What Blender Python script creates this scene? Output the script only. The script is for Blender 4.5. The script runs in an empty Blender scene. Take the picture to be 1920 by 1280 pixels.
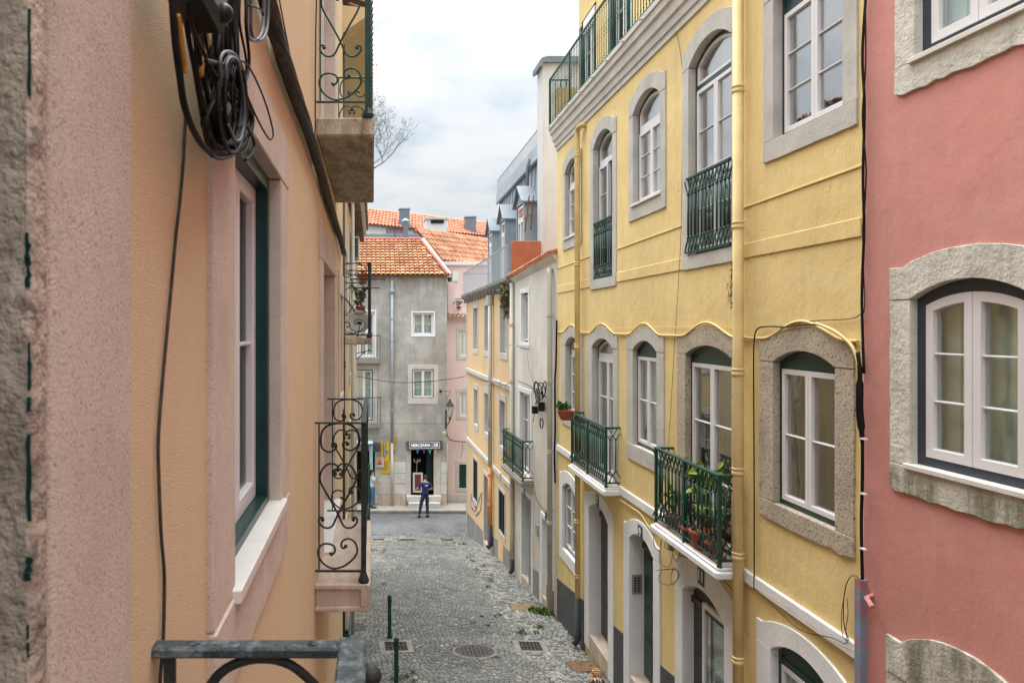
import bpy, bmesh, math, random
from mathutils import Vector, Matrix
from mathutils.geometry import tessellate_polygon
random.seed(7)
R = math.radians
SC = bpy.context.scene
COL = SC.collection

# ------------------------------------------------------------------ camera
FPX = 1448.0; VX, VY = 700.0, 612.0          # focal length and level point, in pixels of the 1920 px photograph
cam_d = bpy.data.cameras.new('camera'); cam = bpy.data.objects.new('camera', cam_d); COL.objects.link(cam)
cam.location = (0, 0, 0); cam.rotation_euler = (R(90), 0, 0)
cam_d.sensor_width = 36; cam_d.lens = FPX/1920*36
cam_d.shift_x = (960-VX)/1920; cam_d.shift_y = (VY-640)/1920
cam_d.clip_start = 0.05; cam_d.clip_end = 600
cam_d.dof.use_dof = True; cam_d.dof.focus_distance = 9.0; cam_d.dof.aperture_fstop = 10.0
SC.camera = cam

# ------------------------------------------------------------------ world, sun, exposure
SUN_EL, SUN_AZ = 58, -14                      # azimuth from +Y towards -X
w = bpy.data.worlds.new('World'); SC.world = w; w.use_nodes = True
N = w.node_tree.nodes; L = w.node_tree.links; N.clear()
out = N.new('ShaderNodeOutputWorld')
sky = N.new('ShaderNodeTexSky'); sky.sky_type = 'NISHITA'; sky.sun_disc = False
sky.sun_elevation = R(SUN_EL); sky.sun_rotation = R(SUN_AZ); sky.air_density = 1.0; sky.dust_density = 2.0
bg1 = N.new('ShaderNodeBackground'); bg1.inputs[1].default_value = 0.10; L.new(sky.outputs[0], bg1.inputs[0])
tc = N.new('ShaderNodeTexCoord'); sep = N.new('ShaderNodeSeparateXYZ'); L.new(tc.outputs['Generated'], sep.inputs[0])
def wm(op, a, b=None, clamp=False):
    n = N.new('ShaderNodeMath'); n.operation = op; n.use_clamp = clamp
    for i, v in enumerate((a, b)):
        if v is None: continue
        if isinstance(v, (int, float)): n.inputs[i].default_value = v
        else: L.new(v, n.inputs[i])
    return n.outputs[0]
zc = wm('MAXIMUM', sep.outputs[2], 0.0); zd = wm('ADD', zc, 0.22)
cmb = N.new('ShaderNodeCombineXYZ')
L.new(wm('DIVIDE', sep.outputs[0], zd), cmb.inputs[0]); L.new(wm('DIVIDE', sep.outputs[1], zd), cmb.inputs[1])
nz = N.new('ShaderNodeTexNoise'); nz.inputs['Scale'].default_value = 2.6; nz.inputs['Detail'].default_value = 8
nz.inputs['Roughness'].default_value = 0.52; nz.inputs['Distortion'].default_value = 0.15
L.new(cmb.outputs[0], nz.inputs['Vector'])
cr = N.new('ShaderNodeValToRGB'); L.new(nz.outputs[0], cr.inputs[0])
cr.color_ramp.elements[0].position = 0.36; cr.color_ramp.elements[0].color = (0.64, 0.73, 0.79, 1)
cr.color_ramp.elements[1].position = 0.58; cr.color_ramp.elements[1].color = (1.0, 1.0, 0.99, 1)
e = cr.color_ramp.elements.new(0.46); e.color = (0.84, 0.89, 0.92, 1)
grad = wm('ADD', wm('MULTIPLY', wm('POWER', zc, 2.6), 4.5), 0.44)      # an overcast sky brightens towards the zenith
bg2 = N.new('ShaderNodeBackground'); L.new(cr.outputs[0], bg2.inputs[0]); L.new(grad, bg2.inputs[1])
mx = N.new('ShaderNodeMixShader'); mx.inputs[0].default_value = 0.88
L.new(bg1.outputs[0], mx.inputs[1]); L.new(bg2.outputs[0], mx.inputs[2]); L.new(mx.outputs[0], out.inputs[0])

sl = bpy.data.lights.new('sun', 'SUN'); sl.energy = 1.4; sl.angle = R(24); sl.color = (1.0, 0.955, 0.89)
so = bpy.data.objects.new('sun', sl); COL.objects.link(so)
sd = Vector((math.sin(R(SUN_AZ))*math.cos(R(SUN_EL)), math.cos(R(SUN_AZ))*math.cos(R(SUN_EL)), math.sin(R(SUN_EL))))
so.rotation_euler = sd.to_track_quat('Z', 'Y').to_euler()
SC.view_settings.view_transform = 'Standard'; SC.view_settings.look = 'None'
SC.view_settings.exposure = 0.82; SC.view_settings.gamma = 1.0; SC.view_settings.use_curve_mapping = False
SC.cycles.max_bounces = 7; SC.cycles.diffuse_bounces = 4; SC.cycles.transparent_max_bounces = 8

# ------------------------------------------------------------------ materials
def srgb(r, g, b):
    f = lambda c: (c/255/12.92) if c/255 <= 0.04045 else ((c/255+0.055)/1.055)**2.4
    return (f(r), f(g), f(b))
def sock(n, i, v, nt):
    if isinstance(v, bpy.types.NodeSocket): nt.links.new(v, n.inputs[i])
    else: n.inputs[i].default_value = v
def mk(name, col, rough=0.8, var=0.12, vs=1.3, bump=0.25, bs=70, bump2=0.0, bs2=9, streak=0.0, scol=None, speck=0.0, spscale=90, spcol=(0.1, 0.09, 0.08),
       metal=0.0, isl=0.0, patch=0.0, pcol=None, ps=2.2, pth=0.55, spec=0.4, bdist=0.01, stretch=(1, 1, 1), zst=None, crack=0.0):
    m = bpy.data.materials.new(name); m.use_nodes = True; nt = m.node_tree; nd = nt.nodes; lk = nt.links
    b = nd['Principled BSDF']; b.inputs['Roughness'].default_value = rough; b.inputs['Metallic'].default_value = metal
    b.inputs['Specular IOR Level'].default_value = spec
    geo = nd.new('ShaderNodeNewGeometry')
    def mapping(scale):
        mp = nd.new('ShaderNodeMapping'); mp.inputs['Scale'].default_value = scale; lk.new(geo.outputs['Position'], mp.inputs[0]); return mp.outputs[0]
    base_vec = mapping(stretch)
    def noise(scale, detail=5, rgh=0.6, vec=None):
        n = nd.new('ShaderNodeTexNoise'); n.inputs['Scale'].default_value = scale; n.inputs['Detail'].default_value = detail
        n.inputs['Roughness'].default_value = rgh; lk.new(vec or base_vec, n.inputs['Vector']); return n.outputs[0]
    def ramp(v, a, bb):
        n = nd.new('ShaderNodeMapRange'); n.inputs[1].default_value = a; n.inputs[2].default_value = bb; lk.new(v, n.inputs[0]); n.clamp = True; return n.outputs[0]
    def mul(v, k):
        n = nd.new('ShaderNodeMath'); n.operation = 'MULTIPLY'; sock(n, 0, v, nt); sock(n, 1, k, nt); return n.outputs[0]
    def mix(f, a, bb):
        n = nd.new('ShaderNodeMix'); n.data_type = 'RGBA'; sock(n, 0, f, nt); sock(n, 6, a, nt); sock(n, 7, bb, nt); return n.outputs[2]
    c4 = (*col, 1)
    dark = (*[c*(1-var*1.8) for c in col], 1); lite = (*[min(1, c*(1+var)) for c in col], 1)
    c = mix(ramp(noise(vs, 6), 0.3, 0.7), dark, lite) if var else None
    if c is None: 
        rgb = nd.new('ShaderNodeRGB'); rgb.outputs[0].default_value = c4; c = rgb.outputs[0]
    if streak:
        sc = scol or tuple(x*0.45 for x in col)
        st = mul(ramp(noise(1.0, 6, 0.65, mapping((7, 7, 0.55))), 0.5, 0.78), streak)
        c = mix(st, c, (*sc, 1))
    if patch:
        c = mix(mul(ramp(noise(ps, 8, 0.68), pth, pth+0.1), patch), c, (*(pcol or (0.1, 0.1, 0.05)), 1))
    if crack:
        vo = nd.new('ShaderNodeTexVoronoi'); vo.feature = 'DISTANCE_TO_EDGE'; vo.inputs['Scale'].default_value = 0.75
        dv_ = nd.new('ShaderNodeVectorMath'); dv_.operation = 'MULTIPLY_ADD'; nn_ = nd.new('ShaderNodeTexNoise'); nn_.inputs['Scale'].default_value = 3.5; nn_.inputs['Detail'].default_value = 6; lk.new(geo.outputs['Position'], nn_.inputs['Vector'])
        lk.new(nn_.outputs[1], dv_.inputs[0]); dv_.inputs[1].default_value = (0.5, 0.5, 0.5); lk.new(geo.outputs['Position'], dv_.inputs[2]); lk.new(dv_.outputs[0], vo.inputs['Vector'])
        c = mix(mul(mul(ramp(vo.outputs['Distance'], 0.004, 0.0015), ramp(noise(0.7, 3), 0.47, 0.56)), crack), c, (*[x*0.4 for x in col], 1))
    if zst:
        za, zb, zcol, zk = zst; sp_ = nd.new('ShaderNodeSeparateXYZ'); lk.new(geo.outputs['Position'], sp_.inputs[0])
        c = mix(mul(mul(ramp(sp_.outputs[2], za, zb), ramp(noise(1.0, 7, 0.7, mapping((3.5, 3.5, 0.9))), 0.42, 0.6)), zk), c, (*zcol, 1))
    if speck:
        c = mix(mul(ramp(noise(spscale, 3, 0.6), 0.56, 0.66), speck), c, (*spcol, 1))
    if isl:
        oi = nd.new('ShaderNodeObjectInfo'); ad = nd.new('ShaderNodeMath'); ad.operation = 'ADD'
        lk.new(geo.outputs['Random Per Island'], ad.inputs[0]); lk.new(oi.outputs['Random'], ad.inputs[1])
        fr = nd.new('ShaderNodeMath'); fr.operation = 'FRACT'; lk.new(ad.outputs[0], fr.inputs[0])
        hv = nd.new('ShaderNodeHueSaturation'); mr = nd.new('ShaderNodeMapRange'); lk.new(fr.outputs[0], mr.inputs[0])
        mr.inputs[3].default_value = 1-isl; mr.inputs[4].default_value = 1+isl; lk.new(mr.outputs[0], hv.inputs['Value'])
        lk.new(c, hv.inputs['Color']); c = hv.outputs[0]
    lk.new(c, b.inputs['Base Color'])
    if bump:
        bp = nd.new('ShaderNodeBump'); bp.inputs['Strength'].default_value = bump; bp.inputs['Distance'].default_value = bdist
        lk.new(noise(bs, 4, 0.65), bp.inputs['Height']); o = bp.outputs[0]
        if bump2:
            bq = nd.new('ShaderNodeBump'); bq.inputs['Strength'].default_value = bump2; bq.inputs['Distance'].default_value = 0.04
            lk.new(noise(bs2, 4, 0.55), bq.inputs['Height']); lk.new(o, bq.inputs['Normal']); o = bq.outputs[0]
        lk.new(o, b.inputs['Normal'])
    return m
def glass_mat(name, tint, base=0.16, rough=0.015, ex=3.0):
    m = bpy.data.materials.new(name); m.use_nodes = True; nt = m.node_tree; nd = nt.nodes; lk = nt.links; nd.clear()
    o = nd.new('ShaderNodeOutputMaterial'); t = nd.new('ShaderNodeBsdfTransparent'); t.inputs[0].default_value = (*tint, 1)
    g = nd.new('ShaderNodeBsdfGlossy'); g.inputs['Roughness'].default_value = rough
    geo = nd.new('ShaderNodeNewGeometry'); dt = nd.new('ShaderNodeVectorMath'); dt.operation = 'DOT_PRODUCT'
    lk.new(geo.outputs['Incoming'], dt.inputs[0]); lk.new(geo.outputs['Normal'], dt.inputs[1])
    def mt(op, x, y):
        q = nd.new('ShaderNodeMath'); q.operation = op; q.use_clamp = op != 'ABSOLUTE'
        for i_, v_ in enumerate((x, y)):
            if isinstance(v_, (int, float)): q.inputs[i_].default_value = v_
            elif v_ is not None: lk.new(v_, q.inputs[i_])
        return q
    ab = mt('ABSOLUTE', dt.outputs['Value'], None); om = mt('SUBTRACT', 1.0, ab.outputs[0]); pw = mt('POWER', om.outputs[0], ex)
    a = mt('ADD', mt('MULTIPLY', pw.outputs[0], 1-base).outputs[0], base)          # Schlick reflection, the same from both sides of the pane
    ns = nd.new('ShaderNodeTexNoise'); ns.inputs['Scale'].default_value = 2.5; lk.new(geo.outputs['Position'], ns.inputs['Vector'])
    bp = nd.new('ShaderNodeBump'); bp.inputs['Strength'].default_value = 0.12; bp.inputs['Distance'].default_value = 0.02; lk.new(ns.outputs[0], bp.inputs['Height']); lk.new(bp.outputs[0], g.inputs['Normal'])
    mx = nd.new('ShaderNodeMixShader'); lk.new(a.outputs[0], mx.inputs[0]); lk.new(t.outputs[0], mx.inputs[1]); lk.new(g.outputs[0], mx.inputs[2]); lk.new(mx.outputs[0], o.inputs[0])
    return m
M = {}
M['yellow'] = mk('yellow_stucco', (0.75, 0.57, 0.255), 0.85, 0.07, 0.8, 0.3, 40, 0.2, 6, 0.34, (0.48, 0.36, 0.19), patch=0.16, pcol=(0.80, 0.66, 0.40), ps=1.6, pth=0.52, crack=0.4, zst=(-4.2, -5.8, (0.45, 0.35, 0.2), 0.6))
M['yellowtrim'] = mk('yellow_moulding', (0.75, 0.57, 0.255), 0.7, 0.06, 2, 0.15, 60)
M['yellowpipe'] = mk('yellow_pipe_paint', (0.70, 0.53, 0.25), 0.6, 0.1, 3, 0.15, 40, streak=0.4, scol=(0.3, 0.2, 0.09), patch=0.5, pcol=(0.30, 0.22, 0.13), ps=7, pth=0.62)
M['pink'] = mk('coral_stucco', (0.58, 0.255, 0.225), 0.82, 0.07, 0.7, 0.2, 35, 0.2, 4, 0.16, (0.66, 0.40, 0.36), patch=0.2, pcol=(0.64, 0.37, 0.34), ps=2.2, pth=0.55, crack=0.15)
M['peach'] = mk('peach_stucco', (0.80, 0.615, 0.385), 0.95, 0.035, 1.1, 1.0, 260, 0.08, 14, 0.08, (0.52, 0.36, 0.23), bdist=0.006, speck=0.28, spscale=300, spcol=(0.42, 0.27, 0.15))
M['cream'] = mk('cream_stucco', (0.56, 0.43, 0.25), 0.9, 0.08, 1.1, 0.3, 60, streak=0.3, scol=(0.33, 0.25, 0.16))
M['cream2'] = mk('pale_ochre_stucco', (0.62, 0.50, 0.30), 0.9, 0.1, 1.1, 0.3, 60, streak=0.3, scol=(0.33, 0.27, 0.18))
M['offwhite'] = mk('offwhite_stucco', (0.68, 0.65, 0.60), 0.88, 0.09, 0.9, 0.25, 50, 0.15, 6, 0.35, (0.36, 0.31, 0.25), zst=(-2.5, -6.5, (0.45, 0.33, 0.2), 0.7))
M['partywhite'] = mk('weathered_white_stucco', (0.58, 0.57, 0.56), 0.88, 0.08, 0.8, 0.2, 50, streak=0.4, scol=(0.34, 0.33, 0.32))
M['orange'] = mk('faded_orange_stucco', (0.66, 0.47, 0.25), 0.88, 0.1, 0.9, 0.25, 50, 0.15, 6, 0.55, (0.62, 0.50, 0.36), patch=0.5, pcol=(0.60, 0.40, 0.26), ps=0.9, pth=0.48)
M['orangepipe'] = mk('orange_pipe', (0.65, 0.30, 0.12), 0.6, 0.1, 2, 0.1, 50)
M['greywall'] = mk('weathered_grey_render', (0.41, 0.40, 0.375), 0.92, 0.22, 0.8, 0.3, 40, 0.15, 5, 0.55, (0.19, 0.18, 0.15), patch=0.5, pcol=(0.25, 0.25, 0.25), ps=1.1, pth=0.48, zst=(1.2, 2.3, (0.20, 0.15, 0.09), 0.85))
M['paleink'] = mk('pale_pink_render', (0.68, 0.54, 0.52), 0.88, 0.07, 0.6, 0.2, 40, streak=0.15)
M['farwhite'] = mk('far_white_render', (0.66, 0.66, 0.66), 0.88, 0.05, 0.6, 0)
M['mauve'] = mk('mauve_panel', (0.33, 0.22, 0.30), 0.8, 0.1, 1, 0)
M['zinc'] = mk('zinc_sheet', (0.30, 0.345, 0.39), 0.5, 0.1, 1.2, 0.08, 20, streak=0.35, scol=(0.42, 0.46, 0.49), metal=0.15)
M['zincdark'] = mk('dark_zinc', (0.17, 0.205, 0.235), 0.5, 0.12, 2, 0.08, 20, metal=0.2)
M['mesh'] = None
M['terra'] = mk('terracotta_render', (0.36, 0.12, 0.06), 0.85, 0.12, 1.4, 0.3, 40, streak=0.3, scol=(0.25, 0.09, 0.05))
M['tile'] = mk('clay_roof_tile', (0.52, 0.21, 0.095), 0.85, 0.25, 2.2, 0.3, 40, isl=0.28, patch=0.45, pcol=(0.48, 0.30, 0.13), ps=1.3, pth=0.52)
M['tile2'] = mk('worn_roof_tile', (0.50, 0.23, 0.13), 0.85, 0.2, 2.2, 0.3, 40, isl=0.25, patch=0.3, pcol=(0.22, 0.15, 0.10), ps=3, pth=0.52)
M['tilefar'] = mk('far_roof_tile', (0.55, 0.22, 0.13), 0.85, 0.12, 1.0, 0, isl=0.15)
M['tilered'] = mk('red_ridge_mortar', (0.45, 0.13, 0.09), 0.85, 0.15, 2.2, 0.2, 40)
M['tileold'] = mk('old_brown_tile', (0.19, 0.12, 0.075), 0.9, 0.25, 4, 0.5, 40, isl=0.3)
M['lime'] = mk('pale_limestone', (0.53, 0.51, 0.47), 0.88, 0.09, 2.5, 0.6, 55, 0.2, 14, 0.25, (0.3, 0.27, 0.22), speck=0.35, spscale=60, spcol=(0.27, 0.24, 0.2))
M['limegrey'] = mk('grey_limestone', (0.51, 0.49, 0.455), 0.88, 0.10, 3, 0.35, 60, 0.12, 14, 0.25, (0.27, 0.25, 0.22), speck=0.25, spscale=70, spcol=(0.24, 0.22, 0.19))
M['granite'] = mk('pitted_brown_stone', (0.47, 0.405, 0.315), 0.9, 0.12, 3, 1.0, 60, 0.25, 14, 0.2, (0.26, 0.21, 0.15), speck=1.0, spscale=42, spcol=(0.13, 0.10, 0.075))
M['mossstone'] = mk('mossy_limestone', (0.63, 0.61, 0.55), 0.9, 0.12, 3, 0.8, 40, 0.35, 12, 0.5, (0.17, 0.16, 0.09), speck=0.35, spscale=45, spcol=(0.36, 0.33, 0.27), patch=0.6, pcol=(0.17, 0.17, 0.08), ps=5, pth=0.6, zst=(-0.97, -1.06, (0.13, 0.125, 0.06), 0.8))
M['pinkstone'] = mk('pink_marble_stone', (0.70, 0.595, 0.50), 0.85, 0.08, 4, 1.0, 280, 0.12, 18, 0.12, (0.3, 0.18, 0.13), speck=0.85, spscale=190, spcol=(0.38, 0.265, 0.21), patch=0.25, pcol=(0.36, 0.24, 0.19), ps=9, pth=0.63, bdist=0.005)
M['roughstone'] = mk('rough_grey_stone', (0.50, 0.43, 0.35), 0.95, 0.3, 9, 1.0, 60, 0.6, 16, 0.3, (0.15, 0.11, 0.08), speck=0.5, spscale=60, spcol=(0.12, 0.10, 0.08), patch=0.75, pcol=(0.10, 0.075, 0.06), ps=16, pth=0.56)
M['oldslab'] = mk('stained_balcony_stone', (0.52, 0.45, 0.35), 0.95, 0.25, 5, 0.8, 50, 0.5, 9, 0.3, (0.1, 0.08, 0.06), speck=0.3, patch=0.5, pcol=(0.13, 0.12, 0.06), ps=3, pth=0.5, stretch=(2.5, 0.8, 1))
M['beigeslab'] = mk('beige_balcony_stone', (0.55, 0.45, 0.37), 0.9, 0.15, 4, 0.6, 60, 0.25, 9, 0.2, (0.22, 0.15, 0.11), speck=0.4, spcol=(0.26, 0.17, 0.12), patch=0.3, pcol=(0.2, 0.14, 0.1), ps=6, pth=0.6, stretch=(2.5, 0.8, 1))
M['stoneblock'] = mk('pale_plinth_stone', (0.60, 0.59, 0.57), 0.85, 0.12, 1.5, 0.4, 40, 0.2, 8, 0.3, (0.42, 0.38, 0.32), patch=0.4, pcol=(0.45, 0.41, 0.35), ps=2.5, pth=0.55)
M['marble'] = mk('white_marble_sill', (0.68, 0.66, 0.62), 0.45, 0.05, 6, 0.05, 80, patch=0.3, pcol=(0.55, 0.53, 0.5), ps=9, pth=0.55)
M['whitepaint'] = mk('white_masonry_paint', (0.78, 0.785, 0.80), 0.75, 0.05, 2, 0.5, 60, 0.12, 15, 0.2, (0.42, 0.42, 0.42), speck=0.1, spscale=50, spcol=(0.4, 0.4, 0.4))
M['cornice'] = mk('cornice_stone', (0.62, 0.60, 0.57), 0.85, 0.08, 2, 0.2, 60, streak=0.35, scol=(0.36, 0.33, 0.31), stretch=(1, 1, 1))
M['charcoal'] = mk('charcoal_plinth_paint', (0.075, 0.078, 0.088), 0.8, 0.15, 1.5, 0.4, 60, 0.1, 10, 0.25, (0.13, 0.13, 0.13))
M['greyplinth'] = mk('grey_cement_plinth', (0.25, 0.24, 0.225), 0.9, 0.15, 1.5, 0.4, 50, 0.1, 10, 0.4, (0.14, 0.13, 0.12))
M['pvc'] = mk('white_window_paint', (0.70, 0.69, 0.71), 0.35, 0.02, 4, 0.03, 60)
M['green'] = mk('dark_green_paint', (0.007, 0.043, 0.037), 0.35, 0.2, 5, 0.1, 60)
M['greenrail'] = mk('bottle_green_iron', (0.006, 0.062, 0.047), 0.4, 0.25, 9, 0.25, 60, patch=0.15, pcol=(0.03, 0.12, 0.10), ps=14, pth=0.6)
M['graydoor'] = mk('dark_grey_green_door', (0.045, 0.05, 0.05), 0.45, 0.1, 4, 0.05, 60)
M['slate'] = mk('slate_frame_paint', (0.036, 0.046, 0.068), 0.4, 0.08, 4, 0.05, 60)
M['iron'] = mk('black_iron', (0.018, 0.024, 0.024), 0.5, 0.3, 30, 0.5, 90, patch=0.35, pcol=(0.05, 0.06, 0.062), ps=25, pth=0.55)
M['ironworn'] = mk('worn_blue_black_iron', (0.035, 0.05, 0.055), 0.55, 0.3, 30, 0.8, 70, 0.2, 30, patch=0.75, pcol=(0.15, 0.18, 0.20), ps=32, pth=0.5, bdist=0.006)
M['cable'] = mk('black_cable', (0.006, 0.006, 0.007), 0.55, 0.25, 20, 0.2, 200, spec=0.22)
M['cablegrey'] = mk('grey_cable', (0.06, 0.065, 0.08), 0.4, 0.2, 20, 0.1, 200)
M['cablebrown'] = mk('dusty_brown_cable', (0.055, 0.043, 0.034), 0.8, 0.35, 20, 0.8, 120, bdist=0.006, patch=0.4, pcol=(0.10, 0.075, 0.055), ps=20, pth=0.55)
M['ochretape'] = mk('ochre_tape', (0.52, 0.25, 0.035), 0.6, 0.3, 30, 0.3, 120, speck=0.5, spscale=120)
M['plasticblack'] = mk('black_plastic_box', (0.01, 0.012, 0.013), 0.4, 0.2, 10, 0.05, 60, spec=0.3)
M['greypipe'] = mk('galvanised_pipe', (0.33, 0.36, 0.38), 0.5, 0.1, 2, 0.05, 60)
M['whitepipe'] = mk('stained_white_pipe', (0.50, 0.475, 0.42), 0.7, 0.1, 1.4, 0.15, 60, streak=0.4, scol=(0.28, 0.26, 0.2))
M['brownpipe'] = mk('brown_pipe', (0.055, 0.035, 0.03), 0.6, 0.2, 3, 0.1, 60)
M['darkpipe'] = mk('charcoal_pipe', (0.05, 0.055, 0.06), 0.6, 0.1, 3, 0.1, 60)
M['cob_dark'] = mk('basalt_cobble', (0.118, 0.121, 0.118), 0.75, 0.2, 0.9, 0.5, 50, isl=0.2, patch=0.35, pcol=(0.20, 0.20, 0.19), ps=0.7, pth=0.5)
M['cob_mid'] = mk('grey_cobble', (0.17, 0.17, 0.157), 0.8, 0.2, 1.1, 0.5, 50, isl=0.22, patch=0.3, pcol=(0.15, 0.15, 0.10), ps=1.2, pth=0.54)
M['cob_pale'] = mk('limestone_cobble', (0.25, 0.245, 0.225), 0.8, 0.15, 1.5, 0.5, 50, isl=0.22)
M['joint'] = mk('cobble_joint_earth', (0.088, 0.084, 0.068), 0.95, 0.3, 1.6, 0.8, 60, patch=0.5, pcol=(0.06, 0.08, 0.03), ps=1.6, pth=0.53)
M['crossroad'] = mk('dark_sett_road', (0.16, 0.162, 0.165), 0.85, 0.25, 0.8, 1.0, 12, 0.4, 5, speck=0.8, spscale=11, spcol=(0.075, 0.075, 0.078), patch=0.4, pcol=(0.19, 0.19, 0.19), ps=1.0, pth=0.5, stretch=(1, 0.8, 1))
M['pave'] = mk('limestone_pavement', (0.40, 0.37, 0.32), 0.85, 0.15, 2, 0.8, 16, speck=0.5, spscale=9, spcol=(0.24, 0.22, 0.18))
M['kerb'] = mk('kerb_stone', (0.20, 0.195, 0.185), 0.85, 0.2, 3, 0.4, 30)
M['earth'] = mk('ground_earth', (0.16, 0.145, 0.12), 0.95, 0.2, 0.3, 0.3, 5)
M['castiron'] = mk('cast_iron', (0.06, 0.057, 0.055), 0.6, 0.2, 8, 0.9, 60, metal=0.2)
M['flatblack'] = mk('flat_black', (0.008, 0.008, 0.008), 0.9, 0.0, 1, 0)  # black colour standing in for shade inside openings; also the intercom buttons
M['rust'] = mk('rusty_iron_plate', (0.17, 0.095, 0.045), 0.85, 0.25, 7, 0.7, 60, patch=0.5, pcol=(0.10, 0.055, 0.03), ps=9, pth=0.5)
M['rustpale'] = mk('ochre_rusty_plate', (0.20, 0.15, 0.075), 0.85, 0.25, 7, 0.7, 60)
M['cement'] = mk('cement_surround', (0.22, 0.21, 0.185), 0.9, 0.15, 5, 0.5, 60)
M['backpale'] = mk('pale_shutter_paint', (0.70, 0.66, 0.58), 0.6, 0.05, 2, 0.02)
M['backgreen'] = mk('grey_green_shutter', (0.80, 0.90, 0.82), 0.6, 0.05, 2, 0.02)
M['backdark'] = mk('dark_interior', (0.045, 0.045, 0.042), 0.9, 0.3, 2, 0.0)  # shade of unlit rooms put into a dark colour
M['curtain'] = mk('white_curtain', (0.80, 0.81, 0.80), 0.9, 0.1, 9, 0.3, 20, stretch=(1, 1, 0.05))
M['curtaindull'] = mk('grey_net_curtain', (0.17, 0.175, 0.172), 0.9, 0.25, 14, 0.3, 20, stretch=(1, 1, 0.05))
M['blindblue'] = mk('pale_blue_blind', (0.70, 0.82, 0.84), 0.7, 0.04, 2, 0)
M['terracotta'] = mk('terracotta_pot', (0.34, 0.085, 0.04), 0.7, 0.15, 6, 0.2, 50)
M['leaf'] = mk('green_leaf', (0.075, 0.15, 0.025), 0.55, 0.3, 12, 0, isl=0.4)
M['leafpale'] = mk('yellow_green_leaf', (0.22, 0.30, 0.045), 0.5, 0.25, 12, 0, isl=0.35)
M['leafdark'] = mk('dull_green_leaf', (0.075, 0.115, 0.045), 0.6, 0.3, 12, 0, isl=0.4)
M['drygreen'] = mk('dry_weed', (0.15, 0.14, 0.06), 0.8, 0.3, 12, 0, isl=0.4)
M['bark'] = mk('grey_bark', (0.16, 0.145, 0.135), 0.9, 0.25, 4, 0.5, 40)
M['blueplate'] = mk('blue_enamel', (0.012, 0.045, 0.10), 0.35, 0.05, 4, 0)
M['white'] = mk('white_enamel', (0.78, 0.78, 0.78), 0.4, 0, 4, 0)
M['signgrey'] = mk('dark_grey_sign', (0.055, 0.06, 0.068), 0.6, 0.1, 4, 0.05)
M['signyellow'] = mk('yellow_sign', (0.62, 0.42, 0.03), 0.6, 0.1, 2, 0)
M['signred'] = mk('red_sign', (0.50, 0.06, 0.02), 0.5, 0.05, 2, 0)
M['teal'] = mk('pale_teal_paint', (0.26, 0.42, 0.40), 0.6, 0.1, 4, 0)
M['blue'] = mk('bright_blue', (0.02, 0.22, 0.60), 0.7, 0.05, 4, 0)
M['violet'] = mk('violet_cloth', (0.12, 0.05, 0.45), 0.8, 0.05, 4, 0)
M['mint'] = mk('mint_cloth', (0.05, 0.40, 0.30), 0.8, 0.05, 4, 0)
M['pinkflag'] = mk('pale_pink_cloth', (0.6, 0.42, 0.40), 0.8, 0.05, 4, 0)
M['skin'] = mk('skin', (0.50, 0.27, 0.18), 0.55, 0.06, 20, 0.05, 200)
M['hairdark'] = mk('dark_brown_hair', (0.03, 0.018, 0.012), 0.6, 0.3, 60, 0.6, 150)
M['hairfair'] = mk('fair_brown_hair', (0.50, 0.31, 0.15), 0.5, 0.4, 70, 1.0, 160, stretch=(1, 1, 0.3), bdist=0.01)
M['navy'] = mk('navy_cotton', (0.018, 0.022, 0.12), 0.85, 0.1, 12, 0.2, 60)
M['jeans'] = mk('dark_denim', (0.018, 0.035, 0.07), 0.9, 0.15, 12, 0.2, 60)
M['jeansblue'] = mk('blue_denim', (0.06, 0.12, 0.22), 0.9, 0.15, 12, 0.2, 60)
M['paleshirt'] = mk('pale_blue_cotton', (0.42, 0.56, 0.60), 0.85, 0.1, 12, 0.2, 60)
M['blacktee'] = mk('black_cotton', (0.02, 0.02, 0.024), 0.85, 0.1, 12, 0.2, 60)
M['sunglass'] = mk('dark_sunglass_lens', (0.02, 0.025, 0.04), 0.06, 0, 4, 0, spec=1.0)
M['lampglass'] = mk('frosted_lamp_glass', (0.55, 0.54, 0.46), 0.35, 0.1, 6, 0)
M['lampglassclear'] = glass_mat('lantern_glass', (0.7, 0.7, 0.66), 0.1)
def veil_mat(name, col, fac):
    m = bpy.data.materials.new(name); m.use_nodes = True; nt = m.node_tree; nd = nt.nodes; nd.clear(); o = nd.new('ShaderNodeOutputMaterial')
    t = nd.new('ShaderNodeBsdfTransparent'); d = nd.new('ShaderNodeBsdfPrincipled'); d.inputs['Base Color'].default_value = (*col, 1); d.inputs['Roughness'].default_value = 0.4
    x = nd.new('ShaderNodeMixShader'); x.inputs[0].default_value = fac; nt.links.new(t.outputs[0], x.inputs[1]); nt.links.new(d.outputs[0], x.inputs[2]); nt.links.new(x.outputs[0], o.inputs[0]); return m
M['mesh'] = veil_mat('wired_glass_panel', (0.55, 0.65, 0.68), 0.14)
M['glass'] = glass_mat('window_glass', (0.90, 0.93, 0.91), 0.15)
M['glassdim'] = glass_mat('window_glass_green', (0.92, 0.95, 0.93), 0.16)
M['glassbright'] = glass_mat('window_glass_sky', (0.92, 0.94, 0.93), 0.32)
M['glassdark'] = glass_mat('window_glass_dark', (0.5, 0.52, 0.5), 0.03, ex=11)
M['graffiti'] = mk('purple_spray_paint', (0.13, 0.09, 0.28), 0.7, 0.1, 4, 0)
M['steel'] = mk('brushed_steel', (0.42, 0.42, 0.42), 0.35, 0.05, 9, 0, metal=0.7)
M['towel'] = mk('salmon_cloth', (0.55, 0.33, 0.27), 0.9, 0.1, 9, 0.3, 60)
M['red'] = mk('red_vase', (0.50, 0.06, 0.03), 0.4, 0.1, 9, 0)

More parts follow.
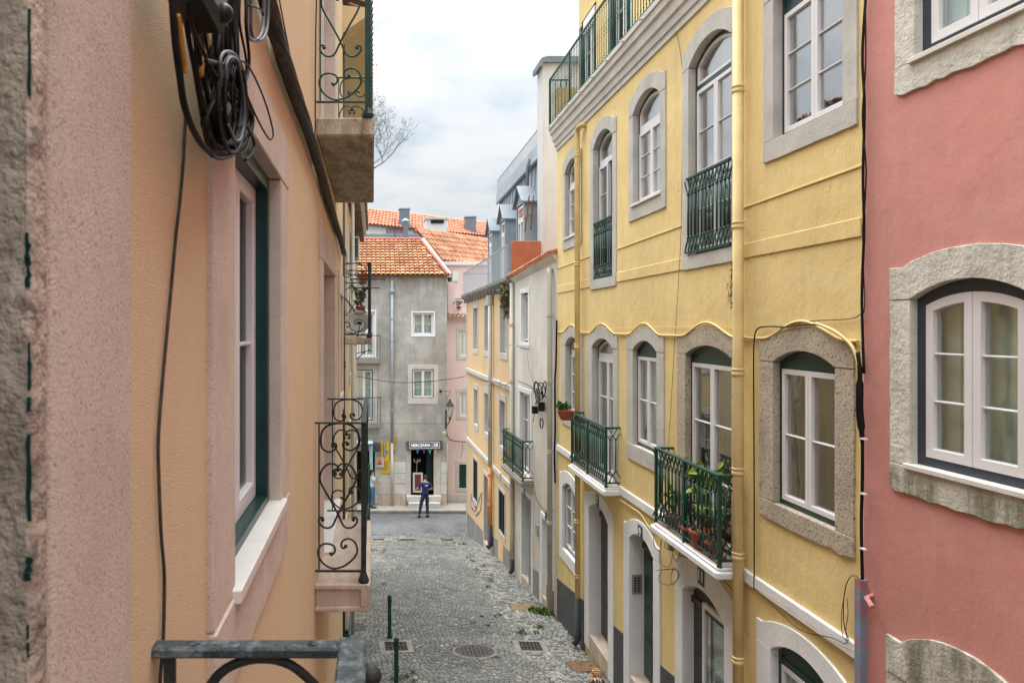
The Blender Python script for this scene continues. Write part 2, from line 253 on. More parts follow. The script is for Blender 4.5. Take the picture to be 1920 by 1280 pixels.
# ------------------------------------------------------------------ mesh helpers
def catmull(pts, n=6, closed=False):
    P = [Vector(p) for p in pts]; o = []
    m = len(P)
    rng = range(m) if closed else range(m-1)
    for i in rng:
        if closed: p0, p1, p2, p3 = P[(i-1) % m], P[i], P[(i+1) % m], P[(i+2) % m]
        else: p0, p1, p2, p3 = P[max(i-1, 0)], P[i], P[i+1], P[min(i+2, m-1)]
        for k in range(n):
            t = k/n
            o.append(0.5*((2*p1)+(p2-p0)*t+(2*p0-5*p1+4*p2-p3)*t*t+(3*p1-p0-3*p2+p3)*t**3))
    if not closed: o.append(P[-1])
    return o
class MB:
    def __init__(s): s.v = []; s.f = []; s.m = []; s.cm = 0
    def add(s, vs, fs):
        b = len(s.v); s.v += [tuple(v) for v in vs]; s.f += [tuple(i+b for i in f) for f in fs]; s.m += [s.cm]*len(fs); return s
    def hexa(s, p):           # 8 points: bottom 4, top 4
        return s.add(p, [(3, 2, 1, 0), (4, 5, 6, 7), (0, 1, 5, 4), (1, 2, 6, 5), (2, 3, 7, 6), (3, 0, 4, 7)])
    def box(s, x0, x1, y0, y1, z0, z1):
        return s.hexa([(x0, y0, z0), (x1, y0, z0), (x1, y1, z0), (x0, y1, z0), (x0, y0, z1), (x1, y0, z1), (x1, y1, z1), (x0, y1, z1)])
    def fbox(s, fr, u0, u1, z0, z1, d0, d1):
        P = fr.P
        return s.hexa([P(u0, z0, d0), P(u1, z0, d0), P(u1, z0, d1), P(u0, z0, d1), P(u0, z1, d0), P(u1, z1, d0), P(u1, z1, d1), P(u0, z1, d1)])
    def prism(s, a, b):       # two matching loops
        n = len(a)
        return s.add(list(a)+list(b), [tuple(range(n))[::-1], tuple(range(n, 2*n))]+[(i, (i+1) % n, n+(i+1) % n, n+i) for i in range(n)])
    def fprism(s, fr, loop, d0, d1):
        return s.prism([fr.P(u, z, d0) for u, z in loop], [fr.P(u, z, d1) for u, z in loop])
    def ring(s, fr, o, i, d0, d1):     # frame between two matching loops
        n = len(o); v = [fr.P(u, z, d0) for u, z in o]+[fr.P(u, z, d0) for u, z in i]+[fr.P(u, z, d1) for u, z in o]+[fr.P(u, z, d1) for u, z in i]
        f = []
        for k in range(n):
            q = (k+1) % n
            f += [(k, q, n+q, n+k), (2*n+k, 3*n+k, 3*n+q, 2*n+q), (k, 2*n+k, 2*n+q, q), (n+k, n+q, 3*n+q, 3*n+k)]
        return s.add(v, f)
    def tube(s, pts, r, sides=6, closed=False, flat=None):
        P = [Vector(p) for p in pts]; n = len(P)
        if n < 2: return s
        rs = r if isinstance(r, (list, tuple)) else [r]*n
        T = []
        for i in range(n):
            a = P[(i-1) % n] if closed or i else P[0]; b = P[(i+1) % n] if closed or i < n-1 else P[-1]
            t = b-a; T.append(t.normalized() if t.length > 1e-9 else Vector((0, 0, 1)))
        up = Vector((0, 0, 1)) if abs(T[0].z) < 0.9 else Vector((1, 0, 0))
        nrm = T[0].cross(up).normalized(); V = []
        for i in range(n):
            if i:
                nrm = nrm-T[i]*nrm.dot(T[i]); nrm = nrm.normalized() if nrm.length > 1e-6 else T[i].cross(up).normalized()
            bi = T[i].cross(nrm)
            for k in range(sides):
                a = 2*math.pi*(k+0.5)/sides; V.append(P[i]+nrm*(math.cos(a)*rs[i])+bi*(math.sin(a)*rs[i]))
        F = []
        for i in range(n if closed else n-1):
            j = (i+1) % n
            for k in range(sides):
                q = (k+1) % sides; F.append((i*sides+k, i*sides+q, j*sides+q, j*sides+k))
        if not closed: F += [tuple(range(sides))[::-1], tuple((n-1)*sides+k for k in range(sides))]
        return s.add(V, F)
    def lathe(s, c, prof, sides=12, ax=Vector((0, 0, 1))):
        c = Vector(c); ax = Vector(ax).normalized(); up = Vector((0, 0, 1)) if abs(ax.z) < 0.9 else Vector((1, 0, 0))
        e1 = ax.cross(up).normalized(); e2 = ax.cross(e1); V = []
        for r, h in prof:
            for k in range(sides):
                a = 2*math.pi*k/sides; V.append(c+ax*h+e1*(math.cos(a)*r)+e2*(math.sin(a)*r))
        F = []; n = len(prof)
        for i in range(n-1):
            for k in range(sides):
                q = (k+1) % sides; F.append((i*sides+k, i*sides+q, (i+1)*sides+q, (i+1)*sides+k))
        F += [tuple(range(sides))[::-1], tuple((n-1)*sides+k for k in range(sides))]
        return s.add(V, F)
    def ball(s, c, r, seg=8, rings=6, sc=(1, 1, 1)):
        c = Vector(c); V = []; F = []
        for i in range(rings+1):
            th = math.pi*i/rings
            for k in range(seg):
                a = 2*math.pi*k/seg; V.append(c+Vector((r*math.sin(th)*math.cos(a)*sc[0], r*math.sin(th)*math.sin(a)*sc[1], r*math.cos(th)*sc[2])))
        for i in range(rings):
            for k in range(seg):
                q = (k+1) % seg; F.append((i*seg+k, i*seg+q, (i+1)*seg+q, (i+1)*seg+k))
        return s.add(V, F)
    def mesh(s, name, mats, smooth=False, origin=None):
        me = bpy.data.meshes.new(name)
        o = Vector(origin) if origin is not None else Vector((0, 0, 0))
        me.from_pydata([tuple(Vector(v)-o) for v in s.v], [], s.f)
        mats = mats if isinstance(mats, (list, tuple)) else [mats]
        for m in mats: me.materials.append(m)
        for p, mi in zip(me.polygons, s.m): p.material_index = mi
        bm = bmesh.new(); bm.from_mesh(me); bmesh.ops.remove_doubles(bm, verts=bm.verts, dist=1e-5)
        bmesh.ops.recalc_face_normals(bm, faces=bm.faces); bm.to_mesh(me); bm.free()
        if smooth:
            me.polygons.foreach_set('use_smooth', [True]*len(me.polygons))
        me.update(); return me
    def build(s, name, mats, parent=None, smooth=False, bevel=0.0, origin=None, auto=False):
        if origin is None:
            xs = [v[0] for v in s.v]; ys = [v[1] for v in s.v]; zs = [v[2] for v in s.v]
            origin = ((min(xs)+max(xs))/2, (min(ys)+max(ys))/2, min(zs))
        me = s.mesh(name, mats, smooth, origin)
        o = bpy.data.objects.new(name, me); COL.objects.link(o); place(o, Matrix.Translation(origin), parent)
        if auto and smooth:
            for e in me.edges: pass
            me.set_sharp_from_angle(angle=R(40))
        if bevel:
            b = o.modifiers.new('bevel', 'BEVEL'); b.width = bevel; b.segments = 1; b.limit_method = 'ANGLE'; b.angle_limit = R(40)
        return o
WM = {}
def place(o, mw, parent=None):
    mw = Matrix(mw); WM[o.name] = mw
    if parent is not None:
        o.parent = parent; o.matrix_basis = WM[parent.name].inverted() @ mw
    else: o.matrix_basis = mw
def inst(name, me, mw, parent=None):
    o = bpy.data.objects.new(name, me); COL.objects.link(o); place(o, mw, parent); return o
def empty(name, loc, label, cat, group=None):
    o = bpy.data.objects.new(name, None); COL.objects.link(o); o.empty_display_size = 0.2
    place(o, Matrix.Translation(loc)); return tag(o, label, cat, group)
def tag(o, label=None, cat=None, group=None, kind=None):
    if label: o['label'] = label
    if cat: o['category'] = cat
    if group: o['group'] = group
    if kind: o['kind'] = kind
    return o

class Frame:
    """a vertical facade plane: u runs along it, d outwards; the u of a photograph column comes from the plane itself"""
    def __init__(s, o, t, n):
        s.o = Vector((o[0], o[1])); s.t = Vector(t).normalized(); s.n = Vector(n).normalized(); s.holes = []
    def P(s, u, z, d=0.0):
        p = s.o+s.t*u+s.n*d; return Vector((p.x, p.y, z))
    def u(s, px, d=0.0):
        k = (px-VX)/FPX; o = s.o+s.n*d       # (o.x+t.x u) = k (o.y+t.y u)
        return (k*o.y-o.x)/(s.t.x-k*s.t.y)
    def z(s, px, py, d=0.0):
        y = (s.o+s.n*d+s.t*s.u(px, d)).y; return (VY-py)/FPX*y
    def mat(s, u, z, d=0.0):       # local x along -u reading direction chosen by frame, y = up, z = outwards
        n = Vector((s.n.x, s.n.y, 0)); up = Vector((0, 0, 1)); x = up.cross(n)
        m = Matrix((x, up, n)).transposed().to_4x4(); m.translation = s.P(u, z, d); return m
    def mrail(s, u, z, d=0.0):     # local x along u, y outwards, z up
        m = Matrix((Vector((s.t.x, s.t.y, 0)), Vector((s.n.x, s.n.y, 0)), Vector((0, 0, 1)))).transposed().to_4x4(); m.translation = s.P(u, z, d); return m
    def wall(s, outer, mat, parent, name='wall', thick=None, extra=None):
        polys = [[Vector((u, z, 0)) for u, z in outer]]+[[Vector((u, z, 0)) for u, z in h] for h in s.holes]
        tris = tessellate_polygon(polys); flat = [q for p in polys for q in p]
        mb = MB(); mb.add([s.P(q.x, q.y, 0) for q in flat], [t for t in tris if len(set(t)) == 3])
        if thick:           # sides, back, top of the block behind the facade
            a = [s.P(u, z, 0) for u, z in outer]; b = [s.P(u, z, -thick) for u, z in outer]; n = len(a)
            mb.add(a+b, [(i, (i+1) % n, n+(i+1) % n, n+i) for i in range(n)]+[tuple(range(n, 2*n))])
        if extra: extra(mb)
        return mb.build(name, mat, parent)

def arch_z(u, u0, u1, zs, zc):
    if zc-zs < 1e-4: return zs
    h = zc-zs; c = (u1-u0)/2; r = (c*c+h*h)/(2*h); um = (u0+u1)/2; x = min(max(u-um, -c), c)
    return zc-r+math.sqrt(max(r*r-x*x, 0))
def outline(a, b, z0, top, n=10):
    return [(a, z0), (b, z0)]+[(b+(a-b)*k/n, top(b+(a-b)*k/n)) for k in range(n+1)]

def window(fr, parent, u0, u1, z0, zs, zc, rec=0.08, sw=0.19, ear=None, crown=None, zbot=None, stone='limegrey', frame='green', fw=0.045,
           tym=None, ztr=None, rows=2, back='backpale', glass='glass', label=None, sashes=2, sash=None, proud=0.018, swf=0.047, sillout=0.0,
           open_sash=False, sw2=None, muntv=0, surround=True, name='window', bar=None, split=0.0, sr=-0.006, ears=0.0):
    """stone surround of separate blocks, fixed frame, casements, panes and what stands behind them"""
    sw2 = sw2 if sw2 is not None else sw
    sash = sash or 'pvc'
    top = lambda u: arch_z(u, u0, u1, zs, zc)
    hole = outline(u0-0.03, u1+0.03, z0-0.03, lambda u: arch_z(u, u0-0.03, u1+0.03, zs, zc)+0.03 if zc > zs else zs+0.03)
    fr.holes.append(hole)
    D = -(rec+0.07+max(sr, 0))
    # fixed frame
    inner_top = lambda u: top(min(max(u, u0), u1))-fw
    o = outline(u0, u1, z0, top); i = outline(u0+fw, u1-fw, z0+fw, lambda u: inner_top(u))
    f = MB().ring(fr, o, i, D, -rec)
    flat = ztr if ztr is not None else None
    W = f.build(name, M[frame], parent)
    if flat is not None: MB().fbox(fr, u0+fw, u1-fw, flat-0.03, flat+0.03, D, -rec-0.004).build('transom', M[bar or (sash or 'pvc' if tym == 'glass' else frame)], W)
    if label: W['label'] = label
    if surround:
        st = M[stone]; zb = zbot if zbot is not None else z0-0.2
        ej = ear if ear is not None else zs+0.2; cr_ = crown if crown is not None else zc+0.18
        j = random.uniform(-0.004, 0.004)
        am = {'granite': 0.007, 'mossstone': 0.006, 'pinkstone': 0.003, 'lime': 0.003}.get(stone, 0.0015); rj_ = random.Random(int(u0*100))   # hand-cut edges wander a little
        wv = lambda ue, za, zb_, sg: [(ue+sg*rj_.uniform(-am, am), za+(zb_-za)*k/14) for k in range(15)]
        MB().fprism(fr, [(u0, zs-0.004), (u0, z0+0.002)]+wv(u0-sw, z0+0.002, zs-0.004, 1), D, proud+j).build('jamb', st, W, bevel=0.004)
        MB().fprism(fr, [(u1, zs-0.004), (u1, z0+0.002)]+wv(u1+sw2, z0+0.002, zs-0.004, 1), D, proud-j).build('jamb', st, W, bevel=0.004)
        a, b = u0-sw, u1+sw2; n = 12
        if cr_-ej > 0.01:
            ea = ears if ears else (b-a)*0.06
            otop = [(a, zs), (a, ej)]+[(a+ea+(b-a-2*ea)*k/n, arch_z(a+ea+(b-a-2*ea)*k/n, a+ea, b-ea, ej, cr_)) for k in range(n+1)]+[(b, ej), (b, zs)]
        else: otop = [(a, zs), (a, ej), (b, ej), (b, zs)]
        inn = [(u1-(u1-u0)*k/n, top(u1-(u1-u0)*k/n)) for k in range(n+1)] if zc > zs else [(u1, zs), (u0, zs)]
        otop = [otop[0]]+[(p, q+rj_.uniform(-am, am)*0.7) for p, q in otop[1:-1]]+[otop[-1]]
        MB().fprism(fr, otop+inn, D, proud+0.003).build('lintel', st, W, bevel=0.004)
        low = [(a+(b-a)*k/18, zb+rj_.uniform(-am, am)*1.8+(am*3 if k in (0, 18) else 0)) for k in range(19)]
        MB().fprism(fr, low+[(b, z0), (a, z0)], D, proud+0.004).build('sill', st, W, bevel=0.004)
        if sillout: MB().fbox(fr, u0-0.04, u1+0.04, z0-0.015, z0+0.022, D, proud+sillout).build('sill', M['marble'], W, bevel=0.004)
    # casements
    limit = (lambda u: flat-0.032) if flat is not None else inner_top
    a0, b0 = u0+fw, u1-fw; zb_ = z0+fw; dS0, dS1 = D+0.012, -rec-sr
    gtop = []
    for k in range(sashes):
        a = a0+(b0-a0)*k/sashes+((0.002+split) if k else 0); b = a0+(b0-a0)*(k+1)/sashes-((0.002-split) if k < sashes-1 else 0)
        oo = outline(a, b, zb_, limit); ii = outline(a+swf, b-swf, zb_+swf, lambda u: limit(u)-swf)
        mb = MB().ring(fr, oo, ii, dS0, dS1)
        zt = limit((a+b)/2)-swf
        for r in range(1, rows):
            zz = zb_+swf+(zt-zb_-swf)*r/rows; mb.fbox(fr, a+swf, b-swf, zz-0.0065, zz+0.0065, dS0+0.015, dS1-0.008)
        for r in range(muntv):
            uu = a+swf+(b-a-2*swf)*(r+1)/(muntv+1); mb.fbox(fr, uu-0.009, uu+0.009, zb_+swf, zt, dS0+0.016, dS1-0.009)
        if open_sash and k == 0:
            # this leaf stands open into the room, turned about its outer edge
            ob = mb.build('sash', M[sash], W, bevel=0.003)
            hinge = fr.P(a, 0, (dS0+dS1)/2); ang = R(-72) if fr.n.x < 0 else R(72)
            mw = Matrix.Translation(hinge) @ Matrix.Rotation(ang, 4, 'Z') @ Matrix.Translation(-hinge) @ WM[ob.name]; place(ob, mw, W)
            continue
        mb.build('sash', M[sash], W, bevel=0.003)
        MB().fprism(fr, outline(a+swf*0.9, b-swf*0.9, zb_+swf*0.9, lambda u: limit(u)-swf*0.9), (dS0+dS1)/2-0.006, (dS0+dS1)/2+0.003).build('pane', M[glass], W)
    if flat is not None:
        lo = outline(a0, b0, flat+0.03, inner_top)
        if tym == 'glass':
            MB().fprism(fr, outline(a0+0.03, b0-0.03, flat+0.06, lambda u: max(inner_top(u)-0.03, flat+0.065)), D+0.03, D+0.04).build('fanlight', M[glass], W)
            MB().ring(fr, lo, outline(a0+0.035, b0-0.035, flat+0.065, lambda u: max(inner_top(u)-0.035, flat+0.066)), D+0.012, -rec-0.004).build('fanlight_frame', M[sash], W)
        else:
            MB().fprism(fr, lo, D+0.02, -rec-0.012).build('fan_panel', M[frame], W)
    # behind the glass: folded inner shutters, a curtain, or a dark sheet for room shade
    mb = MB(); dB = D-0.035
    if back in ('backpale', 'backgreen'):
        n = 4; x0, x1 = a0-0.05, b0+0.05
        for k in range(n):
            p = x0+(x1-x0)*k/n+0.006; q = x0+(x1-x0)*(k+1)/n-0.006
            mb.fbox(fr, p, q, z0-0.02, zc+0.05, dB-0.03, dB-0.004*(k % 2))
        mb.fbox(fr, x0, x1, z0-0.02, zc+0.05, dB-0.06, dB-0.035)
        mb.build('shutter_backing', M[back], W)
    else:
        n = 24; x0, x1 = a0-0.08, b0+0.08; vs = []; fs = []
        for k in range(n+1):
            uu = x0+(x1-x0)*k/n; dd = dB-0.02+0.018*math.sin(k*2.1+u0*5)
            vs += [fr.P(uu, z0-0.03, dd), fr.P(uu, zc+0.06, dd)]
            if k: fs.append((2*k-2, 2*k, 2*k+1, 2*k-1))
        mb.add(vs, fs); mb.build('curtain' if back != 'backdark' else 'room_backdrop', M[back], W, smooth=True)
    return W

def door(fr, parent, u0, u1, z0, zs, zc, rec=0.22, sw=0.24, ear=None, crown=None, zout=None, stone='whitepaint', mat='green', glass_top=None, label=None, ears=0.0, proud=0.02, sw2=None, panels=True):
    sw2 = sw if sw2 is None else sw2
    top = lambda u: arch_z(u, u0, u1, zs, zc)
    zo = zout if zout is not None else z0-0.1
    fr.holes.append(outline(u0-0.03, u1+0.03, z0-0.02, lambda u: arch_z(u, u0-0.03, u1+0.03, zs, zc)+0.03 if zc > zs else zs+0.03))
    D = -(rec+0.05)
    leaf = MB(); leaf.fprism(fr, outline(u0, u1, z0, top), D, -rec)
    if panels:
        um = (u0+u1)/2
        for (a, b) in ((u0+0.07, um-0.05), (um+0.05, u1-0.07)):
            hts = [(z0+0.12, z0+0.62), (z0+0.74, z0+1.05), (z0+1.17, zs-0.22)]
            for q, (p0, p1) in enumerate(hts):
                if glass_top and q == 2: continue
                leaf.fbox(fr, a, b, p0, p1, -rec-0.001, -rec+0.016); leaf.fbox(fr, a+0.04, b-0.04, p0+0.04, p1-0.04, -rec, -rec+0.026)
        leaf.fbox(fr, um-0.018, um+0.018, z0, zs-0.1, -rec, -rec+0.03)
        leaf.fbox(fr, u0, u1, zs-0.14, zs-0.06, -rec, -rec+0.035)
    W = leaf.build('door', M[mat], parent, bevel=0.004)
    if label: W['label'] = label
    MB().tube([fr.P(u0+0.12, z0+1.0, -rec), fr.P(u0+0.12, z0+1.0, -rec+0.055), fr.P(u0+0.22, z0+1.0, -rec+0.06)], 0.01, 6).build('handle', M['iron'], W, smooth=True)
    if glass_top:
        g0, g1, gz0, gz1 = glass_top
        oo = [(g0, gz0), (g1, gz0), (g1, gz1), (g0, gz1)]; ii = [(g0+0.06, gz0+0.06), (g1-0.06, gz0+0.06), (g1-0.06, gz1-0.06), (g0+0.06, gz1-0.06)]
        MB().ring(fr, oo, ii, -rec, -rec+0.05).build('window_frame', M['pvc'], W, bevel=0.004)
        MB().fprism(fr, ii, -rec+0.004, -rec+0.012).build('curtain', M['backgreen'], W)
        MB().fprism(fr, ii, -rec+0.022, -rec+0.028).build('pane', M['glassdim'], W)
    if stone:
        st = M[stone]
        MB().fbox(fr, u0-sw, u0, zo, zs, D, proud).build('jamb', st, W, bevel=0.008)
        MB().fbox(fr, u1, u1+sw2, zo, zs, D, proud+0.002).build('jamb', st, W, bevel=0.008)
        a, b = u0-sw, u1+sw2; n = 12; ej = ear or zs+0.2; cr_ = crown or zc+0.18
        if cr_-ej > 0.01:
            ea = ears if ears else (b-a)*0.08
            otop = [(a, zs), (a, ej)]+[(a+ea+(b-a-2*ea)*k/n, arch_z(a+ea+(b-a-2*ea)*k/n, a+ea, b-ea, ej, cr_)) for k in range(n+1)]+[(b, ej), (b, zs)]
        else: otop = [(a, zs), (a, ej), (b, ej), (b, zs)]
        inn = [(u1-(u1-u0)*k/n, top(u1-(u1-u0)*k/n)) for k in range(n+1)] if zc > zs else [(u1, zs), (u0, zs)]
        MB().fprism(fr, otop+inn, D, proud+0.003).build('lintel', st, W, bevel=0.008)
        MB().fbox(fr, u0, u1, zo-0.02, z0, D, proud-0.004).build('doorstep', M['beigeslab'], W, bevel=0.01)
    return W

def baluster_mesh(h, s, r=0.0105, name='baluster'):
    mb = MB(); z1, z2 = h*0.2, h*0.8
    mb.tube([(0, 0, z1), (0, 0, z2)], r, 6)
    for zz in (z1, z2): mb.lathe((0, 0, zz-0.012), [(r, 0), (r*1.9, 0.008), (r*1.9, 0.018), (r, 0.026)], 6)
    for sg in (-1, 1):
        a = catmull([(0, 0, z2), (sg*s*0.32, 0, z2+(h-z2)*0.25), (sg*s*0.72, 0, z2+(h-z2)*0.6), (sg*s, 0, h)], 2); mb.tube(a, r*0.8, 4)
        a = catmull([(0, 0, z1), (sg*s*0.32, 0, z1*0.75), (sg*s*0.72, 0, z1*0.4), (sg*s, 0, 0)], 2); mb.tube(a, r*0.8, 4)
    mb.lathe((0, 0, -0.004), [(0.004, 0), (r*1.5, 0.004), (r*1.5, 0.014), (0.004, 0.02)], 5)
    return mb.mesh(name, M['greenrail'], True)
def juliet(fr, parent, u0, u1, z0, z1, d, s=0.1, mat='greenrail'):
    me = baluster_mesh(z1-z0-0.05, s); n = max(2, round((u1-u0)/s)); st = (u1-u0)/n
    rl = MB().fbox(fr, u0-0.03, u1+0.03, z1-0.03, z1, d-0.02, d+0.02).build('railing', M[mat], parent, bevel=0.004)
    MB().fbox(fr, u0-0.03, u1+0.03, z0, z0+0.022, d-0.012, d+0.012).build('bottom_rail', M[mat], rl)
    for k in range(n+1): inst('baluster', me, fr.mrail(u0+st*k, z0+0.02, d), rl)
    return rl
def balcony(fr, parent, u0, u1, dep, zb, zt, zrail, s=0.105, slab='whitepaint', label=None, mat='greenrail'):
    mb = MB().fbox(fr, u0-0.06, u1+0.06, zb, zt-0.045, 0.0, dep+0.03); mb.fbox(fr, u0-0.03, u1+0.03, zt-0.045, zt-0.005, 0.0, dep+0.0)
    B = mb.build('balcony', M[slab], parent, bevel=0.012)
    if label: B['label'] = label
    MB().fbox(fr, u0-0.02, u1+0.02, zt-0.006, zt+0.004, 0.0, dep-0.015).build('floor_slab', M['beigeslab'], B)
    h = zrail-zt-0.1
    tr = MB(); d = dep-0.03
    tr.fbox(fr, u0-0.02, u1+0.02, zrail-0.03, zrail, d-0.022, d+0.022); tr.fbox(fr, u0-0.02, u0+0.022, zrail-0.03, zrail-0.001, 0, d-0.022); tr.fbox(fr, u1-0.022, u1+0.02, zrail-0.03, zrail-0.001, 0, d-0.022)
    tr.build('top_rail', M[mat], B, bevel=0.006)
    br = MB(); zz = zt+0.05
    br.fbox(fr, u0-0.01, u1+0.01, zz, zz+0.022, d-0.012, d+0.012); br.fbox(fr, u0-0.01, u0+0.014, zz, zz+0.021, 0, d-0.012); br.fbox(fr, u1-0.014, u1+0.01, zz, zz+0.021, 0, d-0.012)
    br.build('bottom_rail', M[mat], B, bevel=0.003)
    pm = MB(); H = zrail-zt-0.03
    pm.box(-0.017, 0.017, -0.017, 0.017, 0.03, H); pm.lathe((0, 0, -0.03), [(0.008, 0), (0.026, 0.012), (0.03, 0.03), (0.022, 0.055), (0.018, 0.07)], 8)
    pme = pm.mesh('post', M[mat], False)
    for uu in (u0, (u0+u1)/2, u1): inst('post', pme, fr.mrail(uu, zt, d), B)
    me = baluster_mesh(zrail-0.03-zz-0.02, s)
    n = round((u1-u0)/s); st = (u1-u0)/n
    for k in range(1, n):
        if 2*k != n: inst('baluster', me, fr.mrail(u0+st*k, zz+0.02, d), B)
    rot = Matrix.Rotation(R(90), 4, 'Z')
    for uu in (u0, u1):
        for k in (1, 2): inst('baluster', me, fr.mrail(uu, zz+0.02, d*k/2-0.06*(k == 2)-d*0.18*(k == 1)) @ rot, B)
    return B
def pipe(pts, r, mat, parent, collars=(), name='drainpipe', shoe=None):
    o = MB().tube(pts, r, 12).build(name, M[mat], parent, smooth=True)
    for c in collars:
        MB().lathe(c, [(r*1.0, 0), (r*1.18, 0.006), (r*1.18, 0.035), (r*1.05, 0.04), (r*1.05, 0.055), (r*1.18, 0.06), (r*1.18, 0.075), (r, 0.08)], 12).build('collar', M[mat], o, smooth=True)
    return o
def text(s, mw, size, mat, parent, name='lettering', ext=0.003, off=0.0, sx=1.0):
    c = bpy.data.curves.new(name, 'FONT'); c.body = s; c.size = size; c.align_x = 'CENTER'; c.align_y = 'CENTER'; c.extrude = ext; c.offset = off
    c.materials.append(M[mat]); t_ = bpy.data.objects.new('tmp', c); me = bpy.data.meshes.new_from_object(t_); bpy.data.objects.remove(t_)
    return inst(name, me, mw @ Matrix.Diagonal((sx, 1, 1, 1)), parent)
def leaves(mb, c, rad, n, size, up=0.3, seed=0):
    rnd = random.Random(seed); c = Vector(c)
    for _ in range(n):
        d = Vector((rnd.gauss(0, 1), rnd.gauss(0, 1), rnd.gauss(0, 1))).normalized()*rnd.random()**0.5
        p = c+Vector((d.x*rad[0], d.y*rad[1], d.z*rad[2]))
        a = Vector((rnd.uniform(-1, 1), rnd.uniform(-1, 1), rnd.uniform(-0.5, 1)+up)).normalized(); b = a.cross(Vector((rnd.uniform(-1, 1), rnd.uniform(-1, 1), rnd.uniform(-1, 1)))).normalized()
        L_ = size*rnd.uniform(0.6, 1.3); W_ = L_*0.3; nn = a.cross(b)*L_*0.12
        mb.add([p, p+a*L_*0.5+b*W_+nn, p+a*L_, p+a*L_*0.5-b*W_+nn], [(0, 1, 2, 3)])
def tiles(o, du, dv, nu, nv, mb, r=None, clip=None, jit=0.01, hgt=0.9, lift=0.32):
    """half-round clay tiles on the plane o + du*i + dv*j; du across, dv up the slope"""
    o = Vector(o); du = Vector(du); dv = Vector(dv); nn = du.cross(dv).normalized(); nn = nn if nn.z > 0 else -nn; r = r or du.length*0.42; S = 4
    for j in range(nv):
        for i in range(nu):
            p = o+du*(i+0.5)+dv*j
            if clip and not clip(i, j): continue
            q = p+dv*1.18+nn*0.0; p = p+nn*(r*lift+random.uniform(0, jit)); e = du.normalized()
            a = [p+e*math.cos(math.pi*k/S)*r+nn*math.sin(math.pi*k/S)*r*hgt for k in range(S+1)]
            b = [q+e*math.cos(math.pi*k/S)*r*0.82+nn*math.sin(math.pi*k/S)*r*hgt*0.8 for k in range(S+1)]
            a2 = [p+e*math.cos(math.pi*k/S)*r*0.8+nn*(math.sin(math.pi*k/S)*r*hgt-0.02) for k in range(S+1)]
            m = len(a); mb.add(a+b+a2, [(k, k+1, m+k+1, m+k) for k in range(S)]+[(k, 2*m+k, 2*m+k+1, k+1) for k in range(S)])

# ------------------------------------------------------------------ ground and roads
GP = [(-8, -3.7), (0, -4.42), (12.4, -5.70), (16.15, -6.08), (20.5, -6.58), (23, -6.86), (29.6, -8.00), (33.2, -8.05), (60, -8.05)]
def gz(y):
    for (a, za), (b, zb) in zip(GP, GP[1:]):
        if y <= b: return za+(zb-za)*(y-a)/(b-a)
    return GP[-1][1]
g = MB().add([(-150, -40, -8.9), (150, -40, -8.9), (150, 260, -8.9), (-150, 260, -8.9)], [(0, 1, 2, 3)]).build('ground', M['earth']); tag(g, kind='structure')
rb = MB(); ys = [-8+i*0.5 for i in range(76)]+[29.9]
vs = []; fs = []
for i, y in enumerate(ys):
    vs += [(-0.52, y, gz(y)-0.012), (4.05, y, gz(y)-0.012)]
    if i: fs.append((2*i-2, 2*i-1, 2*i+1, 2*i))
rb.add(vs, fs); road = rb.build('cobbled_road', M['joint']); tag(road, 'sloping street of grey cobbles with weedy joints between the houses', kind='structure')
cs = MB().add([(-40, 29.9, -8.03), (40, 29.9, -8.03), (40, 33.2, -8.05), (-40, 33.2, -8.05)], [(0, 1, 2, 3)]).build('cross_street', M['crossroad']); tag(cs, kind='structure')
pv = MB().add([(-40, 33.36, -7.93), (40, 33.36, -7.93), (40, 34.6, -7.90), (-40, 34.6, -7.90)], [(0, 1, 2, 3)]).build('pavement', M['pave']); tag(pv, kind='structure')
for k in range(-12, 14):
    MB().box(k*0.9, k*0.9+0.89, 33.2, 33.36, -8.2, -7.925).build('kerb_stone', M['kerb'], pv, bevel=0.01)
plaza = MB().add([(-40, 22.4, -7.6), (-0.5, 22.4, -7.25), (-0.5, 29.9, -8.035), (-40, 29.9, -8.035)], [(0, 1, 2, 3)]).build('side_street', M['crossroad']); tag(plaza, kind='structure')

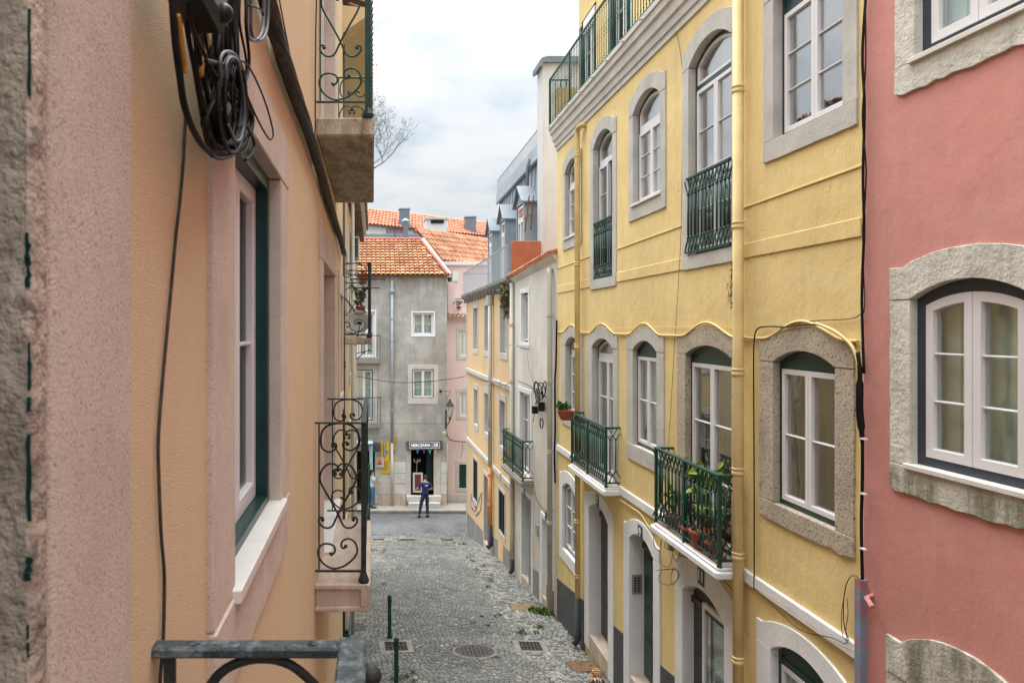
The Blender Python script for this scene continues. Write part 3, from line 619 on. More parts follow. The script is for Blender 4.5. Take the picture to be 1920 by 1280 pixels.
def flat_on_road(x, y, dz=0.0):   # tangent frame of the sloping road
    s = (gz(y+0.4)-gz(y-0.4))/0.8; t = Vector((0, 1, s)).normalized(); n = Vector((0, -s, 1)).normalized()
    m = Matrix((Vector((1, 0, 0)), t, n)).transposed().to_4x4(); m.translation = Vector((x, y, gz(y)))+n*dz; return m
EXC = []
def manhole(x, y, r, label):
    EXC.append((x-r*1.04, x+r*1.04, y-r*1.04, y+r*1.04)); m = flat_on_road(x, y)
    def put(mb, name, mat, par=None, **k):
        me = mb.mesh(name, M[mat], True); me.set_sharp_from_angle(angle=R(35)); q_ = inst(name, me, m, par)
        if name == 'raised_pattern': q_['kind'] = 'stuff'
        return q_
    o = put(MB().lathe((0, 0, -0.05), [(r, 0), (r, 0.052), (r*0.93, 0.056), (r*0.92, 0.05), (0.01, 0.05)], 32), 'manhole_cover', 'castiron'); tag(o, label, 'manhole cover')
    cm = MB()
    for k in range(32):
        a, b = 2*math.pi*k/32, 2*math.pi*(k+1)/32; ro = r*1.13
        f = lambda q, rr, z: (rr*math.cos(q), rr*math.sin(q), z)
        cm.add([f(a, r*1.01, 0.004), f(a, ro, -0.004), f(b, ro, -0.004), f(b, r*1.01, 0.004), f(a, r*1.01, -0.06), f(b, r*1.01, -0.06)], [(0, 1, 2, 3), (4, 0, 3, 5)])
    put(cm, 'cement_surround', 'cement', o)
    rb_ = MB()
    for k in range(9):
        for j in range(9):
            px, py = (k-4)*r*0.2, (j-4)*r*0.2
            if px*px+py*py < (r*0.82)**2: rb_.box(px-r*0.06, px+r*0.06, py-r*0.03, py+r*0.03, 0.0, 0.007)
    put(rb_, 'raised_pattern', 'castiron', o)
def grate(x, y, sx, sy, label, rot=0.0, nb=6):
    EXC.append((x-sx-0.1, x+sx+0.1, y-sy-0.1, y+sy+0.1)); m = flat_on_road(x, y) @ Matrix.Rotation(rot, 4, 'Z')
    f = MB(); t = 0.022
    for (a, b, c, d) in ((-sx, sx, -sy, -sy+t), (-sx, sx, sy-t, sy), (-sx, -sx+t, -sy+t, sy-t), (sx-t, sx, -sy+t, sy-t)): f.box(a, b, c, d, -0.05, 0.004)
    o = inst('drain_grate', f.mesh('drain_grate', M['castiron']), m); tag(o, label, 'drain grate', 'iron drain grates in the cobbles')
    bar = MB().box(-0.008, 0.008, -sy+t, sy-t, -0.03, 0.0).mesh('bar', M['castiron'])
    for k in range(1, nb): inst('bar', bar, m @ Matrix.Translation((-sx+2*sx*k/nb, 0, 0)), o)
    inst('cross_bar', MB().box(-sx+t, sx-t, -0.014, 0.014, -0.03, 0.002).mesh('cross_bar', M['castiron']), m, o)
    inst('pit_shade', MB().add([(-sx, -sy, -0.048), (sx, -sy, -0.048), (sx, sy, -0.048), (-sx, sy, -0.048)], [(0, 1, 2, 3)]).mesh('pit_shade', M['flatblack']), m @ Matrix.Translation((0, 0, 0.041)), o)  # black sheet close under the bars, coloured as the shade in the drain
    c = MB(); q = 0.1
    for (a, b, cc, d) in ((-sx-q, sx+q, -sy-q, -sy), (-sx-q, sx+q, sy, sy+q), (-sx-q, -sx, -sy, sy), (sx, sx+q, -sy, sy)): c.box(a, b, cc, d, -0.05, 0.0)
    inst('cement_surround', c.mesh('cement_surround', M['cement']), m, o)
def plate(x, y, sx, sy, mat, label, rot=0.0):
    EXC.append((x-sx, x+sx, y-sy, y+sy)); m = flat_on_road(x, y) @ Matrix.Rotation(rot, 4, 'Z')
    o = inst('access_cover', MB().box(-sx, sx, -sy, sy, -0.04, 0.004).mesh('access_cover', M[mat]), m); tag(o, label, 'access cover')
    f = MB(); t = 0.014
    for (a, b, c, d) in ((-sx-t, sx+t, -sy-t, -sy), (-sx-t, sx+t, sy, sy+t), (-sx-t, -sx, -sy, sy), (sx, sx+t, -sy, sy)): f.box(a, b, c, d, -0.04, 0.001)
    inst('frame', f.mesh('frame', M['castiron']), m, o)
    hb = MB(); hb.box(-0.03, 0.03, -0.008, 0.008, 0.004, 0.012); inst('lifting_lug', hb.mesh('lifting_lug', M['castiron']), m @ Matrix.Translation((sx*0.6, 0, 0)), o)
manhole(1.83, 13.95, 0.36, 'round iron manhole cover with pale cement ring in the middle of the street')
manhole(1.22, 27.9, 0.38, 'far round manhole cover near the cross street')
grate(2.90, 14.25, 0.20, 0.26, 'square drain grate right of the near manhole', R(-4))
grate(0.42, 14.25, 0.21, 0.26, 'square drain grate behind the nearest green bollard', R(2))
grate(0.18, 28.1, 0.22, 0.22, 'far drain grate on the left side of the street end')
grate(2.68, 28.0, 0.24, 0.22, 'far drain grate on the right side of the street end')
plate(3.33, 17.05, 0.29, 0.27, 'rustpale', 'ochre rusty square cover beside the foot of the white drainpipe', R(-3))
plate(3.57, 13.15, 0.23, 0.26, 'rust', 'brown rusty cover beside the plinth near door 7', R(4))
plate(-0.31, 15.45, 0.16, 0.18, 'signgrey', 'dark square cover close to the left hand houses')
plate(0.05, 26.6, 0.42, 0.35, 'rustpale', 'brownish rectangular patch cover before the far drain')

cob_mats = [M['cob_dark'], M['cob_mid'], M['cob_pale']]
rc = random.Random(3)
def cob_verts(sx, sy, h, rr):
    a = [(-sx, -sy), (sx, -sy), (sx, sy), (-sx, sy)]; j = lambda: rr.uniform(-0.006, 0.006); i = 0.82
    b = [(x+j(), y+j()) for x, y in a]
    return [(x, y, -0.022) for x, y in b]+[(x, y, h-0.008) for x, y in b]+[(x*i+j()*0.6, y*i+j()*0.6, h+j()*0.5) for x, y in b]
COBF = [(8, 9, 10, 11)]+[(k, (k+1) % 4, 4+(k+1) % 4, 4+k) for k in range(4)]+[(4+k, 4+(k+1) % 4, 8+(k+1) % 4, 8+k) for k in range(4)]
protos = []
for mi in range(3):
    for q in range(5):
        mb = MB(); mb.add(cob_verts(0.047, 0.047, 0.0, rc), COBF); protos.append((mi, mb.mesh('cobble', cob_mats[mi])))
stuff = MB(); nsingle = 0; y = 9.6; row = 0
while y < 29.8:
    s = 0.086 if y < 20 else 0.10
    xl, xr = -0.49, 3.76
    x = xl+(0.05 if row % 2 else 0.0)
    while x < xr:
        wdt = s*rc.uniform(0.85, 1.2); xc = x+wdt/2
        yc = y+0.30*(1-((xc-1.7)/2.1)**2)+rc.uniform(-0.012, 0.012)+0.04*math.sin(xc*5+y*0.7)
        x += wdt
        if any(a < xc < b and c < yc < d for a, b, c, d in EXC) or yc > 29.88: continue
        if xc < -0.3 and yc < 9: continue
        edge = (xc-2.55-0.12*math.sin(yc*1.3)) if xc > 1.7 else (0.35-xc)
        pr = rc.random()
        if xc > 1.7: mi = 2 if (edge > 0.1 and pr < min(0.6, 0.15+edge*0.8)) else (1 if edge > -0.3 and pr < 0.6 or pr < 0.12 else 0)
        else: mi = 1 if (edge > 0 and pr < 0.75) or pr < 0.25 else 0
        if yc > 27.4 and pr < 0.75: mi = 2 if pr < 0.3 else 1
        if mi == 0 and pr > 0.97: mi = 2
        ang = rc.uniform(-0.12, 0.12)-(xc-1.7)*0.16; hh = rc.uniform(-0.003, 0.003)
        m = flat_on_road(xc, yc, hh) @ Matrix.Rotation(ang, 4, 'Z') @ Matrix.Diagonal((wdt/0.104, s/0.104, 1, 1))
        if yc > 11.45 and nsingle < 300:
            me = rc.choice([p for p in protos if p[0] == mi])[1]; inst('cobble', me, m, road); nsingle += 1
        else:
            stuff.cm = mi; stuff.add([m @ Vector(v) for v in cob_verts(0.047, 0.047, 0.0, rc)], COBF)
    y += s*0.93; row += 1
me = bpy.data.meshes.new('cobbles'); me.from_pydata(stuff.v, [], stuff.f)
for m_ in cob_mats: me.materials.append(m_)
me.polygons.foreach_set('material_index', stuff.m); me.update()
co = bpy.data.objects.new('cobbles', me); COL.objects.link(co); place(co, Matrix(), road); co['kind'] = 'stuff'

# ------------------------------------------------------------------ yellow apartment house (right)
YF = Frame((3.753, 5.91), (0.00898, 1), (-1, 0.00898)); Y0 = 5.91
yb = empty('yellow_house', (3.9, 11, gz(11)), 'long yellow house with stone framed arched windows, green balconies and doors 7, 9 and 11', 'house', 'houses on the right side of the street')
def yy(a): return a-Y0
# top row
window(YF, yb, yy(6.16), yy(7.24), 1.75, 3.08, 3.27, rec=0.07, ear=3.31, crown=3.47, zbot=1.56, ztr=2.93, tym=None, rows=3, back='curtaindull', glass='glassbright', sw=0.19)
window(YF, yb, yy(8.11), yy(9.23), 0.84, 3.08, 3.27, rec=0.07, ear=3.31, crown=3.47, zbot=0.68, ztr=2.82, tym='glass', bar='green', rows=4, back='curtain', glass='glassbright', sw=0.19)
window(YF, yb, yy(10.17), yy(11.27), 1.75, 3.08, 3.27, rec=0.07, ear=3.31, crown=3.47, zbot=1.54, ztr=2.82, tym='glass', rows=3, back='curtain', glass='glassbright', sillout=0.03, sw=0.19)
window(YF, yb, yy(12.28), yy(13.36), 0.80, 3.06, 3.25, rec=0.08, ear=3.29, crown=3.45, zbot=0.64, ztr=2.76, tym='glass', rows=4, back='backdark', open_sash=True, sw=0.2, label='French window with one leaf standing open')
window(YF, yb, yy(14.36), yy(15.42), 1.73, 3.04, 3.23, rec=0.07, ear=3.27, crown=3.43, zbot=1.52, ztr=2.75, tym='glass', rows=3, back='curtain', glass='glassbright', sillout=0.03, sw=0.19)
# middle row
window(YF, yb, yy(6.26), yy(7.24), -1.65, -0.33, -0.215, rec=0.045, ear=-0.11, crown=0.0, zbot=-1.82, ztr=-0.36, rows=2, back='curtaindull', stone='granite', sw=0.25, sw2=0.27, fw=0.05, ears=0.25)
window(YF, yb, yy(8.11), yy(9.32), -2.46, -0.33, -0.215, rec=0.05, ear=-0.12, crown=-0.0, zbot=-2.60, ztr=-0.40, rows=3, back='curtaindull', stone='granite', sw=0.23, sw2=0.26, fw=0.05, ears=0.25)
window(YF, yb, yy(10.30), yy(11.27), -1.72, -0.34, -0.20, rec=0.05, ear=-0.13, crown=0.0, zbot=-1.95, ztr=-0.40, rows=2, back='backpale', stone='lime', sw=0.26, sw2=0.28, fw=0.05, ears=0.25)
window(YF, yb, yy(12.24), yy(13.44), -2.46, -0.35, -0.20, rec=0.09, ear=-0.13, crown=0.0, zbot=-2.60, ztr=-0.52, tym='glass', rows=3, back='backgreen', stone='lime', sw=0.24, sw2=0.36, fw=0.045, ears=0.3)
window(YF, yb, yy(14.35), yy(15.38), -1.72, -0.36, -0.20, rec=0.09, ear=-0.14, crown=-0.01, zbot=-1.95, ztr=-0.52, tym='glass', rows=3, back='backgreen', stone='lime', sw=0.3, sw2=0.36, fw=0.045, ears=0.25)
# ground floor
window(YF, yb, yy(6.24), yy(7.29), -4.35, -3.04, -2.88, rec=0.06, ear=-2.84, crown=-2.70, zbot=-4.6, ztr=-3.12, rows=2, back='backpale', stone='whitepaint', sw=0.27, fw=0.06, ears=0.1)
door(YF, yb, yy(8.27), yy(9.41), -4.98, -3.20, -3.02, rec=0.12, sw=0.26, sw2=0.24, ear=-2.86, crown=-2.70, zout=-5.30, mat='graydoor', glass_top=(yy(8.42), yy(9.05), -4.55, -3.22), label='dark door 11 with a white framed window', ears=0.1, stone='whitepaint')
door(YF, yb, yy(10.43), yy(11.42), -5.14, -3.12, -2.97, rec=0.2, sw=0.25, sw2=0.27, ear=-2.93, crown=-2.76, zout=-5.45, mat='green', label='glossy dark green door 9', ears=0.12)
door(YF, yb, yy(12.50), yy(13.64), -5.42, -3.20, -3.03, rec=0.2, sw=0.28, sw2=0.30, ear=-2.97, crown=-2.82, zout=-5.70, mat='graydoor', glass_top=(yy(12.75), yy(13.05), -4.4, -3.35), label='dark grey door 7 with a narrow window', ears=0.12)
window(YF, yb, yy(14.58), yy(15.62), -4.47, -3.24, -3.08, rec=0.05, ear=-2.97, crown=-2.86, zbot=-4.70, ztr=None, rows=3, back='curtaindull', stone='whitepaint', sw=0.2, sw2=0.25, fw=0.06, ears=0.1)
def yext(mb):
    pass
ztop = 4.1
YF.wall([(yy(5.91), gz(5.9)-0.3), (yy(16.14), gz(16.1)-0.3), (yy(16.14), ztop), (yy(5.91), ztop)], M['yellow'], yb, thick=7)
# plinth between the doorways, following the slope
def plinth(fr, par, a, b, za, zb, mat, d=0.012, off=Y0):
    MB().fprism(fr, [(a-off, gz(a)-0.2), (b-off, gz(b)-0.2), (b-off, zb), (a-off, za)], 0.0, d).build('plinth', M[mat], par)
pl = lambda a: -4.46-(a-10.2)*0.133
for a, b in ((5.93, 8.0), (9.66, 10.17), (11.70, 12.21), (13.95, 16.12)): plinth(YF, yb, a, b, pl(a), pl(b), 'charcoal')
# white band above the ground floor, plaster band and ledge above the middle floor
for a, b in ((5.93, 7.88), (9.78, 11.87), (14.05, 16.12)):
    MB().fbox(YF, yy(a), yy(b), -2.575, -2.445, 0.0, 0.035).build('white_band', M['whitepaint'], yb, bevel=0.01)
for a, b in ((5.93, 7.90), (9.43, 12.06), (13.58, 16.12)):
    MB().fbox(YF, yy(a), yy(b), 0.69, 0.84, 0.0, 0.014).build('plaster_band', M['yellow'], yb, bevel=0.006)
for a, b in ((5.93, 7.90), (9.43, 12.06), (13.58, 16.12)):
    MB().fprism(YF, [(yy(a), 1.225), (yy(b), 1.195), (yy(b), 1.215), (yy(a), 1.245)], 0.0, 0.012).build('plaster_ledge', M['yellow'], yb, bevel=0.004)
# wavy hood moulding over the middle windows
pts = []
cent = [((6.26+7.24)/2, 0.79, 0.0), ((8.11+9.32)/2, 0.86, 0.0), ((10.30+11.27)/2, 0.78, 0.0), ((12.24+13.44)/2, 0.92, 0.0), ((14.35+15.38)/2, 0.84, -0.01)]
yv = 5.95
while yv < 16.12:
    z = -0.125
    for c, hw, zc_ in cent:
        t = abs(yv-c)/(hw*0.82)
        if t < 1: z = max(z, -0.125+(zc_+0.14+0.02)*(0.5+0.5*math.cos(math.pi*t))**0.8)
    pts.append(YF.P(yy(yv), z+0.012, 0.022)); yv += 0.08
MB().tube(pts, 0.013, 8).build('hood_moulding', M['yellowtrim'], yb, smooth=True)
# cornice
prof = [(3.66, 0.0), (3.66, 0.025), (3.74, 0.03), (3.75, 0.055), (3.84, 0.07), (3.86, 0.10), (3.98, 0.115), (4.0, 0.15), (4.09, 0.16), (4.10, 0.185), (4.165, 0.19), (4.17, -0.6)]
a = [YF.P(-0.0, z, d) for z, d in prof]; b = [YF.P(yy(16.14)+0.03, z, d) for z, d in prof]
MB().prism(a, b).build('cornice', M['cornice'], yb)
for k in range(13):
    u = 0.45+k*0.8; MB().tube([YF.P(u, 4.125, 0.17), YF.P(u, 4.115, 0.235)], 0.017, 6).build('drain_spout', M['cornice'], yb)
# roof terrace railing
def terrace_rail(fr, par, u0, u1, zb, zt, d, s, mat, r=0.007, ret=0.4):
    rl = MB().fbox(fr, u0, u1, zt-0.028, zt, d-0.016, d+0.016).fbox(fr, u1-0.03, u1, zt-0.028, zt-0.001, d-ret, d-0.016).build('railing', M[mat], par)
    MB().fbox(fr, u0, u1, zb+0.03, zb+0.05, d-0.01, d+0.01).build('bottom_rail', M[mat], rl)
    h = zt-zb-0.07
    mb = MB().tube([(0, 0, 0), (0, 0, h)], r, 5)
    for zz in (0.07, 0.42*h, 0.5*h, 0.58*h, h-0.09): mb.lathe((0, 0, zz-0.012), [(r, 0), (r*2.0, 0.012), (r, 0.024)], 5)
    me = mb.mesh('baluster', M[mat], True); n = int((u1-u0)/s)
    for k in range(n+1): inst('baluster', me, fr.mrail(u0+s*k, zb+0.05, d), rl)
    for k in range(1, int(ret/s)+1): inst('baluster', me, fr.mrail(u1-0.01, zb+0.05, d-s*k), rl)
    pm = MB().box(-0.017, 0.017, -0.017, 0.017, 0, h+0.04).mesh('post', M[mat]); k = 0.0
    while k < u1-u0: inst('post', pm, fr.mrail(u1-0.01-k, zb, d), rl); k += 1.7
    return rl
terrace_rail(YF, yb, 0.0, yy(16.14)+0.02, 4.17, 5.16, 0.155, 0.115, 'greenrail')
# set-back top storey
PF = Frame((4.20, 5.91), (0.00898, 1), (-1, 0.00898))
for (a, b, zt_) in ((15.88, 14.86, 6.22), (13.80, 12.76, 6.22), (11.6, 10.6, 6.22), (9.4, 8.4, 6.22)):
    u0, u1 = b-Y0, a-Y0
    window(PF, yb, u0, u1, 4.22, zt_, zt_, rec=0.05, surround=False, frame='green', rows=3, back='curtain', fw=0.06, glass='glass')
    MB().fbox(PF, u1-0.1, u1+0.04, 4.19, zt_-0.1, 0.0, 0.05).build('shutter', M['green'], yb)
    MB().fbox(PF, u0+0.05, u1-0.13, zt_-0.28, zt_-0.02, -0.04, 0.012).build('blind_box', M['pvc'], yb)
PF.wall([(0, 4.17), (yy(16.14), 4.17), (yy(16.14), 7.4), (0, 7.4)], M['yellow'], yb, name='top_storey_wall', thick=5)
MB().fbox(PF, -0.02, yy(16.14)+0.15, 7.4, 7.52, -5, 0.2).build('roof_slab', M['cornice'], yb)
MB().fbox(YF, yy(16.14)-0.12, yy(16.14), 4.17, 4.95, -0.38, 0.02).build('parapet', M['yellow'], yb)
# balconies and Juliet railings
balcony(YF, yb, yy(7.92), yy(9.74), 0.25, -2.58, -2.46, -1.515, label='green iron balcony crowded with potted plants')
balcony(YF, yb, yy(11.90), yy(14.02), 0.25, -2.60, -2.47, -1.545, label='green iron balcony over door 7')
juliet(YF, yb, yy(8.13), yy(9.21), 0.86, 1.77, 0.03)
juliet(YF, yb, yy(12.3), yy(13.34), 0.82, 1.78, 0.0)
# drainpipes
PX = yy(7.79)
pipe([YF.P(PX, 4.05, 0.09), YF.P(PX, gz(7.8), 0.09)], 0.052, 'yellowpipe', yb, [YF.P(PX, z, 0.09) for z in (2.35, 0.98, -0.5, -1.5, -2.35, -3.4, -4.4)])
P2 = yy(14.12)
pipe(catmull([YF.P(P2-0.22, 3.62, 0.0), YF.P(P2-0.2, 3.62, 0.08), YF.P(P2-0.02, 3.58, 0.1), YF.P(P2, 3.4, 0.1)], 4)+[YF.P(P2, pl(14.1)+0.02, 0.09)], 0.05, 'yellowpipe', yb, [YF.P(P2, z, 0.1) for z in (3.1, 1.1, -0.4, -2.0, -3.6, -4.6)])
pipe([YF.P(P2, pl(14.1)+0.02, 0.09), YF.P(P2, gz(14.1)+0.16, 0.09), YF.P(P2, gz(14.1)+0.06, 0.16)], 0.052, 'darkpipe', yb, [YF.P(P2, gz(14.1)+0.2, 0.09)])
# number plates and intercom
for s_, px, py in (('11', 1319, 1080), ('9', 1204, 998), ('7', 1123, 938)):
    u = YF.u(px); z = YF.z(px, py); m = YF.mat(u, z, 0.026)
    o = inst('number_plate', MB().box(-0.085, 0.085, -0.10, 0.10, 0, 0.008).mesh('number_plate', M['blueplate']), m, yb); text(s_, m @ Matrix.Translation((0, 0, 0.008)), 0.17, 'white', o, name='number', off=0.004)
mI = Matrix((Vector((1, 0, 0)), Vector((0, 0, 1)), Vector((0, -1, 0)))).transposed().to_4x4(); mI.translation = YF.P(yy(11.42)-0.004, -3.80, -0.09)
ic = inst('intercom', MB().box(-0.07, 0.07, -0.14, 0.14, 0, 0.015).mesh('intercom', M['steel']), mI, yb)
bt = MB().box(-0.012, 0.012, -0.01, 0.01, 0, 0.006).mesh('button', M['flatblack'])
for r in range(6):
    for c in range(2): inst('button', bt, mI @ Matrix.Translation((-0.025+0.05*c, -0.095+0.037*r, 0.015)), ic)

# ------------------------------------------------------------------ coral pink house (nearest right)
KF = Frame((3.753, 5.91), (0.0249, -1), (-1, -0.0249))     # u runs towards the camera
kb = empty('pink_house', (4.0, 3.5, gz(3.5)), 'coral pink house with broad pale stone frames and dark grey window frames', 'house', 'houses on the right side of the street')
def ky(a): return 5.91-a
window(KF, kb, ky(5.40), ky(4.43), -0.98, 0.19, 0.307, rec=0.04, sw=0.2, sw2=0.22, ear=0.42, crown=0.52, zbot=-1.18, stone='mossstone', frame='slate', rows=3, back='backgreen', glass='glassdim', fw=0.085, swf=0.065, sillout=0.025, ears=0.12)
window(KF, kb, ky(5.35), ky(4.38), 1.84, 3.1, 3.25, rec=0.04, sw=0.2, sw2=0.22, ear=3.3, crown=3.45, zbot=1.64, stone='mossstone', frame='slate', rows=3, back='backgreen', glass='glassdim', fw=0.085, swf=0.065, sillout=0.03, ears=0.12)
window(KF, kb, ky(5.41), ky(4.43), -4.2, -2.50, -2.38, rec=0.05, sw=0.23, sw2=0.22, ear=-2.24, crown=-2.07, zbot=-4.4, stone='mossstone', frame='slate', rows=3, back='backgreen', glass='glassdim', fw=0.085, ears=0.15)
window(KF, kb, ky(2.9), ky(1.7), -0.95, 0.19, 0.307, rec=0.04, sw=0.2, ear=0.42, crown=0.52, stone='mossstone', frame='slate', rows=3, back='backgreen', glass='glassdim', fw=0.085)
KF.wall([(0.0, gz(5.9)-0.3), (10, gz(-4)-0.3), (10, 7), (0.0, 7)], M['pink'], kb, thick=7)
MB().fbox(KF, -0.0, 10, 7.0, 7.2, -7, 0.3).build('eave', M['cornice'], kb)
cc = MB(); cc.fbox(KF, -0.035, 0.035, gz(5.9), -1.93, 0.0, 0.05); o = cc.build('cable_cover', mk('peeling_blue_pink_paint', (0.20, 0.27, 0.36), 0.7, 0.1, 6, 0.4, 60, patch=1.0, pcol=(0.45, 0.14, 0.14), ps=5, pth=0.5)); tag(o, 'peeling blue and pink cable cover in the joint of the pink and yellow houses', 'cable cover')
ko = MB(); ko.tube([KF.P(0.1, -2.02, 0.0), KF.P(0.12, -2.03, 0.06), KF.P(0.2, -2.07, 0.07)], 0.018, 6).build('wall_hook', M['pink'], kb)

# ------------------------------------------------------------------ narrow off-white house
WF = Frame((3.843, 16.14), (-0.028, 1), (-1, -0.028))
wb = empty('white_house', (4.2, 18.3, gz(18)), 'narrow off-white house with a balcony and clay tiled eave', 'house', 'houses on the right side of the street')
wu = lambda px: WF.u(px)
wz = lambda px, py: WF.z(px, py)
window(WF, wb, wu(991.5), wu(978), wz(985, 642), wz(985, 549), wz(985, 549), rec=0.08, sw=0.14, ear=wz(985, 540), crown=wz(985, 540), zbot=wz(985, 652), stone='whitepaint', frame='slate', rows=1, back='backpale', sillout=0.0)
window(WF, wb, wu(995), wu(975), -3.62, wz(985, 737), wz(985, 737), rec=0.08, sw=0.16, ear=wz(985, 728), crown=wz(985, 728), zbot=-3.7, stone='whitepaint', frame='slate', rows=3, back='curtaindull')
door(WF, wb, wu(997), wu(979), gz(19.3)+0.22, wz(988, 930), wz(988, 930), rec=0.25, sw=0.14, stone='whitepaint', mat='green', ear=wz(988, 920), crown=wz(988, 920), zout=gz(19.3)-0.1, panels=False)
door(WF, wb, wu(1029.5), wu(1017), gz(17.0)+0.15, wz(1023, 975), wz(1023, 975), rec=0.2, sw=0.12, stone='whitepaint', mat='whitepaint', ear=wz(1023, 965), crown=wz(1023, 965), zout=gz(17.2)-0.1, panels=False)
WF.wall([(0, gz(16.1)-0.3), (4.36, gz(20.5)-0.3), (4.36, 1.28), (0, 1.5)], M['offwhite'], wb, thick=6)
B = balcony(WF, wb, wu(1000), wu(962), 0.28, -3.78, -3.64, -2.70, s=0.13, slab='greyplinth')
tag(B, 'green iron balcony on a grey stone slab')
tmb = MB(); tiles(WF.P(-0.05, 1.52, 0.16), (WF.P(4.45, 1.28, 0.16)-WF.P(-0.05, 1.52, 0.16))/28, Vector((0.25, 0, 0.10)), 28, 8, tmb)
tmb.build('roof_tile', M['tile2'], wb)['kind'] = 'stuff'
MB().prism([WF.P(-0.0, 1.36, 0), WF.P(-0.0, 1.50, 0.12), WF.P(0, 1.5, -0.4)], [WF.P(4.36, 1.14, 0), WF.P(4.36, 1.26, 0.12), WF.P(4.36, 1.26, -0.4)]).build('eave', M['offwhite'], wb)
pipe(catmull([WF.P(0.35, 1.2, 0.0), WF.P(0.33, 1.2, 0.08), WF.P(0.25, 1.12, 0.09)], 3)+[WF.P(0.25, gz(16.4)+0.03, 0.09)], 0.055, 'whitepipe', wb, [WF.P(0.25, z, 0.09) for z in (0.2, -1.2, -2.7, -4.2)])
pipe([WF.P(4.28, 1.15, 0.06), WF.P(4.28, -5.6, 0.06), WF.P(4.28, gz(20.4)+0.4, 0.06)], 0.055, 'whitepipe', wb, [WF.P(4.28, z, 0.06) for z in (0.0, -1.5, -3.0, -4.5)])
pipe([WF.P(4.28, gz(20.4)+0.42, 0.06), WF.P(4.28, gz(20.4)+0.13, 0.06), WF.P(4.28, gz(20.4)+0.06, 0.12)], 0.058, 'darkpipe', wb)
for px, py in ((985, 924), (1025.5, 967)):
    m = WF.mat(wu(px), wz(px, py), 0.02); o = inst('number_plate', MB().box(-0.08, 0.08, -0.09, 0.09, 0, 0.008).mesh('number_plate', M['blueplate']), m, wb)
MB().fbox(WF, wu(1010.5), wu(1007), wz(1009, 1003), wz(1009, 983), 0, 0.04).build('letter_box', M['greypipe'], wb)
plinth(WF, wb, 16.4, 17.0, gz(16.4)+0.5, gz(17.0)+0.5, 'greyplinth', off=16.14); plinth(WF, wb, 17.75, 18.7, gz(17.7)+0.62, gz(18.7)+0.6, 'greyplinth', off=16.14)
# airer on the wall
ar = MB(); zA = wz(985, 648)
ar.tube([WF.P(wu(996), zA, 0.0), WF.P(wu(996), zA, 0.35)], 0.008, 5); ar.tube([WF.P(wu(968), zA, 0), WF.P(wu(968), zA, 0.35)], 0.008, 5)
for k in range(4): ar.tube([WF.P(wu(996)-0.3, zA, 0.05+0.1*k), WF.P(wu(968), zA, 0.05+0.1*k)], 0.004, 4)
o = ar.build('clothes_airer', M['greypipe']); tag(o, 'thin metal clothes airer below the upper window of the off-white house', 'clothes airer')

# ------------------------------------------------------------------ orange house with zinc mansard
OF = Frame((3.722, 20.5), (-0.0105, 1), (-1, -0.0105))
ob = empty('orange_house', (5, 25, gz(25)), 'faded orange house with zinc mansard dormers and a railed roof terrace', 'house', 'houses on the right side of the street')
ou = lambda px: OF.u(px); oz = lambda px, py: OF.z(px, py)
def ow(pa, pb, yt, yb_, sill, **k):
    pm_ = (pa+pb)/2; window(OF, ob, ou(pb), ou(pa), oz(pm_, yb_), oz(pm_, yt), oz(pm_, yt), rec=0.12, sw=0.12, ear=oz(pm_, yt)+0.2, crown=oz(pm_, yt)+0.2, zbot=oz(pm_, yb_)-0.18, frame='greypaint' if False else 'slate', fw=0.03, rows=3, back=k.get('back', 'curtain'), stone=k.get('stone', 'limegrey'))
ow(938.5, 950.5, 568, 662, 0); ow(909, 918, 573, 658, 0, back='backpale'); ow(888, 896, 578, 654, 0)
ow(937.5, 948.5, 752, 838, 0, back='backpale'); ow(909, 918, 738, 812, 0); ow(889, 896, 730, 796, 0, back='backpale')
def louvre(pa, pb, yt, yb_):
    pm_ = (pa+pb)/2; u0, u1, z0, z1 = ou(pb), ou(pa), oz(pm_, yb_), oz(pm_, yt)
    OF.holes.append([(u0-0.02, z0-0.02), (u1+0.02, z0-0.02), (u1+0.02, z1+0.02), (u0-0.02, z1+0.02)])
    W = MB().ring(OF, [(u0-0.1, z0-0.1), (u1+0.1, z0-0.1), (u1+0.1, z1+0.1), (u0-0.1, z1+0.1)], [(u0, z0), (u1, z0), (u1, z1), (u0, z1)], -0.1, 0.015).build('window', M['limegrey'], ob)
    um = (u0+u1)/2
    sm = MB().ring(OF, [(u0, z0), (u1, z0), (u1, z1), (u0, z1)], [(u0+0.04, z0+0.04), (u1-0.04, z0+0.04), (u1-0.04, z1-0.04), (u0+0.04, z1-0.04)], -0.06, -0.01).fbox(OF, um-0.03, um+0.03, z0+0.04, z1-0.04, -0.06, -0.012)
    sm.build('shutter_frame', M['slate'], W); n = int((z1-z0)/0.055)
    p0 = [OF.P(u0+0.04, 0, -0.05), OF.P(u1-0.04, 0, -0.05), OF.P(u1-0.04, 0.035, -0.015), OF.P(u0+0.04, 0.035, -0.015)]
    mb = MB(); mb.prism([Vector(q)-p0[0] for q in p0], [Vector(q)-p0[0]+Vector((0, 0, 0.008)) for q in p0]); me_ = mb.mesh('slat', M['slate'])
    for k in range(n): inst('slat', me_, Matrix.Translation(p0[0]+Vector((0, 0, z0+0.05+k*0.055))), W)
    MB().fbox(OF, u0, u1, z0, z1, -0.12, -0.1).build('shutter_backing', M['backdark'], W)  # dark panel behind the slats, coloured as the unlit inside
louvre(935.5, 947, 922, 1000); louvre(887.5, 895.5, 862, 938)
door(OF, ob, ou(917), ou(908), gz(25)+0.15, oz(912, 893), oz(912, 893), rec=0.15, sw=0.12, ear=oz(912, 885), crown=oz(912, 885), zout=gz(25.5)-0.1, stone='limegrey', mat='graydoor', panels=False)
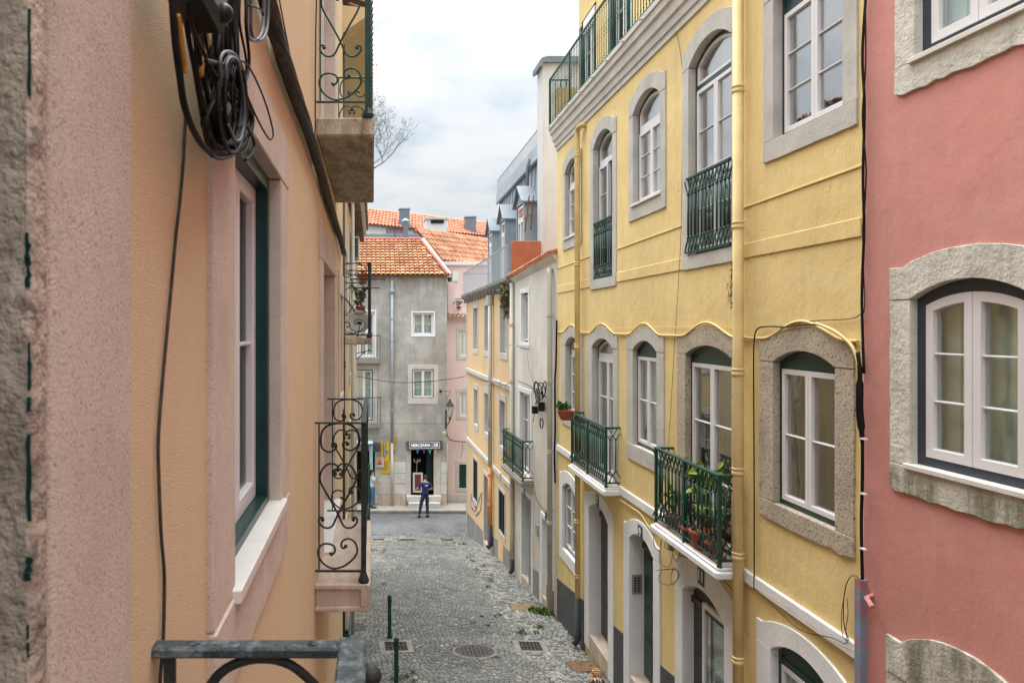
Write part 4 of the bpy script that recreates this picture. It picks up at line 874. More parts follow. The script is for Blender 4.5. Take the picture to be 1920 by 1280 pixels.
OF.wall([(0, gz(20.5)-0.3), (9.4, gz(29.9)-0.3), (9.4, 1.16), (0, 1.28)], M['orange'], ob, thick=7)
MB().fbox(OF, 9.28, 9.42, gz(29.9)-0.3, 1.0, 0.0, 0.02).build('corner_pilaster', M['lime'], ob)
for (a, b) in ((0, 1.55), (1.75, 9.28)):
    MB().fbox(OF, a, b, -1.72, -1.58, 0.0, 0.07).build('stone_band', M['lime'], ob, bevel=0.01); MB().fbox(OF, a, b, -4.36, -4.22, 0.0, 0.06).build('stone_band', M['lime'], ob, bevel=0.01)
for a, b in ((20.55, 22.0), (22.95, 24.6), (25.75, 29.8)):
    plinth(OF, ob, a, b, gz(a)+0.52, gz(b)+0.85*(b > 27)+0.55*(b <= 27), 'greyplinth', off=20.5)
prof = [(1.02, 0.0), (1.02, 0.04), (1.12, 0.10), (1.15, 0.14), (1.22, 0.22), (1.30, 0.23), (1.31, -0.5)]
MB().prism([OF.P(-0.02, z, d) for z, d in prof], [OF.P(9.5, z-0.10, d) for z, d in prof]).build('cornice', M['greyplinth'], ob)
cn = MB().box(-0.04, 0.04, 0, 0.15, 0, 0.12).mesh('bracket', M['greyplinth'])
for k in range(14): inst('bracket', cn, OF.mrail(0.3+k*0.68, 0.98-0.01*k*0.68, 0.0), ob)
MB().fbox(OF, 0, 9.4, 1.2, 1.24, -3, 0.0).build('terrace_floor', M['greyplinth'], ob)
# wired panels of the terrace
rl = MB().fprism(OF, [(0.05, 2.15), (9.45, 2.02), (9.45, 2.06), (0.05, 2.19)], 0.12, 0.15).fbox(OF, 9.42, 9.46, 2.02, 2.059, -1.2, 0.12).build('terrace_railing', M['greypipe'], ob)
n = 12
for k in range(n):
    a, b = 0.06+9.38*k/n, 0.06+9.38*(k+1)/n-0.02
    MB().fprism(OF, [(a, 1.33-0.01*a), (b, 1.33-0.01*b), (b, 2.13-0.0138*b), (a, 2.13-0.0138*a)], 0.131, 0.139).build('panel', M['mesh'], rl)
pm = MB().box(-0.006, 0.006, -0.006, 0.006, 0, 0.9).mesh('post', M['greypipe'])
for k in range(40): inst('post', pm, OF.mrail(0.06+9.38*k/39, 1.26-0.0125*9.38*k/39, 0.15), rl)
MB().fprism(OF, [(9.40, 1.22), (9.44, 1.22), (9.44, 2.02), (9.40, 2.02)], -1.2, 0.12).build('panel', M['mesh'], rl)
# terracotta partition
MB().box(3.66, 4.44, 20.42, 20.58, 1.25, 2.26).build('terracotta_parapet', M['terra'], ob, bevel=0.01)
# party wall with zinc cap
MB().box(4.49, 9.5, 20.5, 21.14, 1.0, 6.98).build('party_wall', M['partywhite'], ob)
cap = [(4.38, 6.86), (4.38, 7.0), (4.46, 7.10), (4.6, 7.14), (9.5, 7.14), (9.5, 6.98), (4.49, 6.98), (4.49, 6.90), (4.42, 6.86)]
MB().prism([(x, 20.40, z) for x, z in cap], [(x, 21.24, z) for x, z in cap]).build('zinc_cap', M['zincdark'], ob)
# mansard
MB().prism([(4.48, 21.15, 1.2), (4.66, 21.15, 4.9), (4.66, 21.15, 5.04), (9, 21.15, 5.04), (9, 21.15, 1.2)], [(4.48, 28.5, 1.2), (4.66, 28.5, 4.78), (4.66, 28.5, 4.92), (9, 28.5, 4.92), (9, 28.5, 1.2)]).build('mansard_roof', M['zinc'], ob)
MB().prism([(4.6, 21.15, 4.62), (4.52, 21.15, 4.64), (4.56, 21.15, 5.08), (4.68, 21.15, 5.08)], [(4.6, 28.55, 4.50), (4.52, 28.55, 4.52), (4.56, 28.55, 4.96), (4.68, 28.55, 4.96)]).build('zinc_fascia', M['zinc'], ob)
for k in range(14):
    y = 21.5+k*0.52; MB().prism([(4.46, y, 1.25), (4.62, y, 4.6), (4.66, y, 4.6), (4.5, y, 1.25)], [(4.46, y+0.02, 1.25), (4.62, y+0.02, 4.6), (4.66, y+0.02, 4.6), (4.5, y+0.02, 1.25)]).build('standing_seam', M['zinc'], ob)
MB().tube([(4.48, 22.35, 4.85), (4.46, 22.35, 4.55), (4.45, 22.35, 3.2)], 0.05, 8).build('downpipe', M['zincdark'], ob, smooth=True)
for (yn, yf, zt_) in ((21.4, 22.6, 3.95), (24.5, 25.5, 3.9), (27.2, 28.2, 3.85)):
    DF = Frame((4.18, yn), (0, 1), (-1, 0)); wd = yf-yn; zr = zt_-0.45; h0 = 1.25
    window(DF, ob, 0.16, wd-0.16, 1.35, zr-0.08, zr-0.08, rec=0.02, surround=False, frame='pvc', ztr=zr-0.48, tym='glass', rows=3, back='curtaindull', fw=0.04)
    Dm = DF.wall([(0, h0), (wd, h0), (wd, zr), (wd/2, zt_-0.06), (0, zr)], M['zinc'], ob, name='dormer', thick=0.45); DF.holes = []
    e_ = 0.09
    for sg in (0, 1):
        ua, ub = (-e_, wd/2) if sg == 0 else (wd/2, wd+e_); za, zb = (zr-0.08, zt_) if sg == 0 else (zt_, zr-0.08)
        MB().fprism(DF, [(ua, za), (ub, zb), (ub, zb+0.05), (ua, za+0.05)], -0.5, 0.10).build('dormer_roof', M['zincdark'], Dm)
# roof railing on top of the mansard
RF = Frame((4.58, 21.2), (0, 1), (-1, 0)); rr = MB().fprism(RF, [(0, 5.47), (7.3, 5.36), (7.3, 5.385), (0, 5.495)], -0.012, 0.012).build('roof_railing', M['greypipe'], ob)
pm = MB().box(-0.006, 0.006, -0.006, 0.006, 0, 0.46).mesh('bar', M['greypipe'])
for k in range(50): inst('bar', pm, RF.mrail(7.3*k/49, 5.03-0.11*k/49, 0), rr)
wl = MB(); wl.tube([(4.17, 21.25, 1.9+0.7), (4.30, 21.3, 3.6)], 0.018, 5); wl.tube([(4.33, 21.25, 2.65), (4.42, 21.3, 3.6)], 0.018, 5); wl.tube([(4.12, 21.25, 2.95), (4.38, 21.28, 3.1)], 0.014, 5)
o = wl.build('folded_trestle', M['rust']); tag(o, 'rusty folded trestle leaning on the side of the nearest dormer', 'trestle')
def W3(px, py, Y): return Vector(((px-VX)/FPX*Y, Y, (VY-py)/FPX*Y))

# ------------------------------------------------------------------ grey corner house at the street end
GF = Frame((0, 34.2), (1, 0), (0, -1)); gb = empty('grey_house', (1, 36, -7.93), 'weathered grey rendered house with orange tiled roof and a grocery shop at street level', 'house')
gu = GF.u; K = 34.2/FPX
gzf = lambda py: (VY-py)*K
window(GF, gb, gu(773.5), gu(813), gzf(628), gzf(586), gzf(586), rec=0.10, sw=0.06, ear=gzf(583.5), crown=gzf(583.5), zbot=gzf(631), stone='whitepaint', frame='pvc', rows=2, back='blindblue', fw=0.04, swf=0.055)
window(GF, gb, gu(773), gu(813), gzf(746), gzf(692), gzf(692), rec=0.04, sw=0.2, ear=gzf(683), crown=gzf(683), zbot=gzf(757), stone='lime', frame='green', rows=3, back='blindblue', fw=0.035, swf=0.055)
window(GF, gb, gu(666), gu(699), gzf(788), gzf(693), gzf(693), rec=0.05, sw=0.2, ear=gzf(684), crown=gzf(684), stone='lime', frame='green', rows=3, back='blindblue', fw=0.045, swf=0.055)
window(GF, gb, gu(672), gu(703), gzf(668), gzf(584), gzf(584), rec=0.08, sw=0.06, ear=gzf(581), crown=gzf(581), stone='whitepaint', frame='pvc', rows=3, back='blindblue', fw=0.05, swf=0.055)
for o in gb.children:
    pass
def iron_balcony(fr, parent, u0, u1, dep, zs0, zs1, zr, mat='iron', slab='greyplinth'):
    B = MB().fbox(fr, u0, u1, zs0, zs1, 0, dep).build('balcony', M[slab], parent, bevel=0.02)
    d = dep-0.04; rl = MB().fbox(fr, u0, u1, zr-0.03, zr, d-0.02, d+0.02).fbox(fr, u1-0.03, u1, zr-0.03, zr-0.001, 0, d-0.02).fbox(fr, u0, u0+0.03, zr-0.03, zr-0.001, 0, d-0.02).build('railing', M[mat], B)
    h = zr-zs1-0.03; bm_ = MB().box(-0.007, 0.007, -0.007, 0.007, 0, h).mesh('bar', M[mat]); n = int((u1-u0)/0.13)
    for k in range(n+1): inst('bar', bm_, fr.mrail(u0+0.01+(u1-u0-0.02)*k/n, zs1, d), B)
    for k in range(1, 3): inst('bar', bm_, fr.mrail(u1-0.015, zs1, d*k/3), B)
    return B
iron_balcony(GF, gb, gu(655), gu(713), 0.42, gzf(681), gzf(669), gzf(628)); iron_balcony(GF, gb, gu(655), gu(714), 0.42, gzf(800), gzf(790), gzf(743))
# shop doorway and shopfront openings, inner shade put into the wall colour
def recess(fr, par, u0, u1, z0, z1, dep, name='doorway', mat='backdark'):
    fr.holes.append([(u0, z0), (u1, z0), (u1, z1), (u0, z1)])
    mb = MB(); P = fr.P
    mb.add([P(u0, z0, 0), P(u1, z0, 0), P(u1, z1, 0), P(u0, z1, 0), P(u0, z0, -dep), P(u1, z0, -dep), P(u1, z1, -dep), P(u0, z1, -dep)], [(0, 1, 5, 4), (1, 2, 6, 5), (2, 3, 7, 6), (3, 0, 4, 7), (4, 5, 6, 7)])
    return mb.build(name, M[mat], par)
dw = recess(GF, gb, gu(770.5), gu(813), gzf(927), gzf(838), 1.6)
MB().fbox(GF, gu(761.5), gu(770.5), gzf(930), gzf(838), -0.3, 0.03).build('jamb', M['lime'], dw, bevel=0.01); MB().fbox(GF, gu(813), gu(826), gzf(930), gzf(838), -0.3, 0.032).build('jamb', M['lime'], dw, bevel=0.01)
MB().fbox(GF, gu(801), gu(812.6), gzf(925), gzf(843), -0.55, -0.5).build('door_leaf', M['green'], dw, bevel=0.01)
MB().fbox(GF, gu(762), gu(826), gzf(937), gzf(927), -1.6, 0.32).build('step', M['lime'], gb, bevel=0.02); MB().fbox(GF, gu(765), gu(824), -7.95, gzf(937), -0.2, 0.62).build('step', M['lime'], gb, bevel=0.02)
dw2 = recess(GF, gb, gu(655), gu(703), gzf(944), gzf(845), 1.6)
MB().fbox(GF, gu(703), gu(709), gzf(944), gzf(845), -0.3, 0.03).build('jamb', M['lime'], dw2, bevel=0.01)
GF.wall([(-7, -8.2), (gu(838), -8.2), (gu(838), gzf(517)), (-7, gzf(517))], M['greywall'], gb, thick=5.5)
rows_ = [866, 887, 906, 926, 949]; rs = random.Random(5)
for r in range(4):
    for (a, b) in ((709, 761.5), (826, 838)):
        x = a
        while x < b-0.5:
            wd = min(b-x, rs.uniform(17, 28)) if b-a > 20 else b-a
            if b-x-wd < 6: wd = b-x
            MB().fbox(GF, gu(x)+0.008, gu(x+wd)-0.008, gzf(rows_[r+1])+0.008, gzf(rows_[r])-0.008, 0.0, rs.uniform(0.012, 0.03)).build('stone_block', M['stoneblock'] if r < 3 else M['beigeslab'], gb, bevel=0.008); x += wd
MB().fbox(GF, gu(706), gu(838), gzf(793), gzf(791), 0, 0.012).build('plaster_ledge', M['greywall'], gb)
pipe([GF.P(gu(735), gzf(530), 0.08), GF.P(gu(735), gzf(830), 0.08)], 0.06, 'greypipe', gb, [GF.P(gu(735), gzf(z), 0.08) for z in (600, 641, 700, 770)])
pipe([GF.P(gu(735), gzf(830), 0.08), GF.P(gu(735), gzf(946), 0.08)], 0.065, 'whitepipe', gb)
MB().lathe(GF.P(gu(735), gzf(552), 0.08), [(0.06, 0), (0.09, 0.05), (0.13, 0.12), (0.13, 0.22), (0.05, 0.23)], 10).build('rain_hopper', M['greypipe'], gb, smooth=True)
MB().tube([GF.P(gu(735), gzf(540), 0.08), GF.P(gu(735), gzf(530), 0.10), GF.P(gu(735), gzf(527), 0.02)], 0.05, 8).build('spout', M['whitepipe'], gb)
# roof
ze, zr_, Yr = gzf(516), 4.18, 37.4
MB().add([(-7, 34.1, ze), (3.27, 34.1, ze), (2.27, Yr, zr_), (-7, Yr, zr_), (-7, 34.1, ze-0.08), (3.27, 34.1, ze-0.08), (3.3, Yr, ze-0.08), (-7, Yr, ze-0.08), (3.3, Yr, ze)], [(0, 1, 2, 3), (4, 5, 1, 0), (4, 7, 6, 5), (1, 8, 2), (1, 5, 6, 8), (2, 8, 6, 7, 3)]).build('roof', M['tileold'], gb)
nv = 13; du = 0.215; tmb = MB()
tiles((-1.6, 33.98, ze-0.02), (du, 0, 0), (0, 3.42/nv, (zr_-ze)/nv), 23, nv, tmb, r=0.105, hgt=0.42, lift=0.62, clip=lambda i, j: -1.6+du*(i+1) < 3.26-1.0*(j+0.7)/nv)
o = tmb.build('roof_tile', M['tile'], gb); o['kind'] = 'stuff'
MB().tube([(3.30, 33.98, ze+0.03), (2.28, Yr, zr_+0.05)], 0.075, 8).build('hip_ridge', M['tilered'], gb); MB().tube([(-7, Yr, zr_+0.05), (2.28, Yr, zr_+0.05)], 0.07, 8).build('ridge', M['tilered'], gb)
MB().prism([(3.34, 34.1, ze-0.1), (3.44, 34.1, ze-0.1), (3.44, 34.1, ze+0.09), (3.34, 34.1, ze+0.07)], [(2.34, Yr, zr_-0.1), (2.46, Yr, zr_-0.1), (2.46, Yr, zr_+0.11), (2.34, Yr, zr_+0.09)]).build('white_flashing', M['limegrey'], gb)
for (px, py) in ((752, 462), (721, 494)):
    t = (516-py)/(516-447); Y = 34.1+t*3.3; p = W3(px, py, Y); MB().box(p.x-0.2, p.x+0.2, p.y-0.03, p.y+0.12, p.z-0.02, p.z+0.07).build('roof_vent', M['farwhite'], gb)
# things on its front
sb = MB(); m = GF.mat(gu(795.5), gzf(833), 0.20) @ Matrix.Rotation(R(1.2), 4, 'Z') @ Matrix.Rotation(R(-14), 4, 'X')
sg = inst('shop_sign', MB().box(-0.80, 0.80, -0.185, 0.185, -0.18, 0.0).mesh('shop_sign', M['signgrey']), m); tag(sg, 'dark grey shop sign reading MERCEARIA 28 above the shop door', 'shop sign')
fm = MB()
for (a, b, c, d) in ((-0.66, 0.66, 0.125, 0.14), (-0.66, 0.66, -0.14, -0.125), (-0.66, -0.645, -0.125, 0.125), (0.645, 0.66, -0.125, 0.125), (0.325, 0.34, -0.125, 0.125)): fm.box(a, b, c, d, 0, 0.008)
inst('sign_border', fm.mesh('sign_border', M['white']), m, sg)
text('MERCEARIA', m @ Matrix.Translation((-0.165, -0.005, 0.004)), 0.185, 'white', sg, off=0.006, sx=0.86); text('28', m @ Matrix.Translation((0.49, -0.005, 0.004)), 0.2, 'white', sg, off=0.006)
for (px, mt, w_, lb) in ((783, 'blue', 7, 'bright blue'), (795, 'violet', 6, 'violet'), (806, 'mint', 7.5, 'mint green'), (816.5, 'pinkflag', 5, 'pale pink')):
    a = W3(px-w_/2, 840, 34.0); b = W3(px+w_/2, 840, 34.0); c = W3(px, 851, 33.97)
    o = MB().prism([a, b, c], [v+Vector((0, 0.006, 0)) for v in (a, b, c)]).build('pennant', M[mt]); tag(o, lb+' triangular pennant hanging under the shop sign', 'pennant', 'pennants strung under the shop sign')
mbd = empty('menu_board', W3(783, 924, 33.9), 'red brown menu board in a pale frame leaning at the shop door', 'menu board')
a, b = gu(774), gu(792.5)
MB().ring(GF, [(a, gzf(922)), (b, gzf(922)), (b, gzf(885)), (a, gzf(885))], [(a+0.08, gzf(922)+0.08), (b-0.08, gzf(922)+0.08), (b-0.08, gzf(885)-0.08), (a+0.08, gzf(885)-0.08)], 0.05, 0.09).build('frame', M['limegrey'], mbd)
MB().fbox(GF, a+0.08, b-0.08, gzf(922)+0.08, gzf(885)-0.08, 0.055, 0.075).build('board', mk('dark_red_board', (0.15, 0.035, 0.028), 0.6, 0.2, 9, 0), mbd)
lm = MB(); c = GF.P(gu(782), gzf(886), -0.3); lm.lathe(c-Vector((0, 0, 0.9)), [(0.12, 0), (0.12, 0.02), (0.02, 0.05), (0.015, 1.3), (0.05, 1.32), (0.05, 1.36)], 8)
for k in range(5):
    q = 2*math.pi*k/5; p = c+Vector((math.cos(q)*0.14, math.sin(q)*0.06, 0.45)); lm.tube([c+Vector((0, 0, 0.38)), p], 0.012, 5); lm.lathe(p, [(0.03, 0), (0.035, 0.1), (0.01, 0.11)], 6)
o = lm.build('candelabra', M['lime']); tag(o, 'cream candelabra stand inside the shop doorway', 'candelabra')
bn = MB().fbox(GF, gu(714.5), gu(730), gzf(887), gzf(827), 0.035, 0.05).build('banner_sign', M['signyellow']); tag(bn, 'tall yellow banner sign with a black strip and a blue bird shape', 'banner sign')
MB().fbox(GF, gu(718.8), gu(722.8), gzf(856), gzf(827.5), 0.05, 0.056).build('black_strip', M['signgrey'], bn)
for k in range(9): MB().fbox(GF, gu(720), gu(721.8), gzf(854.5-k*3), gzf(853-k*3), 0.056, 0.059).build('mark', M['white'], bn)
MB().fprism(GF, [(gu(723), gzf(843)), (gu(728), gzf(845)), (gu(726.5), gzf(849)), (gu(723.5), gzf(853)), (gu(724.5), gzf(848))], 0.05, 0.056).build('bird_shape', M['blue'], bn)
for k in range(6): MB().fbox(GF, gu(718+(k % 2)), gu(728-(k % 3)), gzf(866+k*3), gzf(865.2+k*3), 0.05, 0.054).build('print_line', M['signgrey'], bn)
tg = MB().fbox(GF, gu(704), gu(720), gzf(874.5), gzf(855.5), 0.12, 0.14).build('warning_sign', M['limegrey']); tag(tg, 'square grey sign with a red triangle beside the yellow banner', 'sign')
MB().fprism(GF, [(gu(706), gzf(869.5)), (gu(717), gzf(869.5)), (gu(711.5), gzf(858.5))], 0.14, 0.147).build('triangle', M['signred'], tg); MB().fbox(GF, gu(707.5), gu(715.5), gzf(866.5), gzf(864), 0.147, 0.152).build('lettering_strip', mk('orange_print', (0.6, 0.2, 0.02), 0.6, 0, 1, 0), tg)
MB().tube([GF.P(gu(712), gzf(860), 0), GF.P(gu(712), gzf(860), 0.12)], 0.015, 5).build('bracket', M['iron'], tg)
o = MB().lathe(GF.P(gu(739), gzf(846), 0.09), [(0.03, 0), (0.06, 0.05), (0.045, 0.2), (0.055, 0.4), (0.045, 0.6), (0.06, 0.68), (0.02, 0.72)], 8).build('wall_ornament', mk('dull_gold', (0.42, 0.27, 0.05), 0.5, 0.3, 9, 0.3, 20)); tag(o, 'narrow gold ornament fixed to the wall right of the yellow banner', 'ornament')
o = MB().fbox(GF, gu(694), gu(712.5), gzf(843), gzf(829), 0.02, 0.45).build('shop_awning', M['signgrey']); tag(o, 'dark grey box awning left of the yellow banner', 'awning')
o = MB().fbox(GF, gu(660), gu(699), gzf(826.5), gzf(824.5), 0.0, 0.9).build('awning', M['paleshirt']); tag(o, 'thin pale awning over the left shopfront', 'awning')
o = MB().fbox(GF, gu(693), gu(699), gzf(874), gzf(829), 0.7, 0.8).build('banner_flag', M['teal']); tag(o, 'pale teal vertical banner outside the left shop', 'banner')
# street lantern
lt = empty('street_lamp', W3(843, 790, 33.8), 'old wrought iron street lantern on a bracket at the corner of the grey house', 'street lamp')
c = W3(843.5, 782, 33.75); S = K
LM = MB().lathe(c, [(0.05, 0), (0.09, 0.02), (0.17, 0.50), (0.165, 0.505)], 6); LM.build('lamp_glass', M['lampglass'], lt)
MB().lathe(c, [(0.205, 0.50), (0.20, 0.53), (0.12, 0.62), (0.10, 0.66), (0.05, 0.72), (0.06, 0.75), (0.015, 0.80)], 6).lathe(c-Vector((0, 0, 0.12)), [(0.02, 0), (0.05, 0.05), (0.07, 0.13)], 6).build('lamp_cap', M['iron'], lt)
fr_ = MB()
for k in range(6):
    q = 2*math.pi*k/6+0.0; fr_.tube([c+Vector((0.09*math.cos(q), 0.09*math.sin(q), 0.01)), c+Vector((0.178*math.cos(q), 0.178*math.sin(q), 0.51))], 0.01, 4)
fr_.build('lamp_frame', M['iron'], lt)
w0 = W3(836, 800, 34.1); MB().tube(catmull([w0, w0+Vector((0.05, -0.1, 0.1)), c+Vector((-0.02, 0.1, -0.22)), c+Vector((0, 0, -0.10))], 4), 0.022, 6).tube([W3(836, 803, 34.15), W3(836, 768, 34.15)], 0.03, 6).build('bracket', M['iron'], lt)
o = MB().tube([W3(826, 733, 34.15), W3(826, 733, 33.9), W3(846, 733.5, 33.8)], 0.012, 5).tube([W3(846, 733.5, 33.8), W3(838, 746, 34.1)], 0.009, 5).ball(W3(826, 733, 34.1), 0.07).build('cable_bracket', M['iron']); tag(o, 'thin iron cable bracket above the street lantern', 'bracket')
o = MB().lathe(W3(832.5, 816, 34.0), [(0.05, 0), (0.08, 0.05), (0.085, 0.15), (0.05, 0.18)], 8).tube(catmull([W3(833, 816, 34.05), W3(832, 825, 34.1), W3(836, 832, 34.15), W3(837, 845, 34.17)], 4), 0.014, 5).build('wall_lamp', M['whitepipe']); tag(o, 'small round wall lamp right of the shop sign', 'wall lamp')
o = MB().tube(catmull([W3(819, 632, 34.0), W3(821, 645, 33.98), W3(819, 656, 34.0)], 3), [0.03]*7, 5).tube([W3(820, 634, 34.0), W3(816, 652, 34.0)], 0.02, 5).build('hanging_cloth', M['towel']); tag(o, 'salmon rag hanging on the grey wall below the upper window', 'cloth')

# ------------------------------------------------------------------ pale pink house behind the corner
HF = Frame((0, 34.9), (1, 0), (0, -1)); hb = empty('pale_pink_house', (4.5, 37, -7.9), 'pale pink house with small framed windows and a planted balcony behind the street corner', 'house')
K2 = 34.9/FPX; hz = lambda py: (VY-py)*K2
window(HF, hb, HF.u(862), HF.u(880), hz(668), hz(620), hz(620), rec=0.06, sw=0.16, stone='lime', ear=hz(613), crown=hz(613), rows=3, muntv=1, frame='pvc', back='backgreen', zbot=hz(674))
window(HF, hb, HF.u(862), HF.u(880), hz(780), hz(735), hz(735), rec=0.06, sw=0.16, stone='lime', ear=hz(728), crown=hz(728), rows=3, muntv=1, frame='pvc', back='backgreen', zbot=hz(786))
window(HF, hb, HF.u(861), HF.u(880), hz(915), hz(870), hz(870), rec=0.06, sw=0.16, stone='lime', ear=hz(864), crown=hz(864), rows=3, muntv=3, frame='green', sash='green', back='backdark', zbot=hz(922))
HF.wall([(3.2, -8.2), (9, -8.2), (9, hz(590)), (3.2, hz(590))], M['paleink'], hb, thick=2.0)
MB().fbox(HF, 3.34, 9, -8.0, hz(926), 0, 0.03).build('stone_plinth', M['lime'], hb); MB().fbox(HF, 3.34, 9, hz(600), hz(594), 0, 0.1).build('cornice', M['lime'], hb)
MB().fbox(HF, HF.u(840), HF.u(853), hz(590), hz(529), -0.35, 0.02).build('pillar', M['paleink'], hb); MB().fbox(HF, HF.u(853), HF.u(885), hz(590), hz(578), -0.1, 0.04).build('parapet', M['farwhite'], hb)
tmb = MB(); tiles(HF.P(HF.u(838), hz(597), 0.28), (0.2, 0, 0), (0, 0.2, 0.12), 9, 2, tmb); tmb.build('roof_tile', M['tile2'], hb)['kind'] = 'stuff'
UF = Frame((0, 36.9), (1, 0), (0, -1)); UF.wall([(3.3, 0.4), (9, 0.4), (9, 3.05), (3.3, 3.05)], M['paleink'], hb, name='upper_wall', thick=5)
MB().fbox(UF, 3.3, 9, 2.93, 3.1, 0, 0.12).build('eave', M['farwhite'], hb); MB().fbox(UF, UF.u(848), UF.u(858), UF.z(848, 527), UF.z(848, 508), 0, 0.06).build('shutter', M['farwhite'], hb)
rl = MB().fbox(HF, HF.u(853), HF.u(885), hz(560)-0.02, hz(560)+0.01, -0.06, -0.03).build('railing', M['iron'], hb); bm_ = MB().box(-0.006, 0.006, -0.006, 0.006, 0, 0.42).mesh('bar', M['iron'])
for k in range(9): inst('bar', bm_, Matrix.Translation(HF.P(HF.u(853)+k*0.09, hz(578), -0.045)), rl)
du = Vector((2.7, 2.9, 0)); du = du.normalized()*0.27; tmb = MB(); dv = Vector((-0.98, 0.92, 1.35))
tiles((3.28, 36.75, 3.13), du, dv/5, 30, 6, tmb, r=0.105, hgt=1.1, lift=0.14); tmb.build('roof_tile', M['tile2'], hb)['kind'] = 'stuff'
a = Vector((3.28, 36.8, 3.05)); b = a+du*30; MB().prism([a, b, b+dv*1.18, a+dv*1.18], [v+Vector((0.3, 0.6, -0.3)) for v in (a, b, b+dv*1.18, a+dv*1.18)]).build('roof', M['tileold'], hb)
MB().tube([a+dv*1.2+Vector((0, 0, 0.08)), b+dv*1.2+Vector((0, 0, 0.08))], 0.09, 8).build('ridge', M['tile'], hb)
ch = MB(); p0, p1 = W3(798, 447, 41.5), W3(839, 411, 41.5); ch.box(p0.x, p1.x, 41.5, 42.6, p0.z-1.0, p1.z); o = ch.build('chimney', M['farwhite'], hb, bevel=0.03)
MB().box(p0.x-0.05, p1.x+0.05, 41.42, 42.7, p1.z-0.01, p1.z+0.09).build('chimney_cap', M['limegrey'], o); MB().box(p0.x+0.28, p1.x-0.2, 41.44, 41.6, p1.z-0.22, p1.z-0.05).build('vent_slot_shade', M['flatblack'], o)  # black box on the chimney face, coloured as the shade of an opening

def pot_plant(c, r, h, leafmat, label, n=60, spread=(0.2, 0.2, 0.2), leaf=0.08, potmat='terracotta', cat='potted plant', group=None, lift=0.1, seed=0, stems=5):
    e = empty('potted_plant', c, label, cat, group); c = Vector(c)
    MB().lathe(c, [(r*0.68, 0), (r*0.95, h*0.85), (r*1.08, h*0.86), (r*1.08, h), (r*0.9, h), (r*0.85, h*0.9)], 14).build('pot', M[potmat], e, smooth=False)
    mb = MB(); top = c+Vector((0, 0, h+lift)); rnd = random.Random(seed)
    for k in range(stems):
        q = rnd.uniform(0, 6.28); mb.tube(catmull([c+Vector((0, 0, h*0.9)), c+Vector((math.cos(q)*spread[0]*0.3, math.sin(q)*spread[1]*0.3, h+lift*0.6)), top+Vector((math.cos(q)*spread[0]*0.7, math.sin(q)*spread[1]*0.7, spread[2]*0.6))], 3), 0.005, 4)
    mb.build('stems', M['leafdark'], e); mb = MB(); leaves(mb, top, spread, n, leaf, seed=seed); mb.build('leaves', M[leafmat], e)
    return e
pot_plant(W3(843.5, 528, 34.95)+Vector((0, 0.1, 0)), 0.12, 0.2, 'leafpale', 'yellow green succulent in a grey pot on the pale pink pillar', 50, (0.13, 0.1, 0.12), 0.09, 'slate', lift=0.08)
pot_plant(W3(860, 579, 34.8), 0.12, 0.12, 'leafdark', 'bushy plant on the parapet of the pale pink house', 80, (0.22, 0.1, 0.14), 0.08, lift=0.14, seed=4)

# ------------------------------------------------------------------ long far house on the hill
fb = empty('far_house', (4, 64, -8), 'long far house with red tiled roof and zinc chimneys above the other roofs', 'house')
t = Vector((0.79, 0.61, 0)); nr = Vector((0.61, -0.79, 0)); e0 = Vector((1.7, 57.2, 7.3))-t*6; r0 = Vector((-0.4, 60, 9.05))-t*6; Lr = 24
MB().prism([e0, r0, r0-nr*3.6+Vector((0, 0, -1.7)), e0-nr*7.2], [v+t*Lr for v in (e0, r0, r0-nr*3.6+Vector((0, 0, -1.7)), e0-nr*7.2)]).build('roof', M['tileold'], fb)
tmb = MB(); tiles(e0+nr*0.1+Vector((0, 0, 0.03)), t*0.33, (r0-e0)/9, int(Lr/0.33), 9, tmb, r=0.13); tmb.build('roof_tile', M['tilefar'], fb)['kind'] = 'stuff'
w0 = e0-nr*0.3; MB().prism([w0, w0-nr*6.6, w0-nr*6.6+t*Lr, w0+t*Lr], [v-Vector((0, 0, 16)) for v in (w0, w0-nr*6.6, w0-nr*6.6+t*Lr, w0+t*Lr)]).build('wall', M['farwhite'], fb)
MB().tube([r0, r0+t*Lr], 0.14, 6).build('ridge', M['tilefar'], fb)
for a, b in ((5.3, 6.9), (8.0, 9.2), (10.4, 11.6)):
    p = w0+t*a; q = w0+t*b; MB().prism([p+nr*0.06-Vector((0, 0, 0.0)), q+nr*0.06-Vector((0, 0, 0.0)), q-Vector((0, 0, 0.0)), p-Vector((0, 0, 0.0))], [v-Vector((0, 0, 0.45)) for v in (p+nr*0.06, q+nr*0.06, q, p)]).build('window', M['mauve'], fb)
for (xa, xb, ya, yb_, Y) in ((749, 768, 392, 428, 57.5), (873, 893, 407, 442, 62.5)):
    p0, p1 = W3(xa, yb_, Y), W3(xb, ya, Y); o = MB().box(p0.x, p1.x, Y, Y+1.0, p0.z, p1.z).build('chimney', M['zincdark'], fb, bevel=0.03)
    MB().box(p0.x-0.05, p1.x+0.05, Y-0.05, Y+1.05, p1.z, p1.z+0.08).build('chimney_cap', M['zinc'], o)
lb = empty('low_roof_building', (1.5, 43, -8), 'low white parapet building between the grey roof and the far house', 'building')
MB().box(-4, 3.4, 42, 46, -8, W3(0, 441, 42).z).build('wall', M['farwhite'], lb); MB().box(-4.1, 3.5, 41.9, 46.1, W3(0, 441, 42).z, W3(0, 438.5, 42).z).build('parapet_cap', M['zinc'], lb)
fl = MB().lathe(W3(760.5, 446, 41.0), [(0.13, -0.4), (0.13, 0.82), (0.02, 0.83)], 10).build('flue', M['zincdark'], lb, smooth=False)
